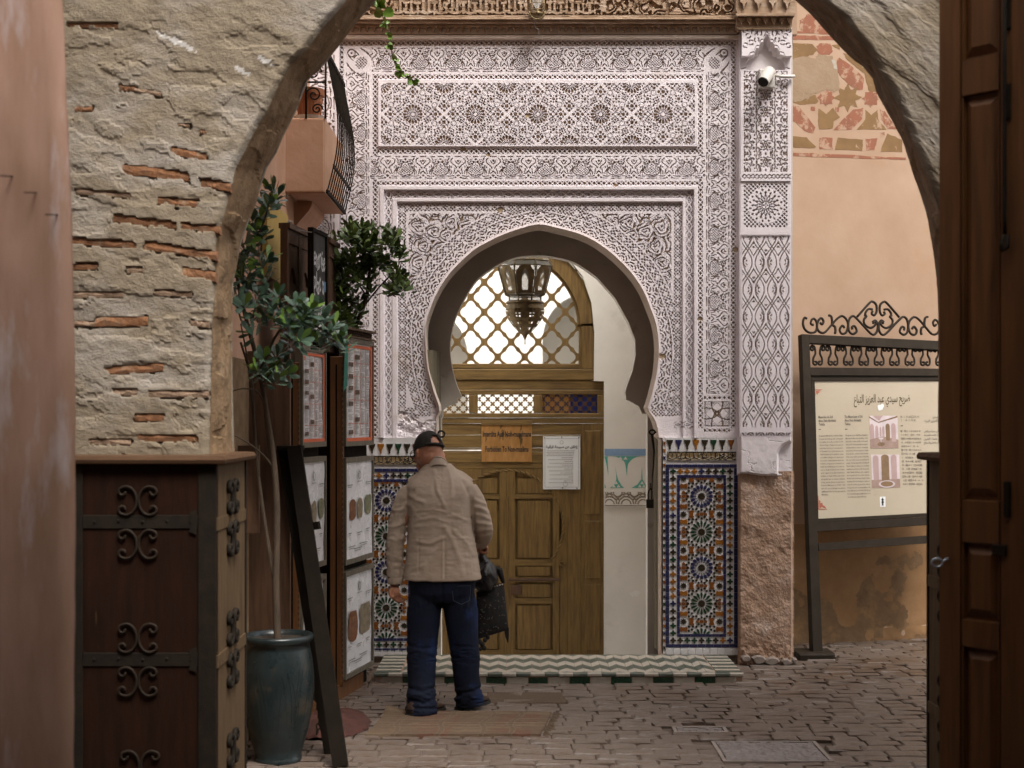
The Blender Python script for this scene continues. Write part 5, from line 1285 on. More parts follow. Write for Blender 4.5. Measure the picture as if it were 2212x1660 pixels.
b = MB(); a = pT(1232, 893); c = pT(1290, 853); b.box(a[0], c[0], YT + .016, YT + .020, a[1], c[1]); b.build('blue_pane', M['bglass'], tim)
# boards above the leaf
for k, (y0, y1) in enumerate(((915.4, 940), (940.5, 968), (968.6, 976), (976.4, 1000), (1000.4, 1013))):
    if k == 2:                                                # a crack between two boards lets the daylight through
        tbox(892, y0, 1041, 972.2, .05, .006, 'board', 'cedarh', .002); tbox(892, 974.4, 1041, y1, .05, .006, 'board', 'cedarh', .0008); tbox(1041.3, y0, 1255, y1, .05, .006, 'board', 'cedarh', .003)
    else: tbox(892, y0, 1304 if k < 1 else 1255, y1, .05, .006 + .003 * (k % 2), 'board', 'cedarh', .003)
tbox(1255.5, 915.6, 1305, 1420, .05, .012, 'stile', 'cedar', .005)
for (y0, y1) in ((930, 1112), (1125, 1250), (1262, 1405)):
    tbox(1264, y0, 1297, y1, -.0125, .021, 'stile_panel', 'cedar', .007); 
tbox(1226, 1013.4, 1255, 1420, .05, .008, 'board', 'cedar', .003); tbox(892, 1013.4, 966, 1420, .05, .008, 'board', 'cedar', .003)
tbox(900, 1002, 1304, 1425, .075, -.051, 'backing_board', 'cedar', .002)  # added behind the boards to stop daylight leaking through the gaps
ho = arc_(1096, 1137, 127, math.pi * .80, math.pi * 2.20, 40); hi = arc_(1096, 1137, 113, math.pi * .80, math.pi * 2.20, 40)
b = MB(); b.prism([pT(966.4, 1013.6)] + [pT(1225.6, 1013.6), pT(1225.6, 1420), pT(1209, 1420), pT(1209, 1212)] + [pT(*p) for p in arc_(1096, 1137, 118, math.pi * 2.205, math.pi * .795, 40)] + [pT(983, 1212), pT(983, 1420), pT(966.4, 1420)], YT - .005, YT + .03); b.build('leaf_surround', M['cedar'], tim)
b = MB()
for k in range(40):                                             # carved rope of the horseshoe
    p0, p1 = [Vector((pT(*q)[0], YT - .007, pT(*q)[1])) for q in (arc_(1096, 1137, 120, math.pi * .80, math.pi * 2.20, 40)[k], arc_(1096, 1137, 120, math.pi * .80, math.pi * 2.20, 40)[k + 1])]
    mid = (p0 + p1) / 2; rad = (mid - Vector((pT(1096, 0)[0], mid.y, pT(0, 1137)[1]))).normalized()
    b.tube([p0 + rad * .013, mid + rad * .004 + Vector((0, -.004, 0)), p1 - rad * .004, p1 - rad * .013], [.006, .008, .008, .006], 6)
for sx_ in (-1, 1):
    c = Vector((pT(1096 + sx_ * 118, 0)[0], YT - .010, pT(0, 1216)[1]))
    b.tube([c + Vector((sx_ * .03 * (1 - i / 14) * math.cos(i * .62), -.002, -.03 * (1 - i / 14) * math.sin(i * .62))) for i in range(14)], .008, 6)
b.build('carved_arch', M['cedar'], tim, smooth=True)
# the two leaves
for (x0, x1, nm) in ((986, 1093.5, 'door_leaf'), (1098.5, 1208, 'door_leaf')):
    b = MB(); a = pT(x0, 1420); c = pT(x1, 1010); b.box(a[0], c[0], YT + .012, YT + .035, a[1], c[1]); lf = b.build(nm, M['cedar'], tim)
    st = 12
    for (xa, xb) in ((x0, x0 + 14), (x1 - 14, x1)): tbox(xa, 1015, xb, 1420, -.0115, .001, 'leaf_stile', 'cedar', .004, lf)
    for (ya, yb_) in ((1068, 1078), (1208, 1222), (1246, 1258), (1292, 1304), (1404, 1420)): tbox(x0 + 14.3, ya, x1 - 14.3, yb_, -.0115, .000, 'leaf_rail', 'cedarh', .003, lf)
    for (ya, yb_) in ((1034, 1066), (1082, 1205), (1224, 1244), (1262, 1290), (1308, 1402)): 
        tbox(x0 + 20, ya, x1 - 20, yb_, -.0112, -.002, 'leaf_panel', 'cedar', .007, lf)
        if yb_ - ya > 60:
            tbox(x0 + 30, ya + 12, (x0 + x1) / 2 - 1, yb_ - 12, .0015, .004, 'panel_board', 'cedar', .003, lf); tbox((x0 + x1) / 2 + 1, ya + 12, x1 - 30, yb_ - 12, .0015, .004, 'panel_board', 'cedar', .003, lf)
tbox(1093.8, 1012, 1098.2, 1420, -.006, .010, 'meeting_bead', 'cedar', .002)
b = MB(); a = pT(1100, 1262); b.tube([Vector((pT(1098, 0)[0], YT - .016, pT(0, 1252)[1])), Vector((pT(1210, 0)[0], YT - .016, pT(0, 1252)[1]))], .012, 8); b.build('draw_bar', M['shutter'], tim)
tbox(1104, 1264, 1126, 1284, -.001, .022, 'bolt_box', 'shutter', .004)
b = MB(); b.lathe((0, 0, 0), [(.0001, .006), (.006, .005), (.008, 0)], 10); me = b.mesh('peephole_stud', M['paper'])
o = link('peephole_stud', me, tim); o.location = (pT(1104, 0)[0], YT - .005, pT(0, 1200)[1]); o.rotation_euler = (R(90), 0, 0)
tbox(1040, 909, 1150, 919, -.019, .030, 'plate_batten', 'cedarh', .003)

# ---- brass plate and paper notice
pl = thing('brass_plaque', 'brass plaque lettered in black forbidding entry to non-muslims on the wooden door', 'plaque', (pT(1095, 0)[0], YT - .02, pT(0, 998)[1]))
b = MB(); a = pT(1040, 998); c = pT(1149, 919); b.bbox(a[0], c[0], YT - .021, YT - .012, a[1], c[1], .002); b.build('plate', M['brass'], pl)
yq = YT - .0225
for (s_, y, w_, nm) in (('Interdits Aux Non-musulmans', 943.5, 104, 'lettering'), ('Forbidden To Non-muslims', 976, 93, 'lettering')):
    v, f = text_geo(s_, .066, 'CENTER', 2, .002); xs = [p[0] for p in v]; sc_ = w_ * STT / (max(xs) - min(xs))
    b = MB(); put_text(b, s_, .066, (pT(1095, 0)[0], yq, pT(0, y)[1]), (1, 0, 0), (0, 0, 1), 'CENTER', 2, .002, sx=sc_); b.build(nm, M['ink'], pl)
no = thing('paper_notice', 'white paper notice in Arabic with a dotted border pinned to the wooden door', 'notice', (pT(1213, 0)[0], YT - .02, pT(0, 1057)[1]))
a = pT(1173, 1057); c = pT(1253, 943); yn = YT - .023
b = MB(); n = 8
xs = np.linspace(a[0], c[0], n); zs_ = np.linspace(c[1], a[1], n); X_, Z_ = np.meshgrid(xs, zs_)
Yp = yn + .003 * np.sin((X_ - a[0]) * 14) * np.cos((Z_ - a[1]) * 9)
b.add([(float(x), float(y), float(z)) for x, y, z in zip(X_.ravel(), Yp.ravel(), Z_.ravel())] + [(float(x), float(y) + .0008, float(z)) for x, y, z in zip(X_.ravel(), Yp.ravel(), Z_.ravel())],
      [(i * n + j, (i + 1) * n + j, (i + 1) * n + j + 1, i * n + j + 1) for i in range(n - 1) for j in range(n - 1)] + [(64 + i * n + j, 64 + i * n + j + 1, 64 + (i + 1) * n + j + 1, 64 + (i + 1) * n + j) for i in range(n - 1) for j in range(n - 1)])
b.build('sheet', M['paper'], no)
b = MB(); yi = yn - .0042
pq = lambda x, y: (pT(x, 0)[0], yi, pT(0, y)[1])
for i in range(34):                                             # dotted border
    for y in (947.5, 1052.5): p = pq(1177 + i * 2.2, y); b.box(p[0] - .0026, p[0] + .0026, yi, yi + .0006, p[2] - .0024, p[2] + .0024)
for i in range(47):
    for x in (1177, 1249.5): p = pq(x, 949 + i * 2.2); b.box(p[0] - .0026, p[0] + .0026, yi, yi + .0006, p[2] - .0024, p[2] + .0024)
b.build('dotted_border', M['greyink'], no)
b = MB(); put_text(b, arabic('إعلان عن صبيحة قرآنية'), .030, pq(1213, 968), (1, 0, 0), (0, 0, 1), 'CENTER', 2, .001); b.build('heading', M['ink'], no)
b = MB()
for k, (y, x0, x1) in enumerate([(974, 1186, 1240), (977.5, 1184, 1240), (981, 1186, 1240), (984.5, 1184, 1238), (989, 1213, 1238), (993, 1186, 1236), (997, 1222, 1238), (1001, 1186, 1238), (1005, 1214, 1238), (1009, 1186, 1238), (1013.5, 1222, 1238), (1017.5, 1186, 1236), (1022, 1210, 1238), (1026, 1187, 1238), (1030.5, 1228, 1238), (1035, 1186, 1238), (1039, 1222, 1238), (1043, 1186, 1238)]):
    x = x1
    while x > x0:
        w_ = rb.uniform(2, 6); p = pq(x - w_ / 2, y); b.box(p[0] - w_ * STT / 2, p[0] + w_ * STT / 2, yi, yi + .0005, p[2] - .0019, p[2] + .0019); x -= w_ + 1.0
b.build('text_lines', M['greyink'], no)
b = MB()
for (x, y, r0) in ((1221, 1046, 5.2), (1213, 956, 4)):
    o2 = [(pT(x + r0 * math.cos(t), 0)[0], pT(0, y + r0 * math.sin(t))[1]) for t in np.linspace(0, 6.283, 20)[:-1]]; i2_ = [(pT(x + (r0 - .7) * math.cos(t), 0)[0], pT(0, y + (r0 - .7) * math.sin(t))[1]) for t in np.linspace(0, 6.283, 20)[:-1]]
    b.ring(o2, i2_, yi, yi + .0005)
b.build('stamp', M['greyink'], no)
for (x, y, m_) in ((1176, 946, 'tileochre'), (1213, 945, 'tileochre'), (1250, 946, 'tiledark'), (1215, 1054, 'tiledark'), (1246, 1055, 'tilegreen')):
    b = MB(); p = pq(x, y); b.lathe((0, 0, 0), [(.0001, .006), (.005, .005), (.006, 0)], 8); me = b.mesh('drawing_pin', M[m_]); o = link('drawing_pin', me, no); o.location = p; o.rotation_euler = (R(90), 0, 0)

# ================================================================ courtyard beyond the screen
ct = thing('courtyard_arcade', 'bright white courtyard wall with round arches seen through the fanlight lattice', 'wall', (.3, 15, -.2))
YC = 15.0; pC = lambda x, y: ((x - CX) * YC / F, EYE - (y - HY) * YC / F)
b = MB()
for cx in (918, 1264): pass
def arcade(cx, w, top): return [pC(cx - w, 1700)] + [pC(*p) for p in arc_(cx, top + w * 1.1, w, math.pi, 2 * math.pi, 16, w * 1.1)] + [pC(cx + w, 1700)]
pts = [(-7, -.36)] + [(x, max(z, -.36)) for x, z in arcade(918, 92, 668)] + [(x, max(z, -.36)) for x, z in arcade(1264, 92, 636)] + [(7, -.36), (7, 5.5), (-7, 5.5)]
b.prism(pts, YC, YC + .3); b.build('arcade_wall', M['courtw'], ct)
b = MB(); b.box(-7, 7, YC + .75, YC + .9, -.36, 5.5); b.box(-7, 7, YC + .31, YC + .74, 4.9, 5.2); b.build('arcade_back', M['courtw'], ct)
b = MB(); b.box(-7.2, -7, 11, YC + 2, -.36, 5.5); b.box(7, 7.2, 11, YC + 2, -.36, 5.5); b.build('side_wall', M['courtw'], ct)

# ================================================================ lantern
lan = thing('hanging_lantern', 'ornate brass and glass lantern hanging inside the horseshoe arch', 'lantern', (XY(1134, 11.08), 11.08, ZY(735, 11.08)))
YL = 11.08; cxl, pz = XY(1134, YL), lambda y: ZY(y, YL); pr = lambda p: p * YL / F
def octa(r, z, ph=math.pi / 8): return [Vector((cxl + r * math.cos(ph + q * math.pi / 4), YL + r * math.sin(ph + q * math.pi / 4), z)) for q in range(8)]
top_r, wr, nr = pr(57), pr(62), pr(45)
lv = [(pz(566), pr(56)), (pz(578), pr(63)), (pz(636), pr(46)), (pz(640), pr(37)), (pz(652), pr(37))]
bars = MB(); gl = MB()
for (z0, r0), (z1, r1) in zip(lv[:-1], lv[1:]):
    A, B = octa(r0, z0), octa(r1, z1)
    for q in range(8):
        bars.tube([A[q], B[q]], pr(1.5), 5); bars.tube([A[q], A[(q + 1) % 8]], pr(1.4), 5); bars.tube([B[q], B[(q + 1) % 8]], pr(1.4), 5)
        gl.add([A[q] * .985 + Vector((cxl, YL, A[q].z)) * .015, A[(q + 1) % 8] * .985 + Vector((cxl, YL, A[q].z)) * .015, B[(q + 1) % 8] * .985 + Vector((cxl, YL, B[q].z)) * .015, B[q] * .985 + Vector((cxl, YL, B[q].z)) * .015], [(0, 1, 2, 3)])
bars.build('frame', M['lamp'], lan); gl.build('glass_panes', M['glass'], lan)
A, B = octa(lv[1][1] * 1.005, lv[1][0]), octa(lv[2][1] * 1.005, lv[2][0])
for q in range(8):                                              # pierced sheet with a pointed window
    u0 = [A[q].lerp(A[(q + 1) % 8], s_) for s_ in (0.06, .94)]; u1 = [B[q].lerp(B[(q + 1) % 8], s_) for s_ in (.06, .94)]
    pp = lambda s_, t_: u0[0].lerp(u0[1], s_).lerp(u1[0].lerp(u1[1], s_), t_)
    win = [(.5, .12), (.62, .24), (.7, .40), (.68, .7), (.74, .78), (.66, .90), (.34, .90), (.26, .78), (.32, .7), (.3, .40), (.38, .24)]
    N_ = len(win); out = []
    for (s_, t_) in win:
        a = math.atan2(t_ - .5, s_ - .5); m_ = max(abs(math.cos(a)), abs(math.sin(a))); out.append((.5 + .5 * math.cos(a) / m_, .5 + .5 * math.sin(a) / m_))
    bb = MB(); bb.add([pp(*o) for o in out] + [pp(*w_) for w_ in win], [(i, (i + 1) % N_, N_ + (i + 1) % N_, N_ + i) for i in range(N_)]); bb.build('pierced_sheet', M['lamp'], lan)
prof = [(pr(40), pz(652)), (pr(42), pz(655)), (pr(38), pz(658)), (pr(42), pz(668)), (pr(42), pz(676)), (pr(37), pz(690)), (pr(27), pz(704)), (pr(14), pz(718)), (pr(6), pz(724)), (pr(2.5), pz(732)), (.001, pz(736))]
bo = MB(); N_ = 32                                              # pierced bowl: every other small quad left open
vs_ = [Vector((cxl + r * math.cos(2 * math.pi * q / N_), YL + r * math.sin(2 * math.pi * q / N_), z)) for r, z in prof for q in range(N_)]
fs_ = []
for i in range(len(prof) - 1):
    for q in range(N_):
        f = (i * N_ + q, i * N_ + (q + 1) % N_, (i + 1) * N_ + (q + 1) % N_, (i + 1) * N_ + q)
        if 2 < i < 7 and q % 4 in (1, 2):
            c = sum((vs_[k] for k in f), Vector()) / 4; n0 = len(vs_); vs_ += [vs_[k].lerp(c, .42) for k in f]
            fs_ += [(f[k], f[(k + 1) % 4], n0 + (k + 1) % 4, n0 + k) for k in range(4)]
        else: fs_.append(f)
bo.add(vs_, fs_); bo.tube([Vector((cxl, YL, pz(734))), Vector((cxl, YL, pz(745)))], pr(1.2), 5); bo.build('pierced_bowl', M['lamp'], lan)
cr = MB(); cr.lathe((cxl, YL, 0), [(pr(56), pz(566)), (pr(40), pz(545)), (pr(16), pz(535)), (pr(5), pz(515)), (.002, pz(505))], 8); cr.tube([Vector((cxl, YL, pz(512))), Vector((cxl, YL, pz(440)))], .006, 6); cr.build('crown', M['lamp'], lan)
b = MB(); b.box(cxl - .6, cxl + .6, YL - .03, YL + .03, pz(440), pz(432)); tag(b.build('lantern_bracket', M['greywood']), 'small timber bar the brass lantern hangs from', 'beam')

# ---- padlock, bolt and ring on the jamb
pk = thing('padlock', 'small black padlock hanging on the right door jamb beside the tiles', 'padlock', P(1404, 1097, 10.2))
c = P(1404, 1086, 10.2); b = MB(); b.bbox(c.x - .026, c.x + .026, c.y - .012, c.y + .012, c.z - .040, c.z + .022, .004); b.build('lock_body', M['iron'], pk)
b = MB(); b.tube([c + Vector((-.013, 0, .02)), c + Vector((-.014, 0, .06)), c + Vector((-.008, 0, .085)), c + Vector((.005, 0, .10)), c + Vector((.014, 0, .08)), c + Vector((.013, 0, .02))], .005, 8)
b.tube([c + Vector((0, 0, .09)), c + Vector((.004, 0, .14)), c + Vector((.016, 0, .135)), c + Vector((.012, 0, .09))], .004, 8); b.build('shackle', M['iron'], pk, smooth=True)
lb = thing('latch_hook', 'black iron hook hanging from a ring on the right door jamb', 'hook', P(1408, 1040, 10.2))
b = MB(); c = P(1409, 934, 10.2); b.tube([c + Vector((.020 * math.cos(a), -.01 + .003 * a, .016 * math.sin(a))) for a in np.linspace(0, 6.5, 20)], .006, 8); b.tube([c + Vector((.018, 0, 0)), c + Vector((.05, .01, -.004))], .006, 8); b.build('ring', M['iron'], lb, smooth=True)
b = MB(); b.tube([P(1408, 938, 10.19), P(1411, 958, 10.18), P(1413, 975, 10.18), P(1412, 1005, 10.18), P(1409, 1030, 10.18), P(1409, 1044, 10.18)], [.008, .009, .007, .005, .004, .003], 8); b.build('hook_bar', M['iron'], lb, smooth=True)
rg2 = MB(); c = P(953, 938, 10.2); rg2.tube([c + Vector((.024 * math.cos(a), -.012 * math.sin(a * .5), .022 * math.sin(a))) for a in np.linspace(0, 6.4, 22)], .007, 8); rg2.tube([c + Vector((-.022, 0, .004)), c + Vector((-.05, .02, .01))], .007, 8)
tag(rg2.build('iron_ring', M['iron'], smooth=True), "black iron ring on the door jamb behind the man's cap", 'ring')
# ================================================================ shop house on the left, with its balcony
XW = -1.43
shop = thing('shop_house', 'peach plastered shop house with a projecting balcony and bellied iron grille', 'building', (XW, 8.3, 0))
zs3 = np.linspace(-.03, 5.2, 150); ys3 = np.linspace(6.46, 10.03, 100)
Y_, Z_ = np.meshgrid(ys3, zs3)
X_ = XW + .012 * (fbm(Y_ * 2.5, Z_ * 2.5, 4, 71) - .5) + .006 * (fbm(Y_ * 11, Z_ * 11, 3, 72) - .5)
hgrid('plaster_face', X_[::-1], Y_[::-1], Z_[::-1], np.ones((149, 99), bool), None, [M['peach2']], shop)
b = MB(); b.box(-6, XW - .03, 6.46, 10.04, -.03, 5.2); b.build('masonry', M['peach2'], shop)
yn_, yf_, xb_ = 8.98, 9.93, -1.184
zb0, zb1 = 3.165, 3.632
b = MB(); b.box(XW - .02, xb_, yn_, yn_ + .09, zb0, zb1); b.box(xb_ - .09, xb_, yn_ + .091, yf_, zb0, zb1 + .004); b.box(XW + .02, xb_ - .001, yn_ + .001, yf_, zb0 - .002, zb0 + .07)
b.build('balcony_parapet', M['peach2'], shop)
X_, Z_ = np.meshgrid(np.linspace(XW - .02, xb_ + .002, 50), np.linspace(zb0 - .004, zb1 + .004, 60))
ed = np.minimum(np.minimum(X_ - X_.min() + 1, X_.max() - X_), np.minimum(Z_ - Z_.min(), Z_.max() - Z_))
hgrid('parapet_face', X_[::-1], (yn_ - .006 + .008 * (fbm(X_ * 6, Z_ * 6, 4, 73) - .5) + .012 * np.clip(1 - ed / .012, 0, 1) ** 2)[::-1], Z_[::-1], np.ones((59, 49), bool), None, [M['peach2']], shop)
b = MB(); n = 8                                                # curved haunch under the balcony
pr_ = [(XW + .235 * (1 - math.cos(t)), zb0 - .004 - .20 * (1 - math.sin(t))) for t in np.linspace(0, math.pi / 2, n)]
b.prism([(XW - .02, zb0 - .004), ] + [(XW - .02, zb0 - .21)] + [(XW + .12 * math.sin(t) ** 2, zb0 - .21 + .205 * t / (math.pi / 2)) for t in np.linspace(0, math.pi / 2, n)], yn_ + .35, yf_); b.build('balcony_haunch', M['peach2'], shop)
gp = [(-1.172, 4.06), (-1.160, 3.98), (-1.135, 3.85), (-1.108, 3.70), (-1.100, 3.55), (-1.110, 3.42), (-1.135, 3.30), (-1.168, 3.17)]
gsp = spline([(x, 0, z) for x, z in gp], 4)
for k in range(11):
    y = yn_ + .01 + k * (yf_ - yn_ - .02) / 10
    b = MB(); b.tube([(p.x, y, p.z) for p in gsp], .0048, 6); b.build('grille_bar', M['iron'], shop, smooth=True)
b = MB()
for (i, w) in ((0, .014), (len(gsp) - 1, .016), (len(gsp) - 6, .008)):
    b.bar((gsp[i].x + .002, yn_ - .01, gsp[i].z), (gsp[i].x + .002, yf_, gsp[i].z), w, .022)
b.build('grille_rail', M['iron'], shop)
b = MB(); y = yn_ - .004                                     # scrollwork end panel
for (cx, cz, r, s_) in ((-1.25, 3.92, .05, 1), (-1.25, 3.78, .05, -1), (-1.23, 3.69, .035, 1), (-1.22, 4.02, .04, 1)):
    b.tube([(cx + s_ * r * (1 - i / 26) * math.cos(i * .42), y, cz + r * (1 - i / 26) * math.sin(i * .42)) for i in range(24)], .0055, 5)
b.bar((-1.30, y, 3.63), (-1.30, y, 4.2), .012, .012); b.bar((-1.178, y, 3.63), (-1.175, y, 4.1), .012, .012); b.bar((-1.30, y, 3.86), (-1.178, y, 3.86), .010, .010)
b.build('grille_scrollwork', M['iron'], shop, smooth=True)
# terracotta pot on the balcony
tp = thing('terracotta_pot', 'terracotta flower pot with a white saucer standing on the balcony parapet', 'flower pot', (-1.29, 9.08, zb1))
c = Vector((-1.295, 9.10, zb1 + .006))
b = MB(); b.lathe(c, [(.001, .02), (.062, .02), (.085, .155), (.094, .158), (.097, .20), (.088, .203), (.080, .17), (.001, .168)], 24)
for q in range(12):
    a = 2 * math.pi * q / 12; b.tube([c + Vector((math.cos(a) * (.0655 + .005), math.sin(a) * (.0655 + .005), .04)), c + Vector((math.cos(a) * .079, math.sin(a) * .079, .115)), c + Vector((math.cos(a + .2) * .083, math.sin(a + .2) * .083, .135))], .005, 5)
b.build('pot_body', M['terra'], tp, smooth=False)
b = MB(); b.lathe(c, [(.001, .0), (.075, .0), (.10, .026), (.095, .027), (.072, .008), (.001, .008)], 24); b.build('saucer', M['paper'], tp)
b = MB(); b.lathe(c, [(.001, -.006), (.080, -.006), (.086, -.001), (.001, -.0005)], 24); b.build('saucer_foot', M['leafnew'], tp)

# ================================================================ things along the shop front
def wallboard(name, mt, x0, x1, Y0, Y1, y0, y1, label, cat, Yref=None):
    A, B = P(x0, HY, Y0), P(x1, HY, Y1); A.z = B.z = 0
    u = (B - A).normalized(); n_ = Vector((u.y, -u.x, 0)); L_ = (B - A).length
    z0, z1 = ZY(y1, Y0), ZY(y0, Y0)
    t = thing(name, label, cat, (A.x, A.y, z0))
    def put(mb, a0, a1, c0, c1, d0, d1, k=None, bev=0):
        mb.obox(A + u * (a0 + a1) / 2 + n_ * (d0 + d1) / 2 + Vector((0, 0, (c0 + c1) / 2)), u * (a1 - a0) / 2, n_ * (d1 - d0) / 2, Vector((0, 0, (c1 - c0) / 2)), k)
    return t, A, u, n_, L_, z0, z1, put
t, A, u, n_, L_, z0, z1, put = wallboard('yellow_board', 'yellowb', 566, 612, 8.1, 8.82, 428, 596, 'plain mustard yellow board fixed to the shop wall behind the plant', 'board')
b = MB(); put(b, 0, L_, z0, z1, .0, .03); b.build('panel', M['yellowb'], t)
for (a, c) in ((L_ - .02, z0 + .04), (L_ - .02, z1 - .04)):
    b = MB(); q = A + u * a + Vector((0, 0, c)); b.tube([q + n_ * .03, q + n_ * .06], .006, 6); b.build('screw', M['wire'], t)
def shutter(x0, x1, Y0, Y1, y0, y1, label, narch):
    t, A, u, n_, L_, z0, z1, put = wallboard('carved_shutter', 'shutter', x0, x1, Y0, Y1, y0, y1, label, 'shutter')
    b = MB(); put(b, 0, L_, z0, z1, -.02, .0); b.build('backing', M['shutter'], t)
    w = L_ / narch
    for k in range(narch + 1):
        b = MB(); put(b, max(0, k * w - .03), min(L_, k * w + .03), z0, z1, .0005, .022); b.build('stile', M['shutter'], t)
    b = MB(); put(b, 0, L_, z1, z1 + .03, -.03, .035); put(b, .031, L_ - .031, z1 - .08, z1 - .002, .0008, .020); b.build('head_rail', M['shutter'], t)
    for k in range(narch):
        b = MB(); a0, a1 = k * w + .032, (k + 1) * w - .032; cc = (a0 + a1) / 2; hw = (a1 - a0) / 2; ztop = z1 - .35
        prof = [(a0, z1 - .082), (a0, ztop - .25)] + [(cc - hw * .82 * math.cos(s_), ztop - .05 + (.16 + .03) * math.sin(s_) ** .8 * 1.0) for s_ in np.linspace(0, math.pi, 14)] + [(a1, ztop - .25), (a1, z1 - .082)]
        # spandrel board with an arched cut
        arch_ = [(cc - hw * .82 * math.cos(s_), ztop - .06 + .20 * math.sin(s_)) for s_ in np.linspace(0, math.pi, 16)]
        pts = [(a0, z1 - .082), (a0, ztop - .3), (cc - hw * .82, ztop - .3)] + arch_ + [(cc + hw * .82, ztop - .3), (a1, ztop - .3), (a1, z1 - .082)]
        N_ = len(pts); v = [A + u * p[0] + n_ * .014 + Vector((0, 0, p[1])) for p in pts] + [A + u * p[0] + n_ * .001 + Vector((0, 0, p[1])) for p in pts]
        b.add(v, [list(range(N_))[::-1], list(range(N_, 2 * N_))] + [(i, (i + 1) % N_, N_ + (i + 1) % N_, N_ + i) for i in range(N_)]); b.build('arched_board', M['shutter'], t)
        b = MB(); put(b, a0, a1, z0, z0 + .5, .001, .012); put(b, a0 + .02, a1 - .02, z0 + .05, z0 + .45, .0125, .02); b.build('lower_panel', M['shutter'], t)
        b = MB()
        for s_ in range(5): put(b, cc - .004 + (s_ - 2) * hw * .3, cc + .004 + (s_ - 2) * hw * .3, z0 + .502, ztop - .302, .001, .008)
        b.build('fretwork', M['orangewood'], t)
shutter(613, 668, 8.0, 8.52, 493, 800, 'brown carved shutter with pointed arches left of the chalkboard', 2)
shutter(702, 723, 8.62, 8.95, 524, 760, 'brown carved shutter between the chalkboard and the bushy dark tree', 1)
t, A, u, n_, L_, z0, z1, put = wallboard('chalkboard', 'board', 670.5, 702.5, 8.05, 8.36, 491, 692, 'tall narrow chalkboard with white handwritten menu words', 'chalkboard')
b = MB(); put(b, 0, L_, z0, z1, -.012, .006); b.build('slate', M['board'], t)
fw = .022
for (a0, a1, c0, c1) in ((0, fw, z0, z1), (L_ - fw, L_, z0, z1), (fw, L_ - fw, z1 - fw, z1), (fw, L_ - fw, z0, z0 + fw)):
    b = MB(); put(b, a0, a1, c0, c1, -.016, .016); b.build('frame_bar', M['black'], t)
def chalk(s_, zc, hgt, w_, k='chalk'):
    v, f = text_geo(s_, 1, 'LEFT', 2, .012); xs = [p[0] for p in v]; zz_ = [p[1] for p in v]
    b = MB(); org = A + u * .04 + n_ * .008 + Vector((0, 0, zc)); sx_ = w_ / max(xs); sz_ = hgt
    b.add([org + u * (x * sx_) + Vector((0, 0, y * sz_)) + Vector((0, 0, .015 * math.sin(x * 5))) for x, y, z in v], [q[::-1] for q in f] if False else f); b.build('chalk_word', M[k], t)
WL = L_ - .075
chalk('entrée', z1 - .22, .17, WL); chalk('plat s', z1 - .355, .16, WL * .9); chalk('Dessert', z1 - .50, .17, WL)
b = MB()
for k in range(5): b.bar(A + u * (L_ - .055 + .008 * k) + n_ * .009 + Vector((0, 0, z1 - .345 + .01 * (k % 2))), A + u * (L_ - .06 + .009 * k) + n_ * .009 + Vector((0, 0, z1 - .285)), .005, .001, n_)
b.build('chalk_star', M['bluepaint'], t)
b = MB(); q = A + u * 0 + Vector((0, 0, z1 - .03)); b.tube([q + Vector((-.08, 0, .012)), q + Vector((.01, 0, 0))], .003, 5); b.build('hanging_nail', M['wire'], t)
# dark door of the shop, behind the menu stands
b = MB(); b.box(XW + .01, -1.06, 8.97, 9.03, 0, 2.25)
tag(b.build('shop_door', M['black']), 'dark shop door leaf standing open in the gap between the two menu stands', 'door')
b = MB(); b.box(XW + .012, -1.19, 7.62, 7.66, 0, 2.1); b.box(XW + .012, -1.30, 7.3, 7.34, 1.15, 1.6)
b.build('timber_panel', M['shutter'], shop)

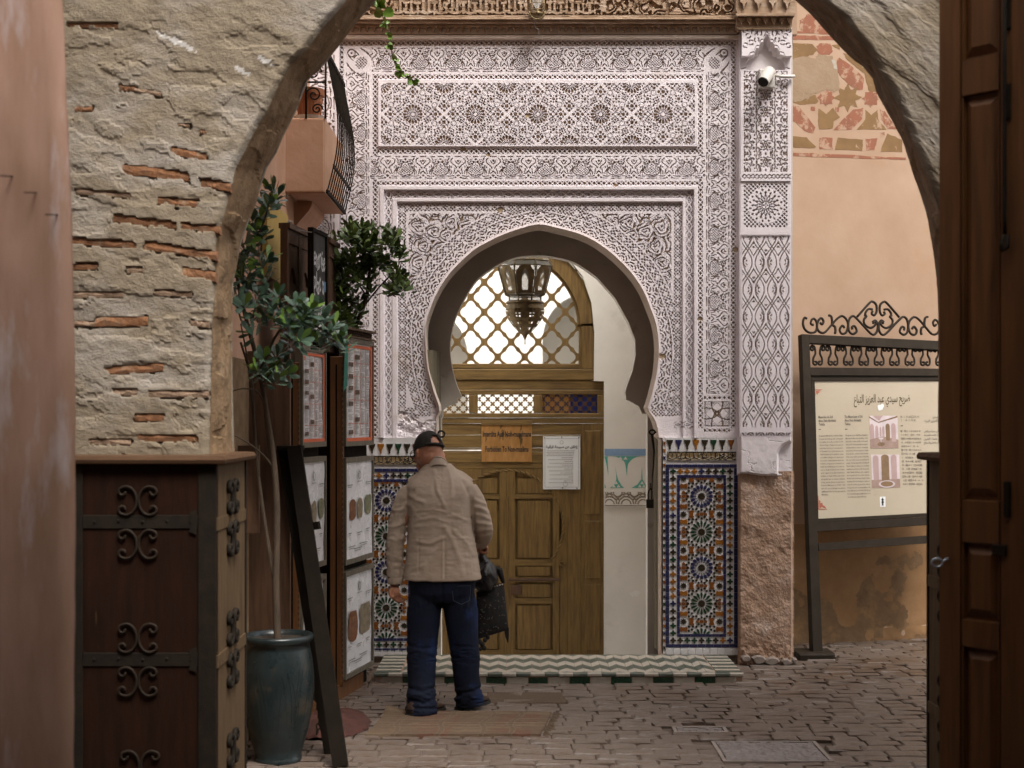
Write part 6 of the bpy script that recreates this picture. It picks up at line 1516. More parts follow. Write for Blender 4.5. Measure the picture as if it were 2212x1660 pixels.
def menu_stand(x0, x1, Y0, Y1, xe, boards, label, kinds, ztop):
    A, B = P(x0, HY, Y0), P(x1, HY, Y1); A.z = B.z = 0
    u = (B - A).normalized(); n_ = Vector((u.y, -u.x, 0)); L_ = (B - A).length
    t = thing('menu_stand', label, 'menu stand', (A.x, A.y, 0))
    def put(mb, a0, a1, c0, c1, d0, d1, k=None):
        mb.obox(A + u * (a0 + a1) / 2 + n_ * (d0 + d1) / 2 + Vector((0, 0, (c0 + c1) / 2)), u * (a1 - a0) / 2, n_ * (d1 - d0) / 2, Vector((0, 0, (c1 - c0) / 2)), k)
    # wooden post seen from its end, with grooved edges
    wd = (x0 - xe) * Y0 / F
    b = MB(); b.bbox(A.x - wd, A.x - .002, A.y - .01, A.y + .05, .09, ztop, .004); b.build('post', M['orangewood'], t)
    b = MB()
    for k in range(60): b.box(A.x - .010, A.x - .001, A.y - .0135, A.y - .0102, .1 + k * (ztop - .12) / 60, .1 + (k + .6) * (ztop - .12) / 60)
    b.build('beaded_edge', M['shutter'], t, kind='stuff')
    b = MB(); put(b, -.02, L_, .02, ztop - .05, -.07, -.035); b.build('back_panel', M['black'], t)
    b = MB(); put(b, -.05, L_ * .8, -.005, .10, -.10, -.02); b.build('base_box', M['orangewood'], t)
    for bi, ((ya, yb), kind) in enumerate(zip(boards, kinds)):
        z1, z0 = ZY(ya, Y0), ZY(yb, Y0)
        fr = MB(); f_ = .03
        bd = MB(); put(bd, 0, L_, z0, z1, -.03, -.001); board = bd.build('menu_board', M['framewood'], t)
        for (a0, a1, c0, c1) in ((0, f_ * .6, z0, z1), (L_ - f_ * .6, L_, z0, z1), (f_ * .6, L_ - f_ * .6, z1 - f_, z1), (f_ * .6, L_ - f_ * .6, z0, z0 + f_)):
            q = MB(); put(q, a0, a1, c0, c1, -.0005, .016); q.build('frame_bar', M['framewood'], board)
        a0, a1, c0, c1 = f_ * .6, L_ - f_ * .6, z0 + f_, z1 - f_
        # slightly rippled laminated sheet
        n1, n2 = 9, 14; g_ = [(a0 + (a1 - a0) * i / (n1 - 1), c0 + (c1 - c0) * j / (n2 - 1)) for j in range(n2) for i in range(n1)]
        sh = MB(); sh.add([A + u * p[0] + Vector((0, 0, p[1])) + n_ * (.004 + .003 * math.sin(p[0] * 17 + p[1] * 5) + .002 * math.sin(p[1] * 23)) for p in g_], [(j * n1 + i, j * n1 + i + 1, (j + 1) * n1 + i + 1, (j + 1) * n1 + i) for j in range(n2 - 1) for i in range(n1 - 1)]); sh.build('sheet', M['menupaper'], board, smooth=True)
        W_, H_ = a1 - a0, c1 - c0
        def pr(mb, s0, s1, t0, t1, k=None, d=.0102): put(mb, a0 + s0 * W_, a0 + s1 * W_, c0 + t0 * H_, c0 + t1 * H_, d, d + .0006, k)
        if kind == 'list':
            r_ = MB(); pr(r_, .92, .985, 0, 1); pr(r_, .0, .985, .0, .035, d=.0108); pr(r_, .06, .92, .955, .985); pr(r_, .06, .12, .90, .96)
            for s_ in (.30, .52, .72): pr(r_, s_, s_ + .008, .05, .95)
            for tt in (.18, .42, .66, .8): pr(r_, .08, .9, tt, tt + .004, d=.0109)
            r_.build('red_print', M['redink'], board)
            x_ = MB()
            for ci, (s0, s1) in enumerate(((.09, .28), (.33, .50), (.55, .70), (.75, .9))):
                tt = .06
                while tt < .93:
                    w2 = rb.uniform(.5, 1) * (s1 - s0)
                    if rb.random() < .85: pr(x_, s0, s0 + w2, tt, tt + .0055, d=.0104)
                    tt += .0125
            x_.build('menu_text', M['greyink'], board)
            f2 = MB()
            for (s0, tt) in ((.1, .07), (.1, .36), (.1, .52), (.1, .64), (.34, .84), (.34, .48), (.34, .2), (.1, .76)):
                for m_ in range(3): pr(f2, s0 + m_ * .055, s0 + m_ * .055 + .045, tt, tt + .045, d=.0112)
            f2.build('small_photos', M['shutter'], board)
        else:
            f2 = MB()
            pic = [(.12, .36, .40, .62), (.40, .62, .40, .62), (.70, .95, .43, .64)] if kind == 'a' else [(.08, .44, .30, .62), (.50, .95, .34, .66)]
            for k, (s0, s1, t0, t1) in enumerate(pic):
                n = 12; q = []
                for i in range(n):
                    a = 2 * math.pi * i / n; rr = .5 * rb.uniform(.85, 1.05); q.append((s0 + (s1 - s0) * (.5 + rr * max(-1, min(1, 1.3 * math.cos(a)))), t0 + (t1 - t0) * (.5 + rr * max(-1, min(1, 1.3 * math.sin(a))))))
                f2.add([A + u * (a0 + x * W_) + Vector((0, 0, c0 + y * H_)) + n_ * .0112 for x, y in q], [list(range(n))], k % 3)
            f2.build('food_photos', [M['foodred'], M['foodgrey'], M['foodgreen']] if kind == 'a' else [M['foodred'], M['foodgrey']], board)
            x_ = MB()
            for k in range(10):                                # round emblem and captions
                pass
            lo = [(.5 + .055 * math.cos(a), .86 + .045 * math.sin(a)) for a in np.linspace(0, 6.28, 17)[:-1]]
            li = [(.5 + .038 * math.cos(a), .86 + .033 * math.sin(a)) for a in np.linspace(0, 6.28, 17)[:-1]]
            x_.add([A + u * (a0 + x * W_) + Vector((0, 0, c0 + y * H_)) + n_ * .0112 for x, y in lo + li], [(i, (i + 1) % 16, 16 + (i + 1) % 16, 16 + i) for i in range(16)])
            pr(x_, .42, .60, .79, .797); pr(x_, .47, .485, .83, .92)
            for (s0, s1, tt) in ((.06, .24, .76), (.74, .94, .77), (.1, .2, .26), (.42, .58, .25), (.75, .88, .27), (.1, .34, .12), (.5, .8, .13), (.3, .6, .09)): pr(x_, s0, s1, tt, tt + .010); pr(x_, s0 + .02, s1 - .03, tt - .02, tt - .014)
            x_.build('menu_text', M['greyink'], board)
    return t, A, u, n_, L_
M['foodred'] = mat('print_red_brown', (.20, .065, .02), (.09, .035, .015), .4, 30, bump=.05, c3=(.4, .2, .06), s3=25, t3=(.58, .7))
M['foodgrey'] = mat('print_grey_food', (.24, .20, .13), (.12, .09, .06), .4, 30, bump=.05, c3=(.35, .2, .08), s3=25, t3=(.58, .7))
M['foodgreen'] = mat('print_green_food', (.22, .20, .13), (.10, .12, .06), .4, 30, bump=.05)
menu_stand(648, 700, 7.9, 8.34, 612, ((746, 968), (990, 1238), (1258, 1480)), 'wooden menu stand with three framed sheets nearer the blue pot, partly behind leaves', ('list', 'a', 'a'), 2.05)
t, A, u, n_, L_ = menu_stand(742, 803, 8.75, 9.3, 713, ((729, 965), (990, 1222), (1237, 1470)), 'wooden menu stand with three framed sheets beside the tiled panel and the man', ('list', 'a', 'b'), 2.12)
b = MB()
zt = ZY(728, 8.75)
b.obox(A + u * L_ / 2 + Vector((0, 0, zt + .055)), u * L_ / 2, n_ * .03, Vector((0, 0, .008))); b.obox(A + u * L_ / 2 + Vector((0, 0, zt + .006)), u * L_ / 2, n_ * .022, Vector((0, 0, .006)))
for k in range(14):
    c = A + u * (L_ * (k + .5) / 14) + Vector((0, 0, zt + .012)); b.lathe(c, [(.006, 0), (.010, .008), (.006, .016), (.011, .026), (.006, .036)], 8)
b.build('spindle_crest', M['shutter'], t)
b = MB(); q0 = A + u * (-.012) + n_ * .014
b.add([q0 + Vector((0, 0, zt - .02)), q0 + u * .03 + n_ * .01 + Vector((0, 0, zt - .02)), q0 + u * .0 + n_ * .016 + Vector((0, 0, zt - .30)), q0 + u * (-.03) + n_ * .014 + Vector((-.012, -.01, zt - .34))], [(0, 1, 2, 3)]); b.build('green_flyer', M['greenflag'], t)

b = MB(); b.box(XW - .02, XW + .022, 6.47, 7.615, 0, 2.05); b.build('dark_render', M['soffit'], shop)
# ---- black leaning stand
st = thing('folded_stand', 'black folded wooden stand leaning against the menu stand, its two legs apart at the ground', 'stand', (-.9, 7.2, 0))
b = MB(); b.bar(P(636, 966, 7.55), P(736, 1657, 7.07), .075, .035, (0, -1, 0)); b.build('beam', M['black'], st)
b = MB(); b.bar(P(612, 968, 7.62), P(714, 1632, 7.33), .060, .03, (0, -1, 0)); b.build('beam', M['black'], st)
b = MB(); c = P(624, 968, 7.57); b.bbox(c.x - .06, c.x + .075, c.y - .03, c.y + .06, c.z - .015, c.z + .012, .004); b.build('top_plate', M['black'], st)
b = MB(); b.bar(P(655, 1140, 7.47), P(690, 1135, 7.42), .04, .02, (0, -1, 0)); b.build('cross_bar', M['black'], st)

# ---- blue glazed pot
PYY = 7.2; pxc = XY(601, PYY); pc_ = Vector((pxc, PYY, 0))
po = thing('blue_pot', 'tall chipped blue glazed pot standing on the brick paving beside the timber casing', 'plant pot', pc_)
prof = [(.001, .002), (.112, .002), (.118, .012), (.118, .030), (.112, .036), (.128, .085), (.150, .16), (.170, .26), (.181, .36), (.181, .43), (.174, .51), (.162, .575), (.156, .60), (.165, .610), (.176, .620), (.178, .638), (.172, .648), (.156, .648), (.150, .62)]
b = MB(); b.lathe(pc_, prof, 56); bod = b.build('pot_body', M['potblue'], po, smooth=True)
b = MB(); b.lathe(pc_, [(.151, .622), (.08, .612), (.001, .618)], 30); b.build('soil', M['soil'], po)
b = MB()                                                       # incised grass blades
for k in range(14):
    a0 = R(rb.uniform(-165, -15)); h0 = rb.uniform(.16, .24); pts = []
    for i in range(9):
        z = h0 + i * .032; rr = np.interp(z, [q[1] for q in prof[4:12]], [q[0] for q in prof[4:12]]) + .0005
        a = a0 + rb.choice((-1, 1)) * 0 + .02 * i * i * .12 * (1 if k % 2 else -1); pts.append(pc_ + Vector((rr * math.cos(a), rr * math.sin(a), z)))
    b.tube(pts, .0016, 4)
b.build('incised_blades', M['potblue'], po, kind='stuff')
# chain beside the pot
ch = thing('chain', 'rusty iron chain hanging down beside the blue pot', 'chain', P(690, 1560, 7.6))
me = None; m0 = MB(); m0.tube([(.010 * math.cos(a), 0, .018 * math.sin(a)) for a in np.linspace(0, 6.29, 13)], .0035, 5); cm = m0.mesh('chain_link', M['ironbrown'], True)
for k in range(22):
    o = link('chain_link', cm, ch); o.location = P(688 + 3 * math.sin(k * .8), 1370 + k * 10, 7.6); o.rotation_euler = (0, rb.uniform(-.3, .3), (k % 2) * 1.57 + rb.uniform(-.3, .3))
# dark red cloth on the ground
X_, Y_ = np.meshgrid(np.linspace(-1.25, -.80, 40), np.linspace(7.62, 8.40, 40))
q = np.hypot((X_ + 1.03) / .23, (Y_ - 8.0) / .40) + .25 * (fbm(X_ * 7, Y_ * 7, 3, 80) - .5)
Z_ = .012 + .07 * np.clip(1 - q, 0, 1) ** .6 * (.5 + fbm(X_ * 12, Y_ * 9, 3, 81))
rc = hgrid('floor_cloth', X_, Y_, Z_, (q[:-1, :-1] < 1), None, [M['redcloth']])
tag(rc, 'crumpled dark red cloth lying on the paving under the menu stand', 'cloth')

# ================================================================ leaves and plants
def leaf_mesh(L_, W_, mt, fold=.25, curl=.2):
    b = MB(); rows = [(0, .06), (.3, .62), (.62, 1.0), (.86, .78), (1.0, .05)]
    for (t_, w_) in rows:
        z = t_ * L_; y = -curl * L_ * t_ * t_
        b.v += [(-w_ * W_ / 2, y - fold * w_ * W_ / 2, z), (0, y, z), (w_ * W_ / 2, y - fold * w_ * W_ / 2, z)]
    for i in range(4):
        for j in range(2): b.f.append([i * 3 + j, i * 3 + j + 1, i * 3 + 4 + j, i * 3 + 3 + j]); b.m.append(0)
    return b
def whorl(rnd, n, tilt0=.35, tilt1=1.25):
    out = []
    for i in range(n):
        az = i * 2.4 + rnd.uniform(-.3, .3); tl = tilt0 + (tilt1 - tilt0) * (i / max(1, n - 1)) + rnd.uniform(-.15, .15)
        out.append((az, tl))
    return out
def leafy(tree, centres, n_each, L_, W_, mats, rnd, maxobj, dirs=None, name='leaf'):
    """whorls of leaves at the twig ends; the first maxobj nearest leaves are separate objects, the rest one mass"""
    vr = [[leaf_mesh(L_ * s_, W_ * s_ * w2, m_, f_, c_) for (s_, w2, f_, c_) in ((1, 1, .25, .15), (.85, 1.05, .35, .3), (1.1, .95, .15, .05))] for m_ in mats]
    vm = [[b.mesh('leaf', M[m_], True) for b in row] for row, m_ in zip(vr, mats)]
    allv = []
    for ci, c in enumerate(centres):
        ax = Vector(dirs[ci]) if dirs else Vector((rnd.uniform(-.7, .7), rnd.uniform(-.9, .3), rnd.uniform(.2, 1)))
        ax.normalize(); q = ax.to_track_quat('Z', 'Y').to_matrix().to_4x4()
        for k, (az, tl) in enumerate(whorl(rnd, n_each)):
            mt = Matrix.Translation(Vector(c) - ax * (k / n_each) * L_ * .7) @ q @ Matrix.Rotation(az, 4, 'Z') @ Matrix.Rotation(tl, 4, 'X') @ Matrix.Translation((0, 0, L_ * .12)) @ Matrix.Rotation(rnd.uniform(-.4, .4), 4, 'Z')
            new = k < 3 and rnd.random() < .5
            allv.append((c[1] - rnd.random() * .05, mt, 1 if new and len(mats) > 1 else 0, rnd.randrange(3)))
    allv.sort(key=lambda q: q[0])
    for (y, mt, mi, vi) in allv[:maxobj]:
        o = link(name, vm[mi][vi], tree); o.matrix_basis = mt
    rest = [MB() for _ in mats]
    for (y, mt, mi, vi) in allv[maxobj:]: rest[mi].add([mt @ Vector(p) for p in vr[mi][vi].v], vr[mi][vi].f)
    for r_, m_ in zip(rest, mats):
        if r_.v: r_.build('leaves', M[m_], tree, smooth=True, kind='stuff')
rn = random.Random(11)
t1 = thing('potted_ficus', 'tall leaning ficus with glossy blue-green leaves growing out of the blue pot', 'tree', (pxc, PYY, .6))
b = MB()
trunk = spline([P(600, 1400, 7.2), P(596, 1270, 7.2), P(598, 1100, 7.2), P(590, 985, 7.2), P(577, 900, 7.15), P(560, 800, 7.1), P(540, 720, 7.05), P(522, 650, 7.0), P(505, 560, 7.0)], 5)
b.tube(trunk, [.019 - .011 * i / (len(trunk) - 1) for i in range(len(trunk))], 8); b.build('trunk', M['bark'], t1, smooth=True)
for pts, r in (([P(592, 1250, 7.2), P(572, 1130, 7.25), P(556, 1010, 7.25), P(548, 900, 7.2), P(543, 820, 7.15), P(520, 740, 7.1)], .012), ([P(590, 1010, 7.2), P(570, 985, 7.18), P(540, 960, 7.1), P(505, 940, 7.05)], .006), ([P(577, 900, 7.15), P(560, 850, 7.1), P(530, 840, 7.0), P(503, 845, 7.0)], .005), ([P(560, 800, 7.1), P(575, 770, 7.0), P(600, 720, 6.95), P(640, 680, 7.0), P(690, 710, 7.0), P(735, 735, 7.05)], .008), ([P(540, 720, 7.05), P(520, 690, 7.0), P(510, 640, 6.95)], .006), ([P(505, 600, 7.0), P(540, 540, 7.0), P(570, 480, 7.0), P(585, 420, 7.0)], .008), ([P(565, 830, 7.1), P(590, 800, 7.0), P(610, 775, 6.95)], .005), ([P(548, 900, 7.2), P(535, 780, 7.1), P(520, 700, 7.0)], .006), ([P(582, 980, 7.2), P(570, 880, 7.2), P(572, 830, 7.1)], .005)):
    q = MB(); sp_ = spline(pts, 4); q.tube(sp_, [r * (1 - .5 * i / len(sp_)) for i in range(len(sp_))], 6); q.build('branch', M['bark'], t1, smooth=True)
cl = [(587, 408), (600, 425), (575, 440), (598, 475), (562, 470), (545, 480), (568, 508), (592, 520), (535, 525), (552, 545), (578, 560), (520, 560), (600, 548), (540, 590), (570, 600), (522, 600), (512, 640), (545, 630), (528, 660), (556, 668), (580, 650), (600, 640), (575, 690), (590, 668), (610, 700), (625, 670), (642, 655), (655, 690), (630, 715), (670, 668), (680, 705), (700, 690), (712, 722), (690, 742), (732, 728), (742, 745), (660, 730), (570, 775), (555, 800), (585, 800), (612, 790), (600, 768), (622, 808), (540, 720), (580, 445), (610, 470), (555, 500), (585, 495), (605, 530), (560, 570), (590, 575), (530, 545), (515, 575), (532, 620), (560, 640), (588, 630), (548, 690), (605, 675), (620, 700), (648, 680), (665, 710), (690, 665), (705, 735), (722, 705), (650, 735), (628, 735), (575, 815), (600, 815)]
cl = [q for q in cl if not (q[0] >= 583 and 470 <= q[1] <= 632)]
cen = [P(x, y, 7.0 + rn.uniform(-.12, .12)) for x, y in cl]
leafy(t1, cen, 10, .070, .034, ['leaf', 'leafnew'], rn, 290)
t2 = thing('potted_tree', 'bushy round-headed dark green tree beside the carved portal behind the menu stands', 'tree', P(735, 1420, 9.1))
b = MB(); tk = spline([Vector((XY(728, 9.12), 9.12, .0)), P(728, 1100, 9.12), P(735, 800, 9.1), P(770, 700, 9.05), P(792, 640, 9.0), P(800, 560, 9.0)], 5)
b.tube(tk, [.022 - .012 * i / (len(tk) - 1) for i in range(len(tk))], 7); b.build('trunk', M['bark'], t2, smooth=True)
for pts in ([P(780, 670, 9.02), P(820, 620, 9.0), P(850, 590, 8.95)], [P(792, 640, 9.0), P(760, 590, 9.0), P(740, 550, 8.95)], [P(785, 660, 9.0), P(750, 650, 9.0), P(730, 640, 8.95)]):
    q = MB(); q.tube(spline(pts, 4), .006, 5); q.build('branch', M['bark'], t2, smooth=True)
cen = []
while len(cen) < 165:
    x, y = rn.uniform(700, 885), rn.uniform(482, 730)
    e1 = ((x - 795) / 80) ** 2 + ((y - 565) / 85) ** 2 < 1; e2 = ((x - 845) / 48) ** 2 + ((y - 600) / 36) ** 2 < 1; e3 = ((x - 745) / 36) ** 2 + ((y - 655) / 62) ** 2 < 1; e4 = ((x - 760) / 40) ** 2 + ((y - 520) / 36) ** 2 < 1
    if (e1 or e2 or e3 or e4) and not (((x - 815) / 28) ** 2 + ((y - 672) / 40) ** 2 < 1) and rn.random() < .5 + .5 * (vn(x * .06, y * .06, 90) > .35): cen.append(P(x, y, 8.95 + rn.uniform(-.16, .14)))
leafy(t2, cen, 8, .062, .030, ['leaf2', 'leafnew2'], rn, 290)
# trailing vine from the top
vi = thing('hanging_vine', 'thin vine with small bright green leaves trailing down across the carved frieze', 'vine', P(815, -20, 9.6))
vp = spline([P(800, -60, 9.5), P(812, 0, 9.55), P(826, 35, 9.55), P(840, 70, 9.58), P(846, 110, 9.6), P(855, 142, 9.6), P(872, 162, 9.62), P(890, 172, 9.65), P(903, 182, 9.65)], 6)
b = MB(); b.tube(vp, .0035, 5); b.build('stem', M['bark'], vi)
vl = leaf_mesh(.055, .05, 'vine', .3, .35); vm_ = vl.mesh('leaf', M['vine'], True)
for k in range(2, len(vp) - 1):
    for s_ in range(1 + (k % 3 == 0)):
        o = link('leaf', vm_, vi); sc_ = rn.uniform(.5, 1.15) * (1.3 if k < 14 else .8)
        o.matrix_basis = Matrix.Translation(vp[k]) @ Matrix.Rotation(rn.uniform(-1.2, 1.2) + math.pi * (rn.random() < .5), 4, 'Y') @ Matrix.Rotation(rn.uniform(-.9, .9), 4, 'X') @ Matrix.Rotation(rn.uniform(-1, 1), 4, 'Z') @ Matrix.Scale(sc_, 4)
# ================================================================ traced planes
class Plane:
    """a real plane in the place; photo points land where their sight line meets it"""
    def __init__(s, O, u, v):
        s.O = Vector(O); s.u = Vector(u).normalized(); s.v = Vector(v).normalized(); s.n = s.u.cross(s.v).normalized()
        if s.n.y > 0: s.n = -s.n
    def pt(s, px, py, d=0.):
        o = Vector((0, 0, EYE)); r = Vector(((px - CX) / F, 1, (HY - py) / F)); O = s.O + s.n * d
        return o + r * ((O - o).dot(s.n) / r.dot(s.n))
    def poly(s, mb, pts, d1, d0, k=None):
        """px outline, front at d1 toward the camera, back at d0"""
        fr = [s.pt(x, y, d1) for x, y in pts]; n = len(fr); bk = [p - s.n * (d1 - d0) for p in fr]
        ar = sum((pts[i][0] * pts[(i + 1) % n][1] - pts[(i + 1) % n][0] * pts[i][1]) for i in range(n))
        if ar > 0: fr, bk = fr[::-1], bk[::-1]
        mb.add(fr + bk, [list(range(n)), list(range(2 * n - 1, n - 1, -1))] + [(i, n + i, n + (i + 1) % n, (i + 1) % n) for i in range(n)], k)
# ================================================================ painted wall at the right
Aw = Vector((XY(1690, 10.88), 10.88, 0)); Bw = Vector((XY(2060, 11.30), 11.30, 0))
PWL = Plane(Aw, Bw - Aw, (0, 0, 1))
pwal = thing('painted_wall', 'peach plaster wall with a faded red and ochre geometric fresco above the information board', 'wall', Aw)
uw = PWL.u; nw = PWL.n
n1, n2 = 90, 150; g1 = np.linspace(-.6, 6.5, n1); g2 = np.linspace(-.05, 6.5, n2); A_, Z_ = np.meshgrid(g1, g2)
dd = .04 * np.clip(1 - Z_ / .10, 0, 1) * (fbm(A_ * 6, Z_ * 6, 3, 92) - .2)
hgrid('plaster_face', Aw.x + uw.x * A_ + nw.x * dd, Aw.y + uw.y * A_ + nw.y * dd, Z_, np.ones((n2 - 1, n1 - 1), bool), None, [M['peach']], pwal, smooth=True)
b = MB(); c0 = Aw - uw * .6 - nw * .03; c1 = Aw + uw * 6.5 - nw * .03
b.obox((c0 + c1) / 2 - nw * .2 + Vector((0, 0, 3.2)), (c1 - c0) / 2, nw * .19, (0, 0, 3.25)); b.build('masonry', M['peach'], pwal)
C = lambda L_: [(1637 + x / 2.68, y / 2.68) for x, y in L_]
st8 = lambda cx, cy, r, r2: [(cx + (r if i % 2 == 0 else r2) * math.cos(math.pi * i / 8), cy + (r if i % 2 == 0 else r2) * math.sin(math.pi * i / 8)) for i in range(16)]
def rag(pts, a=3, n=5):
    out = []
    for i in range(len(pts)):
        (x0, y0), (x1, y1) = pts[i], pts[(i + 1) % len(pts)]
        for k in range(n): out.append((x0 + (x1 - x0) * k / n + rb.uniform(-a, a), y0 + (y1 - y0) * k / n + rb.uniform(-a, a)))
    return out
FR = [('fresred', [(245, 150), (250, 120), (275, 105), (290, 85), (320, 95), (345, 115), (375, 150), (420, 165), (415, 190), (300, 188), (255, 175)]), ('fresred', [(188, 204), (300, 206), (430, 212), (470, 235), (300, 232), (188, 230)]),
      ('fresred', [(188, 178), (410, 186), (440, 200), (188, 192)]),
      ('fresbrown', [(188, 252), (315, 256), (345, 290), (320, 318), (300, 322), (188, 420)]), ('fresred', [(345, 272), (362, 256), (415, 255), (425, 275), (430, 300), (412, 316), (362, 318), (350, 300)]), ('fresbrown', [(430, 262), (470, 258), (475, 285), (450, 280)]),
      ('fresred', [(465, 352), (478, 345), (545, 388), (605, 450), (600, 514), (560, 512), (490, 450), (470, 420)]), ('fresbrown', st8(520, 566, 76, 44)), ('fresred', st8(655, 572, 46, 34)), ('fresred', st8(395, 567, 46, 34)),
      ('fresbrown', [(575, 395), (640, 400), (690, 500), (690, 530), (640, 520), (622, 430)]), ('fresbrown', [(500, 310), (560, 330), (600, 385), (575, 390), (520, 345)]), ('fresbrown', [(200, 560), (330, 555), (345, 590), (330, 600), (250, 605), (200, 590)]),
      ('fresred', [(195, 614), (240, 625), (330, 735), (315, 768), (268, 752), (208, 700)]), ('fresred', [(448, 748), (500, 688), (555, 640), (602, 632), (600, 690), (545, 745)]),
      ('fresbrown', [(355, 632), (396, 662), (434, 630), (470, 682), (438, 702), (432, 740), (360, 742), (355, 700)]), ('fresbrown', [(625, 640), (655, 668), (690, 640), (692, 690), (735, 745), (578, 745), (625, 692)]), ('fresred', [(712, 642), (735, 650), (800, 742), (750, 742), (718, 690)]),
      ('fresred', [(308, 619), (330, 619), (330, 641), (308, 641)]), ('fresred', [(447, 623), (468, 623), (468, 646), (447, 646)]), ('fresred', [(709, 769), (732, 769), (732, 794), (709, 794)]),
      ('fresbrown', [(198, 793), (280, 800), (330, 850), (322, 858), (200, 852)]), ('fresred', [(360, 802), (428, 800), (428, 862), (360, 862)]), ('fresbrown', [(470, 800), (600, 812), (600, 870), (455, 866)]), ('fresred', [(626, 808), (690, 806), (672, 868), (630, 868)]), ('fresbrown', [(755, 780), (830, 812), (832, 880), (715, 876)]),
      ('fresred', [(205, 886), (430, 892), (700, 908), (860, 916), (860, 926), (600, 918), (205, 904)])]
for i, (m_, pts) in enumerate(FR):
    mx_, my_ = sum(p[0] for p in pts) / len(pts), sum(p[1] for p in pts) / len(pts); k_ = 1.0 if 'rag' in m_ or abs(pts[0][0] - pts[2][0]) > 150 else 1.10
    pts = [(mx_ + (x - mx_) * k_, my_ + (y - my_) * k_) for x, y in pts]
    b = MB(); pts = rag(pts, 2.6, 4); n = len(pts)
    ar = sum(pts[k][0] * pts[(k + 1) % n][1] - pts[(k + 1) % n][0] * pts[k][1] for k in range(n))
    PWL.poly(b, C(pts), .0011 + .0002 * (i % 4), .0002); b.build('fresco_shape', M[m_], pwal)
b = MB(); PWL.poly(b, C(rag([(205, 345), (260, 325), (330, 340), (350, 318), (425, 322), (450, 370), (470, 440), (478, 520), (440, 535), (400, 520), (345, 540), (290, 570), (215, 600), (190, 560), (190, 420)], 6, 4)), .0021, .0002); b.build('bare_patch', M['worn'], pwal)
b = MB(); PWL.poly(b, C(rag([(428, 345), (450, 350), (458, 400), (440, 398)], 3, 3)), .0025, .0002); b.build('bare_patch', M['stepwhite'], pwal)
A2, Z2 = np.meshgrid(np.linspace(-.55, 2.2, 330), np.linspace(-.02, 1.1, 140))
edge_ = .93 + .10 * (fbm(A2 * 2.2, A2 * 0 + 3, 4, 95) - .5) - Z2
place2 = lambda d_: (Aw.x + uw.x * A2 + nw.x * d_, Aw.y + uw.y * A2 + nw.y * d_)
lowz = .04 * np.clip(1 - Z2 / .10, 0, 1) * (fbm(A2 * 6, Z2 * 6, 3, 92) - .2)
x_, y_ = place2(lowz + .0016); hgrid('base_shade', x_, y_, Z2, (edge_[:-1, :-1] > 0), None, [M['baseshade']], pwal, smooth=True)  # dim light low on the wall, put into the colour of this sheet
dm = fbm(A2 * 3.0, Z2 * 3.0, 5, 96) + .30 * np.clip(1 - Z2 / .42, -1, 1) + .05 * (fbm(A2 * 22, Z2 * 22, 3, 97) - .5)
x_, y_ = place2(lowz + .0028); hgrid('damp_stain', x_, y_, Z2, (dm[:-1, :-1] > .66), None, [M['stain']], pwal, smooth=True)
# ================================================================ information board
si = thing('information_board', 'iron framed information board about a mausoleum leaning before the peach wall', 'information board', P(1760, 1415, 10.28))
Os = P(1752, 1415, 10.28); Os.z = 0
us = Vector((XY(2030, 10.60) - XY(1752, 10.28), .32, 0)); PS = Plane(Os, us, (0, .17, 1))
def sq(name, pts, d1, d0, mt='signiron', parent=None, k=0):
    b = MB(); PS.poly(b, pts, d1, d0); return b.build(name, M[mt], parent or si)
sq('post', [(1732, 722), (1748, 723), (1777, 1409), (1757, 1409)], .03, -.03)
b = MB(); PS.poly(b, [(2052, 736), (2068, 737), (2082, 1396), (2064, 1396)], .03, -.03); b.build('post', M['signiron'], si)
b = MB(); c = P(1758, 1416, 10.28); b.bbox(c.x - .13, c.x + .13, 10.17, 10.42, -.02, .052, .012); b.build('foot_block', M['signiron'], si)
b = MB(); c = P(2072, 1400, 10.6); b.bbox(c.x - .13, c.x + .13, 10.5, 10.75, -.02, .052, .012); b.build('foot_block', M['signiron'], si)
sq('beam', [(1749, 723), (2051, 738), (2051, 757), (1749, 741)], .028, -.028)
sq('beam', [(1751, 794), (2051, 797), (2051, 812), (1752, 811)], .028, -.028)
sq('panel_frame_bar', [(1752, 812), (2051, 812.5), (2051, 822), (1753, 823)], .016, -.02); sq('panel_frame_bar', [(1753, 823.3), (1760, 823.3), (1768, 1121), (1763, 1121)], .0158, -.02)
sq('panel_frame_bar', [(1763, 1121.3), (2054, 1106), (2054, 1113), (1764, 1129)], .016, -.02)
sq('beam', [(1765, 1129.3), (2054, 1114), (2056, 1131), (1766, 1148)], .028, -.028)
sq('rail', [(1768, 1174), (2058, 1153), (2060, 1170), (1769, 1190)], .024, -.02)
sq('panel', [(1759, 823), (2053, 823), (2056, 1107), (1767, 1121)], .006, -.012, 'signboard')
def sline(mb, pts, r, d=0., dens=5):
    q = [PS.pt(p.x, p.y, d) for p in spline(pts, dens)]; mb.tube(q, r, 6)
for k in range(18):                                            # row of S scrolls
    cx = 1758 + k * 16.6; sg = 1 if k % 2 else -1
    b = MB(); yo = .01 * (cx - 1750)
    top = [(cx + sg * (3.2 - 5.4 * (1 - i / 16) * math.cos(i * .62 + .3)), 753 + yo + 6.4 * (1 - i / 20) * -math.sin(i * .62 + .3)) for i in range(14)][::-1]
    low = [(cx + sg * (-3.6 + 5.0 * (1 - i / 15) * math.cos(i * .6)), 784 + yo * .4 + 5.2 * (1 - i / 15) * math.sin(i * .6)) for i in range(10)]
    pts = top + [(cx - sg * 3.5, 764 + yo), (cx + sg * 1, 774 + yo * .6)] + low
    sline(b, pts, .0085, 0, 2); b.build('scroll', M['ironbrown'], si, smooth=True)
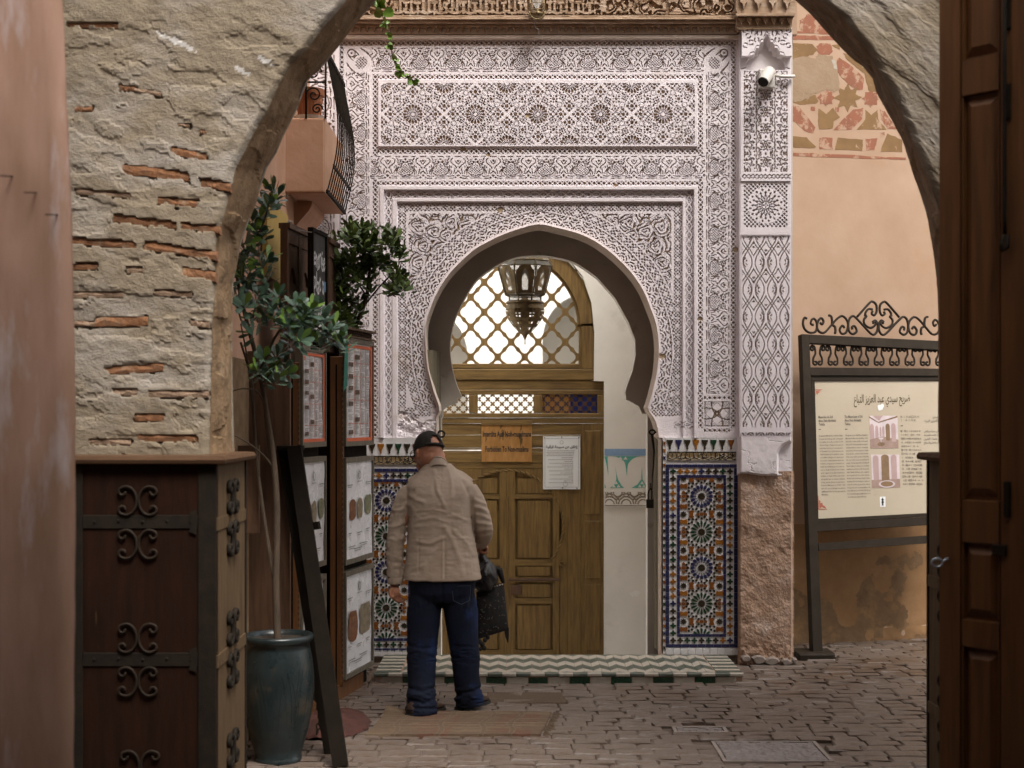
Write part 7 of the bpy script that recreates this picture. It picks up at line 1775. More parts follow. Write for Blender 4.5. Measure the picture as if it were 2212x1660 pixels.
CC = lambda L_: [(1637 + x / 2.68, 575 + y / 2.68) for x, y in L_]
CREST = [[(284, 306), (270, 300), (261, 330), (272, 366), (300, 386), (334, 380), (343, 340), (330, 308), (312, 312), (307, 335), (322, 342)],
         [(360, 328), (372, 338), (380, 320), (367, 302), (350, 318), (342, 350), (355, 380), (385, 386), (420, 350), (460, 305), (490, 290), (516, 315), (522, 350), (510, 385), (485, 392), (474, 368), (490, 345), (502, 360)],
         [(409, 286), (424, 292), (430, 318), (428, 345)], [(434, 345), (446, 352), (450, 375), (446, 392)],
         [(575, 294), (645, 216), (665, 207), (685, 225), (688, 260), (676, 285), (660, 278), (664, 262)], [(630, 297), (622, 275), (640, 250), (664, 252)], [(618, 284), (628, 292), (614, 312), (620, 340), (650, 358), (674, 348), (684, 330), (672, 322), (668, 335)],
         [(664, 325), (680, 315), (694, 340), (690, 378), (672, 398), (650, 388), (610, 345), (575, 308), (552, 290), (532, 304), (524, 340), (530, 380), (550, 394), (572, 378), (562, 350), (546, 352), (548, 368)]]
for pts in CREST:
    b = MB(); sline(b, CC(pts), .0095); b.build('crest_scroll', M['ironbrown'], si, smooth=True)
    b = MB(); sline(b, CC([(1394 - x, y + (693 - x) * .03) for x, y in pts]), .0095); b.build('crest_scroll', M['ironbrown'], si, smooth=True)
Q = lambda x, y: (1637 + x / 2.68, 575 + y / 2.68)
def sprint(s_, x, y, w, h, mt='ink', name='lettering', mb=None, res=1, bold=.012):
    """a line of print: crop position of its baseline start, width and size"""
    v, f = text_geo(s_, 1, 'LEFT', res, bold); xs = [p[0] for p in v]
    o = PS.pt(*Q(x, y), .0075); e = PS.pt(*Q(x + w, y - w * .02 + 0), .0075); up = PS.pt(*Q(x, y - 10), .0075) - o
    ex = (e - o) / max(xs); hz = up * (h / 10.)
    b = mb or MB(); b.add([o + ex * p[0] + hz * p[1] for p in v], f)
    if mb is None: b.build(name, M[mt], si)
sprint(arabic('ضريح سيدي عبد العزيز التباع'), 556, 792, 325, 66, 'inkbrown', 'title', res=3, bold=.012)
hb_ = MB()
for s_, x, y, w in (('Mausolée de Sidi', 350, 882, 84), ('Abou Faris Abdelaziz', 351, 903, 102), ('Tebbâa', 353, 924, 36), ('The Mausoleum of Sidi', 502, 880, 104), ('Abou Faris Abdelaziz', 503, 901, 96), ('Tebbaa', 504, 922, 33)): sprint(s_, x, y, w, 21, mb=hb_, bold=.02)
hb_.build('heading', M['inkgrey'], si)
EN = ['He grew up in Sidi Ben Nadji in', 'Marrakech where the modesty of his', 'city itself is in the middle of the sixth', 'century AH. He ranked high among the', 'contemporaries in science, knowledge', 'and memory. He was devoted to Sheikh', 'Al Jazouli who considered him the heir', 'of the secret and his successor favouring', 'him over older and more experienced', 'people. He had many titles including Al', 'Harrar (silker) in reference to his family', 'manufacture and trade in silk. He was also', 'called Sheikh Al-Kamel, who sought to', 'be an inspiration for those who saw him.', 'Another title he had was Sheikh Tebbaa', 'meaning that the disciples could not', 'secure the noble holy ground for without', 'his approval and recommendation. He', 'died in Marrakech in 914 AH (1508 G) and', 'his honourable legacy qualified him to be', 'one of the seven saints of the city.']
FRN = ['Il a grandi à Marrakech, à Sidi Ben Nadji,', 'à travers la bonté qui était connue par', 'les notables de la ville, au milieu du VIe', 'siècle de l’hégire. Il était reconnu par ses', 'pairs dans la science, la connaissance', 'et l’humanité. Il a été formé par son', 'Cheikh Al Jazouli qui le considérait comme', 'son meilleur disciple et l’a choisi pour', 'lui succéder. Il avait plusieurs titres dont', 'Al-Harrar en rapport avec le travail de sa', 'famille dans la fabrication et la vente de', 'soie. Le Cheikh Al-Kamel dont on disait', 'qu’un regard de lui était inspirant et', 'bénéfique, et Cheikh Tebbaa avait un titre', 'qui signifiait que ses adeptes suivaient', 'le rang, espérant qu’avec son approbation.', 'Il mourut à Marrakech en 914 AH / 1508', 'après J.C. et son héritage honorable le', 'qualifia pour être l’un des sept saints de', 'Marrakech.']
tb = MB()
for i, s_ in enumerate(FRN): sprint(s_, 355 + i * .75, 988 + i * 17.9, (136 if i < 19 else 36) + .2 * i, 12.5, mb=tb)
for i, s_ in enumerate(EN): sprint(s_, 507 + i * .65, 985 + i * 17.8, (128 if i < 20 else 104) + .25 * i, 12.5, mb=tb)
tb.build('body_text', M['inkgrey'], si, kind='stuff')
tz = MB()
def tif(x, y, w, h):
    """square-built letters of the third column"""
    while w > 6:
        k = rb.randrange(6); a = h * .8
        sg = {0: [((0, 0), (0, a)), ((a, 0), (a, a)), ((0, 0), (a, 0)), ((0, a), (a, a))], 1: [((0, 0), (a, a)), ((0, a), (a, 0))], 2: [((a / 2, 0), (a / 2, a))], 3: [((0, 0), (a, 0)), ((0, a / 2), (a, a / 2)), ((0, a), (a, a)), ((0, 0), (0, a))], 4: [((0, 0), (a / 2, a)), ((a / 2, a), (a, 0))], 5: [((a / 2, 0), (a / 2, a)), ((0, a / 2), (a, a / 2))]}[k]
        for (p, q) in sg:
            A_, B_ = PS.pt(*Q(x + p[0], y - p[1]), .0075), PS.pt(*Q(x + q[0], y - q[1]), .0075); tz.bar(A_, B_, .0022, .0006, PS.n)
        st_ = a * 1.35 if rb.random() < .82 else a * 2.4; x += st_; w -= st_
for i, w in enumerate((118, 92)): tif(825, 879 + i * 20, w, 15)
for i in range(15): tif(828 + i * .9, 960 + i * 21.9, 118 - (i * 7 % 5), 11)
tz.build('body_text', M['inkgrey'], si, kind='stuff')
ta = MB()
for i, s_ in enumerate(('مرقد سيدي', 'عبد العزيز التباع')): sprint(arabic(s_), 1012 if i == 0 else 962, 880 + i * 24, 60 if i == 0 else 108, 20, mb=ta)
for i, s_ in enumerate(('نشأ في مدينة مراكش', 'حيث كانت المدينة', 'من علماء القرن', 'وعرف بالعلم والصلاح')): sprint(arabic(s_), 962, 962 + i * 22, 105, 15, mb=ta)
ta.build('body_text', M['inkgrey'], si)
for (x, y) in ((352, 946), (505, 945), (827, 925)): sq('dash', [Q(x, y - 2), Q(x + 14, y - 2), Q(x + 14, y + 2), Q(x, y + 2)], .0076, .005, 'inkgrey')
b = MB(); PS.poly(b, [Q(*p) for p in ((694, 806), (712, 803), (716, 798), (728, 800), (730, 812), (724, 824), (722, 832), (700, 838), (696, 828))], .0078, .005); b.build('torn_paper', M['paper'], si)
M['ph1'] = mat('print_pink', (.42, .30, .29), (.36, .25, .24), .5, 10, bump=0); M['ph2'] = mat('print_white', (.62, .53, .55), None, .5, 10, bump=0); M['ph3'] = mat('print_brown', (.23, .14, .07), (.16, .10, .05), .5, 20, bump=0); M['ph4'] = mat('print_floor', (.33, .23, .19), (.27, .18, .15), .5, 20, bump=0)
def photo(x0, y0, x1, y1, kind):
    L_ = lambda u, v: Q(x0 + (x1 - x0) * u + 7 * v, y0 + (y1 - y0) * v - 3 * u * v)
    b = MB()
    def pp(pts, lv, k): PS.poly(b, [L_(u, v) for u, v in pts], .0074 + .0006 * lv, .004, k)
    pp([(0, 0), (1, 0), (1, 1), (0, 1)], 0, 1)
    ar = lambda a, c, t, bo: [(a, bo)] + [((a + c) / 2 - (c - a) / 2 * math.cos(s_), t + .08 - .08 * math.sin(s_)) for s_ in np.linspace(0, math.pi, 9)] + [(c, bo)]
    if kind == 1:
        pp([(0, .72), (.3, .66), (.5, .64), (1, .74), (1, 1), (0, 1)], 1, 3); pp([(.13, 0), (.48, 0), (.34, .16)], 1, 0); pp([(0, .02), (.32, .19), (.32, .22), (0, .06)], 2, 2); pp([(1, .0), (.32, .19), (.32, .22), (1, .05)], 2, 2)
        for (a, c, t, bo) in ((.01, .15, .25, .70), (.2, .3, .30, .68), (.36, .41, .34, .64), (.45, .52, .32, .65), (.57, .71, .24, .76), (.77, .92, .23, .8)): pp(ar(a, c, t, bo), 2, 2 if a > .5 and a < .6 else 0)
        pp([(.30, .67), (.48, .67), (.46, .72), (.40, .73), (.40, .86), (.37, .86), (.37, .73), (.32, .72)], 3, 1); pp([(.39 + .13 * math.cos(t), .87 + .06 * math.sin(t)) for t in np.linspace(0, 6.2, 16)], 3, 2)
    else:
        pp([(0, .76), (1, .74), (1, 1), (0, 1)], 1, 3)
        for (a, c, t, bo, k) in ((.07, .26, .02, .76, 0), (.36, .63, .0, .80, 2), (.71, .90, .0, .75, 0)): pp(ar(a, c, t, bo), 2, k)
        pp([(.53 + .29 * math.cos(t), .89 + .11 * math.sin(t)) for t in np.linspace(0, 6.2, 20)], 3, 1); pp([(.53 + .22 * math.cos(t), .885 + .08 * math.sin(t)) for t in np.linspace(0, 6.2, 20)], 4, 2)
    b.build('printed_photo', [M['ph1'], M['ph2'], M['ph3'], M['ph4']], si)
photo(645, 867, 808, 1057, 1); photo(655, 1092, 818, 1285, 2)
sq('emblem_card', [Q(706, 1336), Q(739, 1335), Q(740, 1394), Q(708, 1395)], .0076, .005, 'paper')
b = MB(); PS.poly(b, [Q(x, y) for x, y in ((722, 1340), (725, 1346), (730, 1352), (726, 1360), (731, 1366), (726, 1378), (730, 1386), (716, 1387), (720, 1378), (715, 1367), (719, 1360), (715, 1352), (719, 1346))], .0082, .006); b.build('emblem', M['ink'], si)
b = MB()
for (pts) in ([(330, 715), (372, 714), (371, 717), (333, 718), (334, 752), (331, 752)], [(338, 722), (366, 720), (352, 728), (358, 734), (348, 735), (347, 746), (342, 736), (338, 742)], [(348, 1330), (351, 1330), (354, 1404), (400, 1408), (400, 1411), (350, 1410)], [(355, 1355), (364, 1362), (360, 1372), (374, 1372), (376, 1384), (388, 1390), (396, 1403), (380, 1400), (372, 1392), (366, 1400), (357, 1400)]):
    PS.poly(b, [Q(*p) for p in pts], .0078, .005)
b.build('corner_ornament', M['ornred'], si)

# ================================================================ security camera on the pilaster head, bulkhead lamp on the beam
ca = thing('security_camera', 'white bullet security camera fixed on a square plate under the pilaster hollow', 'camera', P(1655, 165, YP - .1))
yc_ = YP - .005
b = MB(); a = P(1638, 193, yc_); c = P(1671, 153, yc_); b.bbox(a.x, c.x, yc_ - .05, yc_ + .03, a.z, c.z, .005); b.build('junction_plate', M['cctv'], ca)
for (x, y) in ((1641, 156), (1668, 156), (1641, 190), (1668, 190)):
    b = MB(); q = P(x, y, yc_ - .051); b.tube([q + Vector((0, .004, 0)), q + Vector((0, -.003, 0))], .004, 6); b.build('screw', M['wire'], ca)
b = MB(); q0 = P(1658, 166, yc_ - .05); b.tube([q0, q0 + Vector((0, -.02, 0))], .040, 18); b.tube([q0 + Vector((0, -.02, 0)), q0 + Vector((-.005, -.05, -.005))], .026, 14); b.build('swivel', M['cctv'], ca)
d0 = Vector((-.40, -.55, -.62)).normalized(); q1 = q0 + Vector((-.004, -.055, .008))
b = MB(); b.tube([q1 - d0 * .03, q1 + d0 * .105], [.040, .040], 22); b.tube([q1 + d0 * .1051, q1 + d0 * .112], [.041, .041], 22); b.build('camera_body', M['cctv'], ca, smooth=False)
b = MB(); b.tube([q1 + d0 * .1121, q1 + d0 * .115], [.037, .036], 20); b.tube([q1 + d0 * .06 + Vector((0, 0, .03)), q1 + d0 * .12 + Vector((0, 0, .03))], .004, 5); b.build('lens_face', M['lens'], ca)
b = MB(); b.tube([P(1672, 163, yc_ - .02), P(1690, 166, yc_ - .03), P(1705, 166, yc_ - .03), P(1716, 165, yc_ - .01)], .012, 8); b.build('conduit', M['cctv'], ca, smooth=True)
lm = thing('cage_lamp', 'unlit bulb in a round wire cage on the carved wooden beam', 'lamp', P(1161, 20, YB - .06))
yl = YB - .07
S2 = .8848
pb = lambda x, y, dy=0.: P((1270 + x / 18.44) * S2, (y / 18.44) * S2, yl + dy)
b = MB(); c = pb(780, 200, .02); bu = [(.001, pb(0, 380).z), (.010, pb(0, 380).z), (.014, pb(0, 300).z), (.022, pb(0, 200).z), (.034, pb(0, 60).z), (.036, pb(0, -60).z), (.028, pb(0, -180).z), (.001, pb(0, -240).z)]
cx_ = pb(765, 0).x
b.lathe((cx_, yl + .03, 0), bu, 18); b.build('bulb', M['bulb'], lm, smooth=True)
b = MB(); b.lathe((cx_, yl + .03, 0), [(.001, pb(0, 640).z), (.030, pb(0, 640).z), (.030, pb(0, 520).z), (.018, pb(0, 470).z), (.016, pb(0, 382).z), (.001, pb(0, 382).z)], 16); b.build('socket', M['lamp'], lm)
b = MB()
for (y, r) in ((170, .057), (440, .054)):
    z = pb(0, y).z; b.tube([Vector((cx_ + r * math.cos(t), yl + .03 + r * math.sin(t), z)) for t in np.linspace(0, 6.29, 25)], .003, 5)
for k in range(6):
    t = k * math.pi / 3 + .5; b.tube([Vector((cx_ + .056 * math.cos(t), yl + .03 + .056 * math.sin(t), z)) for z in (pb(0, -200).z, pb(0, 440).z, pb(0, 560).z)] + [Vector((cx_ + .03 * math.cos(t), yl + .03 + .03 * math.sin(t), pb(0, 720).z))], .003, 5)
b.tube([Vector((cx_ + .054 * math.cos(t), yl, pb(0, 520).z + .054 * math.sin(t))) for t in np.linspace(math.pi, 2 * math.pi, 16)], .006, 6)
b.lathe((cx_, yl + .03, 0), [(.001, pb(0, 760).z), (.030, pb(0, 740).z), (.045, pb(0, 640).z), (.050, pb(0, 560).z), (.044, pb(0, 560).z)], 18)
b.build('wire_cage', M['lamp'], lm, smooth=True)
b = MB(); b.tube([pb(720, 880, .05), pb(640, 1000, .05), pb(650, 1200, .06), pb(830, 1350, .06), pb(800, 1480, .08), pb(870, 1600, .09)], .003, 5); b.build('loose_wire', M['wire'], lm)
# ================================================================ the man seen from behind
MY = 8.35; MS = MY / F
def pm(px, py, dy=0.): return P(px, py, MY) + Vector((0, dy, 0))      # measured at the man's own distance
def ell(c, rx, ry, n=28, tilt=None, sq=2.3, up=(0, 0, 1)):
    out = []
    for q in range(n):
        a = 2 * math.pi * q / n; ca, sa = math.cos(a), math.sin(a)
        x = math.copysign(abs(ca) ** (2 / sq), ca) * rx; y = math.copysign(abs(sa) ** (2 / sq), sa) * ry
        out.append(Vector(c) + Vector((x, y, 0)))
    return out
def limb(mb, pts, rs, n=16, flat=1.0):
    pts = spline(pts, 6); m = len(pts); k = len(rs) - 1
    rr = [rs[min(int(i / (m - 1) * k), k - 1)] * (1 - (i / (m - 1) * k - min(int(i / (m - 1) * k), k - 1))) + rs[min(int(i / (m - 1) * k), k - 1) + 1] * (i / (m - 1) * k - min(int(i / (m - 1) * k), k - 1)) for i in range(m)]
    mb.tube(pts, rr, n)
def ball(mb, c, r, sc=(1, 1, 1), rot=None, n=18):
    vs_, fs_ = [], []
    for i in range(n // 2 + 1):
        t = math.pi * i / (n // 2)
        for q in range(n):
            a = 2 * math.pi * q / n; p = Vector((r * sc[0] * math.sin(t) * math.cos(a), r * sc[1] * math.sin(t) * math.sin(a), r * sc[2] * math.cos(t)))
            vs_.append(Vector(c) + (rot @ p if rot else p))
    for i in range(n // 2):
        for q in range(n): fs_.append((i * n + q, (i + 1) * n + q, (i + 1) * n + (q + 1) % n, i * n + (q + 1) % n))
    mb.add(vs_, fs_)
def fuse(mb, name, mt, parent, voxel, smooth_it=4, disp=None, label=None):
    """voxel-union the shapes into one continuous skin, relax it, then shape the folds"""
    me = mb.mesh('tmp', M[mt]); o = bpy.data.objects.new('tmp', me); COL.objects.link(o)
    md = o.modifiers.new('r', 'REMESH'); md.mode = 'VOXEL'; md.voxel_size = voxel
    if smooth_it: s_ = o.modifiers.new('s', 'SMOOTH'); s_.iterations = smooth_it; s_.factor = .5
    m2 = bpy.data.meshes.new_from_object(o.evaluated_get(bpy.context.evaluated_depsgraph_get()))
    bpy.data.objects.remove(o); bpy.data.meshes.remove(me); m2.name = name
    n = len(m2.vertices); co_ = np.empty(n * 3, np.float32); m2.vertices.foreach_get('co', co_); co_ = co_.reshape(-1, 3)
    no_ = np.empty(n * 3, np.float32); m2.vertices.foreach_get('normal', no_); no_ = no_.reshape(-1, 3)
    if disp is not None:
        co_ = co_ + no_ * disp(co_, no_)[:, None]; m2.vertices.foreach_set('co', co_.astype(np.float32).ravel())
    m2.materials.clear(); m2.materials.append(M[mt]); m2.polygons.foreach_set('use_smooth', [True] * len(m2.polygons)); m2.update()
    return link(name, m2, parent, label)
man = thing('person', 'man in beige jacket, dark blue jeans and black cap, seen from behind with bent head', 'person', pm(952, 1543))
# ---- body: one continuous figure
bd = MB()
bd.loft([ell(pm(955, 1284), .10, .07), ell(pm(955, 1265), .155, .10), ell(pm(953, 1210), .165, .105), ell(pm(951, 1130), .15, .10), ell(pm(951, 1075, .01), .155, .10), ell(pm(951, 1050, .02), .14, .085), ell(pm(949, 1026, .03), .09, .070), ell(pm(944, 1005, .045), .064, .064)])
limb(bd, [pm(946, 1020, .035), pm(942, 1000, .05), pm(934, 978, .07)], [.066, .060, .060])
hrot = Matrix.Rotation(R(33), 3, 'Z') @ Matrix.Rotation(R(-15), 3, 'X') @ Matrix.Rotation(R(6), 3, 'Y')   # turned to his left, bowed
hc = pm(924, 975, .075)
HD = lambda x, y, z: hc + hrot @ Vector((x, y, z))
ball(bd, hc, 1, (.079, .097, .104), hrot, 28); ball(bd, HD(0, -.012, -.045), 1, (.068, .080, .070), hrot, 22)      # skull, nape
ball(bd, HD(0, .055, -.075), 1, (.052, .050, .050), hrot, 18); ball(bd, HD(0, .088, -.100), .020, (1.1, 1, .9), hrot, 12)  # jaw and chin
limb(bd, [HD(0, .092, -.005), HD(0, .112, -.040), HD(0, .098, -.050)], [.009, .015, .011], 10)                     # nose
ball(bd, HD(0, .091, -.072), .013, (1.7, .8, .5), hrot, 10)                                                           # mouth
for s_ in (-1, 1):
    ball(bd, HD(s_ * .034, .086, .004), .012, (1.3, .6, .9), hrot, 10); ball(bd, HD(s_ * .045, .065, -.035), .024, (1, 1, .9), hrot, 12)
    ball(bd, HD(s_ * .081, -.005, -.030), 1, (.009, .019, .033), hrot, 12); limb(bd, [HD(s_ * .083, -.018, -.005), HD(s_ * .092, -.026, -.025), HD(s_ * .086, -.015, -.055)], [.006, .007, .006], 8)
for s_, sh, el, wr in ((-1, (896, 1072, .02), (856, 1160, -.018), (853, 1258, .0)), (1, (1006, 1070, .02), (1044, 1141, .015), (1036, 1182, .23))):
    limb(bd, [pm(*sh), pm(*el), pm(*wr)], [.040, .038, .036, .030], 14)
for s_, hp, kn, an in ((-1, (918, 1320, 0), (912, 1425, .0), (912, 1522, -.05)), (1, (992, 1320, .03), (1003, 1425, .07), (1010, 1512, .09))):
    limb(bd, [pm(*hp), pm(*kn), pm(*an)], [.085, .062, .05, .042], 16)
# left hand, hanging and half curled
hp0 = pm(852, 1262, 0); 
ball(bd, pm(853, 1276, .0), 1, (.030, .024, .044), Matrix.Rotation(R(-12), 3, 'Y'), 16)
for i, (bx, by, bdy) in enumerate(((845, 1287, -.012), (851, 1291, -.004), (857, 1292, .006), (862, 1290, .014))):
    ln = (.9, 1.0, .97, .8)[i]
    limb(bd, [pm(bx + 1, by - 8, bdy), pm(bx + 2, by, bdy), pm(bx + 5 * ln, by + 8 * ln, bdy + .012), pm(bx + 12 * ln, by + 10 * ln, bdy + .024), pm(bx + 16 * ln, by + 8 * ln, bdy + .026)], [.0095, .0092, .0085, .0075], 8)
limb(bd, [pm(847, 1270, -.02), pm(843, 1279, -.026), pm(845, 1287, -.026), pm(851, 1291, -.022)], [.012, .011, .009, .008], 8)
# right hand closed on the bag handles, in front of him
rh = pm(1035, 1192, .275)
ball(bd, rh, 1, (.026, .040, .034), None, 16)
for i in range(4):
    z = -.004 + .0; yy = -.030 + i * .020
    limb(bd, [rh + Vector((.018, yy, .02)), rh + Vector((.040, yy, .004)), rh + Vector((.040, yy + .002, -.024)), rh + Vector((.018, yy, -.034)), rh + Vector((.0, yy, -.024))], [.009, .009, .0085, .008], 8)
limb(bd, [rh + Vector((-.02, -.02, .012)), rh + Vector((-.034, .005, -.004)), rh + Vector((-.018, .02, -.026)), rh + Vector((.004, .02, -.034))], [.012, .010, .009, .008], 8)
fuse(bd, 'body', 'skin', man, .0052, 3)
# grey stubble on the nape
# ---- jacket
def px_of(c): return CX + c[:, 0] * F / np.maximum(c[:, 1], 1), HY + (EYE - c[:, 2]) * F / np.maximum(c[:, 1], 1)
jk = MB()
RG = [(1251, 956, 84, .150, 0), (1222, 955, 80, .150, 0), (1172, 953, 74, .147, 0), (1125, 951, 69, .142, .0), (1090, 950, 69, .138, .005), (1066, 951, 71, .128, .01), (1050, 951, 73, .115, .018), (1038, 951, 66, .100, .024), (1028, 950, 55, .088, .030), (1018, 948, 43, .080, .036), (1009, 946, 34, .076, .042), (1002, 945, 28, .072, .046)]
jk.loft([ell(pm(cx, y, dy), hw * MS, dp, 36, sq=2.5) for y, cx, hw, dp, dy in RG])
limb(jk, [pm(886, 1058, .02), pm(873, 1080, .012), pm(862, 1120, -.002), pm(855, 1165, -.018), pm(853, 1215, -.01), pm(853, 1261, .0)], [.048, .056, .054, .051, .048, .044], 20)
limb(jk, [pm(1012, 1054, .02), pm(1024, 1078, .012), pm(1036, 1110, .005), pm(1045, 1141, .015), pm(1043, 1163, .10), pm(1037, 1178, .20)], [.048, .058, .056, .053, .050, .044], 20)
limb(jk, [pm(886, 1050, .02), pm(914, 1034, .03), pm(948, 1022, .02), pm(988, 1033, .03), pm(1014, 1049, .02)], [.040, .047, .055, .047, .040], 14)
CRE = [([(886, 1072), (900, 1080), (914, 1085)], .0060, 5), ([(880, 1090), (893, 1100), (898, 1112)], .006, 5), ([(938, 1018), (944, 1055), (955, 1082), (962, 1096)], .0055, 4), ([(940, 1030), (938, 1060), (946, 1076)], -.004, 4), ([(968, 1015), (975, 1040), (976, 1075)], .004, 4),
       ([(1000, 1040), (1015, 1075), (1022, 1110), (1024, 1150)], -.006, 4), ([(893, 1062), (884, 1110), (884, 1150)], -.005, 4), ([(962, 1140), (975, 1165), (990, 1200), (998, 1240)], .005, 6), ([(962, 1150), (950, 1180), (915, 1228)], .0045, 7), ([(902, 1170), (930, 1174), (958, 1162)], .005, 4), ([(900, 1180), (932, 1182)], -.004, 4), ([(960, 1165), (960, 1250)], -.0045, 2.2), ([(957, 1165), (957, 1250)], .004, 2.5), ([(905, 1165), (904, 1235)], -.003, 2),
       ([(900, 1125), (935, 1120), (968, 1130)], .0032, 3.5), ([(898, 1140), (940, 1136), (985, 1146)], .0032, 3.5), ([(905, 1104), (940, 1102), (960, 1106)], .003, 3.5), ([(975, 1110), (1000, 1122), (1018, 1128)], .003, 3.5), ([(980, 1150), (1005, 1170), (1022, 1200)], .0035, 4),
       ([(1026, 1080), (1038, 1086), (1046, 1090)], .006, 4), ([(1028, 1096), (1042, 1100), (1052, 1108)], .0065, 4), ([(1030, 1112), (1044, 1116), (1056, 1122)], .006, 4), ([(1032, 1130), (1046, 1132), (1060, 1134)], .006, 4), ([(1036, 1146), (1050, 1144), (1062, 1144)], .005, 3.5), ([(1040, 1160), (1054, 1156)], .005, 3.5),
       ([(844, 1098), (858, 1104), (872, 1100)], .005, 4), ([(840, 1140), (856, 1138), (872, 1128)], .005, 4), ([(842, 1164), (860, 1168), (872, 1160)], .005, 4), ([(838, 1200), (856, 1206), (870, 1214)], .004, 4), ([(844, 1228), (860, 1224)], .004, 4), ([(880, 1120), (878, 1160), (874, 1205)], -.006, 4), ([(840, 1248), (870, 1250)], -.002, 2)]
def jdisp(c, n_):
    px, py = px_of(c); back = np.clip(-n_[:, 1] * 1.6 + .35, 0, 1)
    d = np.zeros(len(c))
    for pts, a, w in CRE:
        q = segdist(px, py, [(p.x, p.y) for p in spline(pts, 4)]); d += a * np.exp(-(q / w) ** 2) * back
    wob = fbm(px * .030 + py * .012, py * .085, 4, 101); d += .0032 * (1 - np.abs(2 * wob - 1) * 2.2) * .8 * np.clip((py - 1040) / 60, 0.25, 1)
    d += .0025 * (fbm(px * .09, py * .16, 3, 103) - .5)
    ct = np.exp(-((px - (953 + .00 * py)) / 1.0) ** 2) * (py > 1012) * (py < 1165) * back; d -= .0022 * ct
    stn = (np.abs(px - 950 - (py - 1040) * .06) < 7) * (py > 1022) * (py < 1082); d += .0035 * stn * (vn(px * .35, py * .5, 104) - .5) * back
    return d
fuse(jk, 'jacket', 'jacket', man, .0062, 5, jdisp)
# collar, pocket edge and cuff buttons
cl_ = MB()
arc1 = [pm(946 - 29 * math.cos(t), 1006 - 10 * math.sin(t) + 20 * abs(math.cos(t)) ** 3, .045 - .080 * math.sin(t)) for t in np.linspace(0, math.pi, 22)]
arc2 = [p + Vector((0, .006, .024)) + (Vector((hc.x + .035, hc.y, 0)) - Vector((p.x, p.y, 0))) * .07 for p in arc1]
arc3 = [p + Vector((p.x - hc.x - .02, -.02, 0)).normalized() * .010 + Vector((0, 0, -.020)) for p in arc1]
n_ = len(arc1)
cl_.add(arc3 + arc2, [(i, i + 1, n_ + i + 1, n_ + i) for i in range(n_ - 1)])
arc4 = [p + Vector((0, .010, -.01)) for p in arc2]
cl_.add(arc2 + arc4, [(i, i + 1, n_ + i + 1, n_ + i) for i in range(n_ - 1)])
cl_.tube(arc2, .0042, 6)
cl_.build('collar', M['jacket'], man, smooth=True)
for (x, y) in ((838, 1246),):
    b = MB(); q = pm(x + 3, y, -.038); b.lathe(q, [(.001, .004), (.005, .003), (.006, -.003), (.001, -.003)], 10); b.build('cuff_button', M['shoe'], man)
# ---- cap: shell over the skull with the half-moon opening, strap and peak
cp = MB(); N1, N2 = 48, 16
crot = hrot @ Matrix.Rotation(R(-4), 3, 'X')
vs_ = []
def capv(i, j, g_=1.0):
    t = (math.pi * .5 + .12) * j / (N2 - 1); a = 2 * math.pi * i / N1
    sag = 1 + .02 * math.sin(3 * a)
    return hc + crot @ Vector((.0855 * g_ * math.sin(t) * math.cos(a), .104 * g_ * math.sin(t) * math.sin(a), .012 + .109 * g_ * math.cos(t) * sag))
for g_ in (1.0, .965):
    base = len(cp.v); cp.v += [tuple(capv(i, j, g_)) for j in range(N2) for i in range(N1)]
    for j in range(N2 - 1):
        for i in range(N1):
            a = 2 * math.pi * (i + .5) / N1; da = abs(((a - 1.5 * math.pi + math.pi) % (2 * math.pi)) - math.pi)
            if 9 <= j <= 13 and da < .36 * math.sqrt(max(0, 1 - ((13 - j) / 5.2) ** 2)): continue
            f = (base + j * N1 + i, base + (j + 1) * N1 + i, base + (j + 1) * N1 + (i + 1) % N1, base + j * N1 + (i + 1) % N1)
            cp.f.append(list(f) if g_ == 1 else list(f)[::-1]); cp.m.append(0)
cp.build('cap', M['cap'], man, smooth=True)
b = MB(); b.tube([hc + crot @ Vector((.088 * math.cos(a), .107 * math.sin(a), .008)) for a in np.linspace(1.5 * math.pi - .75, 1.5 * math.pi + .75, 14)], .0085, 8); b.build('cap_strap', M['cap'], man, smooth=True)
b = MB(); pk_ = []
for r_ in (0, .5, 1):
    pk_ += [hc + crot @ Vector(((.078 + .002 * r_) * math.cos(a) * (1 - .06 * r_), .085 * math.sin(a) + .07 * r_ * math.sin(a) ** .8, .000 + .006 * math.sin(a) - .016 * r_ - .010 * r_ * math.cos(a) ** 2)) for a in np.linspace(.12, math.pi - .12, 16)]
pk2 = [p + crot @ Vector((0, 0, -.004)) for p in pk_]
fs_ = [(r_ * 16 + i, (r_ + 1) * 16 + i, (r_ + 1) * 16 + i + 1, r_ * 16 + i + 1) for r_ in range(2) for i in range(15)]
b.add(pk_, fs_); b.add(pk2, [f[::-1] for f in fs_]); b.build('cap_peak', M['cap'], man, smooth=True)
b = MB(); b.lathe(hc + crot @ Vector((0, 0, .119)), [(.001, .006), (.007, .004), (.009, -.002)], 10); b.build('cap_button', M['cap'], man)
gl_ = MB()
for s_ in (-1, 1):
    gl_.tube([HD(s_ * .086, -.006, .002), HD(s_ * .083, .05, .003), HD(s_ * .072, .100, .0)], .0025, 6)
    gl_.tube([HD(s_ * .036 + .028 * math.cos(a), .108, -.008 + .020 * math.sin(a)) for a in np.linspace(0, 6.29, 18)], .0025, 5)
gl_.build('spectacles', M['lens'], man)
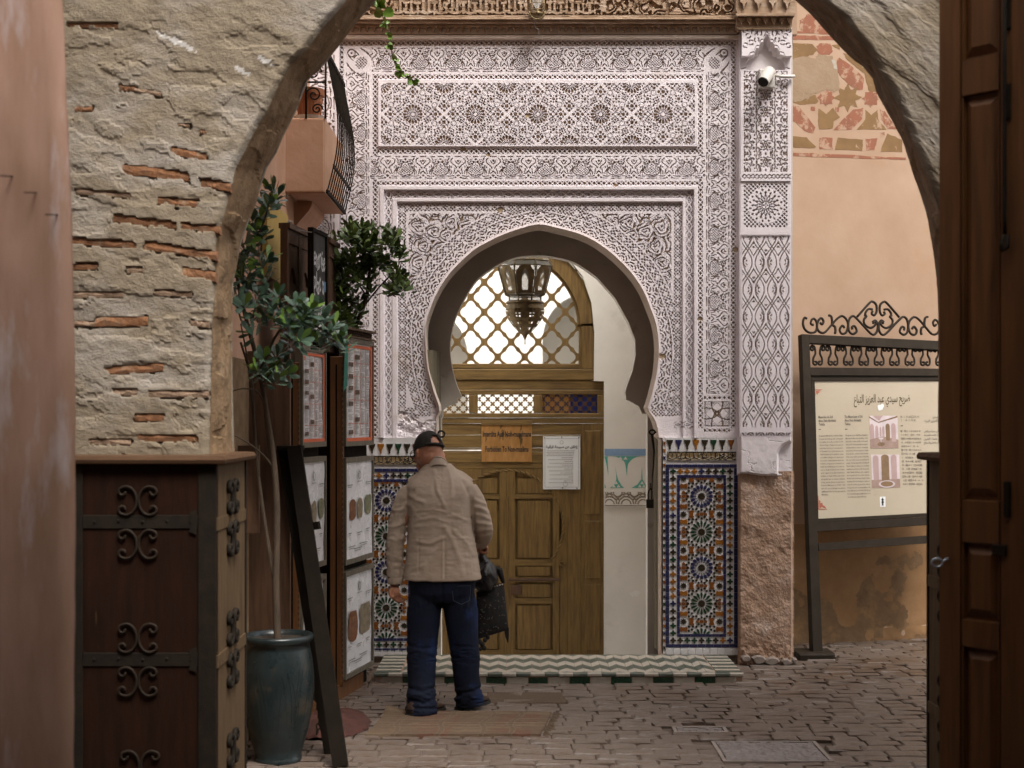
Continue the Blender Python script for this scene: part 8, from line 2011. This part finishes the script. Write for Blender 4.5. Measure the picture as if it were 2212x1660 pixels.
# ---- jeans
tr = MB()
tr.loft([ell(pm(955, 1298, .012), .165, .105, 32), ell(pm(955, 1280, .008), .190, .130, 32), ell(pm(955, 1255, .0), .198, .136, 32), ell(pm(955, 1225), .19, .13, 32), ell(pm(954, 1195), .18, .125, 32)])
for hp in (([(924, 1262, .0), (915, 1330, .01), (913, 1370, .01), (911, 1420, 0), (911, 1470, -.02), (912, 1505, -.04), (912, 1530, -.055), (913, 1541, -.06)], [.095, .100, .094, .086, .082, .086, .090, .087]),
           ([(986, 1262, .0), (996, 1330, .03), (999, 1370, .045), (1004, 1420, .065), (1007, 1470, .08), (1011, 1500, .095), (1012, 1518, .105), (1014, 1528, .11)], [.095, .100, .092, .084, .078, .079, .082, .079])):
    limb(tr, [pm(*q) for q in hp[0]], hp[1], 22)
def tdisp(c, n_):
    px, py = px_of(c); d = .006 * (fbm(px * .05, py * .05, 4, 111) - .5)
    st_ = np.clip((py - 1470) / 40, 0, 1); d += .009 * st_ * (np.abs(2 * fbm(px * .045, py * .11, 3, 112) - 1) * -2 + .8)
    kn = np.exp(-((py - 1415) / 26) ** 2); d += .007 * kn * (np.abs(2 * fbm(px * .04, py * .13, 3, 113) - 1) * -2 + .8)
    cr = np.exp(-((py - 1300) / 26) ** 2); d += .005 * cr * (np.abs(2 * fbm(px * .09, py * .06 + px * .03, 3, 114) - 1) * -2 + .8)
    for pts, a, w in (([(884, 1487), (910, 1494), (944, 1486)], -.008, 4), ([(884, 1512), (915, 1520), (946, 1508)], -.010, 4), ([(886, 1500), (920, 1504)], .006, 4), ([(980, 1500), (1008, 1498), (1040, 1488)], -.009, 4), ([(984, 1512), (1012, 1512), (1040, 1503)], .006, 4), ([(882, 1395), (915, 1402), (942, 1396)], -.005, 4), ([(955, 1240), (956, 1300)], -.006, 3)):
        d += a * np.exp(-(segdist(px, py, pts) / w) ** 2)
    return d
fuse(tr, 'jeans', 'denim', man, .0068, 4, tdisp)
b = MB()
for (hp, r_) in (((913, 1541, -.06), .0885), ((1014, 1528, .11), .0805)):
    c = pm(*hp); b.tube([c + Vector((r_ * math.cos(a), r_ * math.sin(a), .004)) for a in np.linspace(0, 6.29, 30)], .0045, 6)
b.build('jeans_hem', M['denim'], man, smooth=True)
for (x0, y0, y1, dy) in ((1000, 1262, 1300, -.125),):
    b = MB()
    w = 22; q = [(x0 - w, y0), (x0 + w - 4, y0 - 2), (x0 + w - 6, y1 - 8), (x0 - 2, y1), (x0 - w + 3, y1 - 8)]
    b.tube([pm(x, y, dy + .014 * (abs(x - 990) / 40)) for x, y in q + q[:1]], .0016, 4); b.build('pocket_seam', M['thread2'], man)
# ---- shoes
def shoe(px, py, yaw, name='shoe'):
    c = P(px, py, EYE * F / (py - HY)); c.z = 0
    rz = Matrix.Rotation(R(yaw), 3, 'Z'); sec = [(-.115, .030, .058, .0), (-.10, .037, .082, .0), (-.06, .039, .092, 0), (-.01, .038, .088, 0), (.05, .044, .068, 0), (.11, .047, .052, 0), (.155, .038, .042, 0), (.178, .018, .030, 0)]
    up, so_ = MB(), MB()
    rings, r2 = [], []
    for (y, w, h_, _) in sec:
        ring = []
        for q in range(16):
            a = 2 * math.pi * q / 16; x = w * math.copysign(abs(math.cos(a)) ** .8, math.cos(a)); z = .022 + (h_ - .012) * (.5 + .5 * math.sin(a)) * 1.0
            x *= 1 - .35 * max(0, math.sin(a)) ** 2
            ring.append(c + rz @ Vector((x, y, z)))
        rings.append(ring); r2.append([c + rz @ Vector(((w + .005) * s1, y * 1.02, z)) for s1, z in ((-1, .001), (1, .001), (1, .027), (-1, .027))])
    up.loft(rings); o = up.build(name, M['shoe'], man, smooth=True); so_.loft(r2); so_.build('sole', M['sole'], o)
    hl = MB(); hl.obox(c + rz @ Vector((.0395, -.035, .062)), rz @ Vector((.0015, 0, 0)), rz @ Vector((0, .028, 0)), (0, 0, .016)); hl.build('side_patch', M['tilerust'], o)
shoe(913, 1546, -38); shoe(1016, 1531, -32)
# ---- what he carries: glossy plastic bag and dark fringed cloth bag
pbg = MB()
c = pm(1051, 1256, .24)
limb(pbg, [pm(1036, 1196, .275), pm(1040, 1215, .26), pm(1047, 1232, .25)], [.010, .022, .04], 14)
ball(pbg, c, 1, (.062, .075, .090), None, 24); ball(pbg, pm(1040, 1268, .25), 1, (.055, .065, .06), None, 20)
pb_ = fuse(pbg, 'plastic_bag', 'plastic', None, .007, 3, lambda c_, n_: .010 * (np.abs(2 * fbm(c_[:, 0] * 16, c_[:, 2] * 14 + c_[:, 1] * 9, 4, 121) - 1) * -2 + .8))
tag(pb_, "shiny black plastic bag hanging from the man's right hand above the cloth bag", 'plastic bag')
cb = thing('cloth_bag', 'black fringed cloth bag with white stitched rim, held beside the right leg', 'bag', pm(1068, 1400, .26))
gx_, gz_ = np.linspace(0, 1, 34), np.linspace(0, 1, 40); U_, V_ = np.meshgrid(gx_, gz_)
TL, TR_, BL, BR_ = [np.array(pm(*q)) for q in ((1026, 1288, .27), (1088, 1272, .30), (1030, 1396, .25), (1098, 1377, .29))]
for sgn in (-1, 1):
    Pq = TL[None, None] * ((1 - U_) * (1 - V_))[..., None] + TR_ * (U_ * (1 - V_))[..., None] + BL * ((1 - U_) * V_)[..., None] + BR_ * (U_ * V_)[..., None]
    bulge = sgn * .038 * np.sin(np.pi * U_) ** .5 * np.clip(np.sin(np.pi * np.clip(V_ * .9 + .12, 0, 1)), 0, 1) ** .6 + .010 * (fbm(U_ * 5, V_ * 4, 3, 130) - .5) * np.sin(np.pi * U_)
    X_, Y_, Z_ = Pq[..., 0], Pq[..., 1] + bulge, Pq[..., 2]
    if sgn > 0: X_, Y_, Z_ = X_[:, ::-1], Y_[:, ::-1], Z_[:, ::-1]
    hgrid('side_panel', X_, Y_, Z_, np.ones((39, 33), bool), None, [M['bag']], cb, smooth=True)
b = MB()
for k in range(11):
    u0, u1 = k / 11 + .012, (k + .62) / 11
    p0, p1 = [TL * (1 - u) + TR_ * u + np.array((0, -.012 - .03 * math.sin(math.pi * u) ** .5 * .3, -.006)) for u in (u0, u1)]
    b.tube([Vector(p0), Vector(p1)], .0042, 6)
b.build('white_stitches', M['thread'], cb)
b = MB()
for k in range(46):
    u, v = rn.uniform(.08, .95), rn.uniform(.12, .93); p = TL * ((1 - u) * (1 - v)) + TR_ * (u * (1 - v)) + BL * ((1 - u) * v) + BR_ * (u * v)
    bl_ = -.038 * math.sin(math.pi * u) ** .5 * max(0, math.sin(math.pi * min(1, v * .9 + .12))) ** .6 - .006
    q = Vector(p) + Vector((0, bl_, 0)); a = rn.uniform(0, 3.1); L_ = rn.uniform(.003, .007); b.tube([q - Vector((math.cos(a), 0, math.sin(a))) * L_, q + Vector((math.cos(a), 0, math.sin(a))) * L_], .0017, 5)
b.build('embroidery', M['thread3'], cb)
b = MB()
for (x, y, r_) in ((1046, 1398, .014), (1052, 1392, .013), (1040, 1408, .016), (1044, 1416, .014), (1034, 1402, .015), (1036, 1418, .012)): ball(b, pm(x, y, .26), r_, (1, 1, 1.15), None, 10)
b.build('bobbles', M['bag'], cb, smooth=True)
b = MB(); b.loft([[pm(1088, 1376, .29 + d_) for d_ in (-.01, .01)] + [pm(1099, 1372, .29 + d_) for d_ in (.01, -.01)], [pm(1091, 1392, .29 + d_) for d_ in (-.006, .006)] + [pm(1099, 1390, .29 + d_) for d_ in (.006, -.006)], [pm(1096, 1406, .29 + d_) for d_ in (-.001, .001)] + [pm(1098, 1406, .29 + d_) for d_ in (.001, -.001)]]); b.build('corner_tassel', M['bag'], cb)
b = MB(); b.tube([pm(1036, 1196, .275), pm(1060, 1235, .29), pm(1078, 1244, .295), pm(1087, 1273, .30)], [.006, .010, .022, .010], 8); b.tube([pm(1036, 1196, .275), pm(1032, 1240, .275), pm(1030, 1288, .27)], .006, 8); b.build('handle', M['bag'], cb, smooth=True)

# ================================================================ rug and mat on the paving
def rug_grid(name, corners, nx, ny, fn, mats, parent=None):
    TLc, TRc, BLc, BRc = [np.array(q) for q in corners]
    U_, V_ = np.meshgrid(np.linspace(0, 1, nx), np.linspace(0, 1, ny))
    Pq = TLc * ((1 - U_) * (1 - V_))[..., None] + TRc * (U_ * (1 - V_))[..., None] + BLc * ((1 - U_) * V_)[..., None] + BRc * (U_ * V_)[..., None]
    jx = .012 * (fbm(V_ * 9, U_ * 0 + 2, 3, 141) - .5) ; jy = .014 * (fbm(U_ * 11, V_ * 0 + 5, 3, 142) - .5)
    Z_, mi = fn(U_, V_)
    return hgrid(name, Pq[..., 0] + jx, Pq[..., 1] + jy, Z_, np.ones((ny - 1, nx - 1), bool), mi, mats, parent)
gp_ = lambda px, py: (XY(px, EYE * F / (py - HY)), EYE * F / (py - HY), 0)
rug = thing('woven_rug', 'worn woven rug in brown and rust with slanting stripes under the feet of the man', 'rug', gp_(990, 1593))
def rfn(U_, V_):
    w = .5 + .5 * np.sin(V_ * 2 * math.pi * 46)
    Z_ = .018 + .0022 * w + .006 * (fbm(U_ * 5, V_ * 4, 3, 145) - .5)
    ed = np.minimum(np.minimum(U_, 1 - U_) * 1.4, np.minimum(V_, 1 - V_)); Z_ = np.where(ed < .012, -.004, Z_)
    Z_ = Z_ + .035 * np.exp(-((U_ - .0) / .09) ** 2) * np.exp(-((V_ - .0) / .10) ** 2)
    mi = np.zeros(U_.shape, int)
    for s_ in (.15, .40, .64, .80):
        d = np.abs(U_ - s_ - .02 * np.sin(V_ * 9)); mi = np.where(d < .012, 1, mi); mi = np.where((d > .012) & (d < .017), 2, mi)
    pan = fbm(U_ * 3.2, V_ * 26, 3, 147); mi = np.where((mi == 0) & (pan > .60), 2, mi); mi = np.where((mi == 0) & (pan < .40), 1, mi)
    mi = np.where((mi == 0) & (np.floor(U_ * 4.3) % 2 == 1) & (vn(U_ * 4, V_ * 30, 149) > .5), 3, mi)
    return Z_, mi[:-1, :-1]
M['rugred'] = mat('rug_rust_yarn', (.12, .058, .036), (.09, .043, .027), .95, 40, bump=.8, bscale=160)
rug_grid('weave', [gp_(833, 1541), gp_(1196, 1544), gp_(783, 1595), gp_(1172, 1594)], 150, 150, rfn, [M['rug'], M['rugline'], M['rugpale'], M['rugred']], rug)
b = MB()
for k in range(46):
    t_ = k / 45; a = Vector(gp_(1196 - 24 * t_, 1544 + 50 * t_)) + Vector((0, 0, .014)); b.tube([a, a + Vector((.018 + rn.uniform(0, .02), rn.uniform(-.012, .012), -.006)), a + Vector((.035 + rn.uniform(0, .03), rn.uniform(-.02, .02), -.012))], .0018, 4)
b.build('fringe', M['rugpale'], rug, kind='stuff')
mat2 = rug_grid('doormat', [gp_(1050, 1499), gp_(1215, 1499), gp_(1040, 1523), gp_(1232, 1522)], 80, 70, lambda U_, V_: (.010 + .002 * np.sin(V_ * 2 * math.pi * 22) * np.sin(U_ * 2 * math.pi * 60) + .004 * (fbm(U_ * 4, V_ * 4, 3, 151) - .5) - .02 * (np.minimum(np.minimum(U_, 1 - U_), np.minimum(V_, 1 - V_)) < .014), None), [M['rugline']])
tag(mat2, 'thin dark brown mat lying flat on the paving between the rug and the doorstep', 'mat')
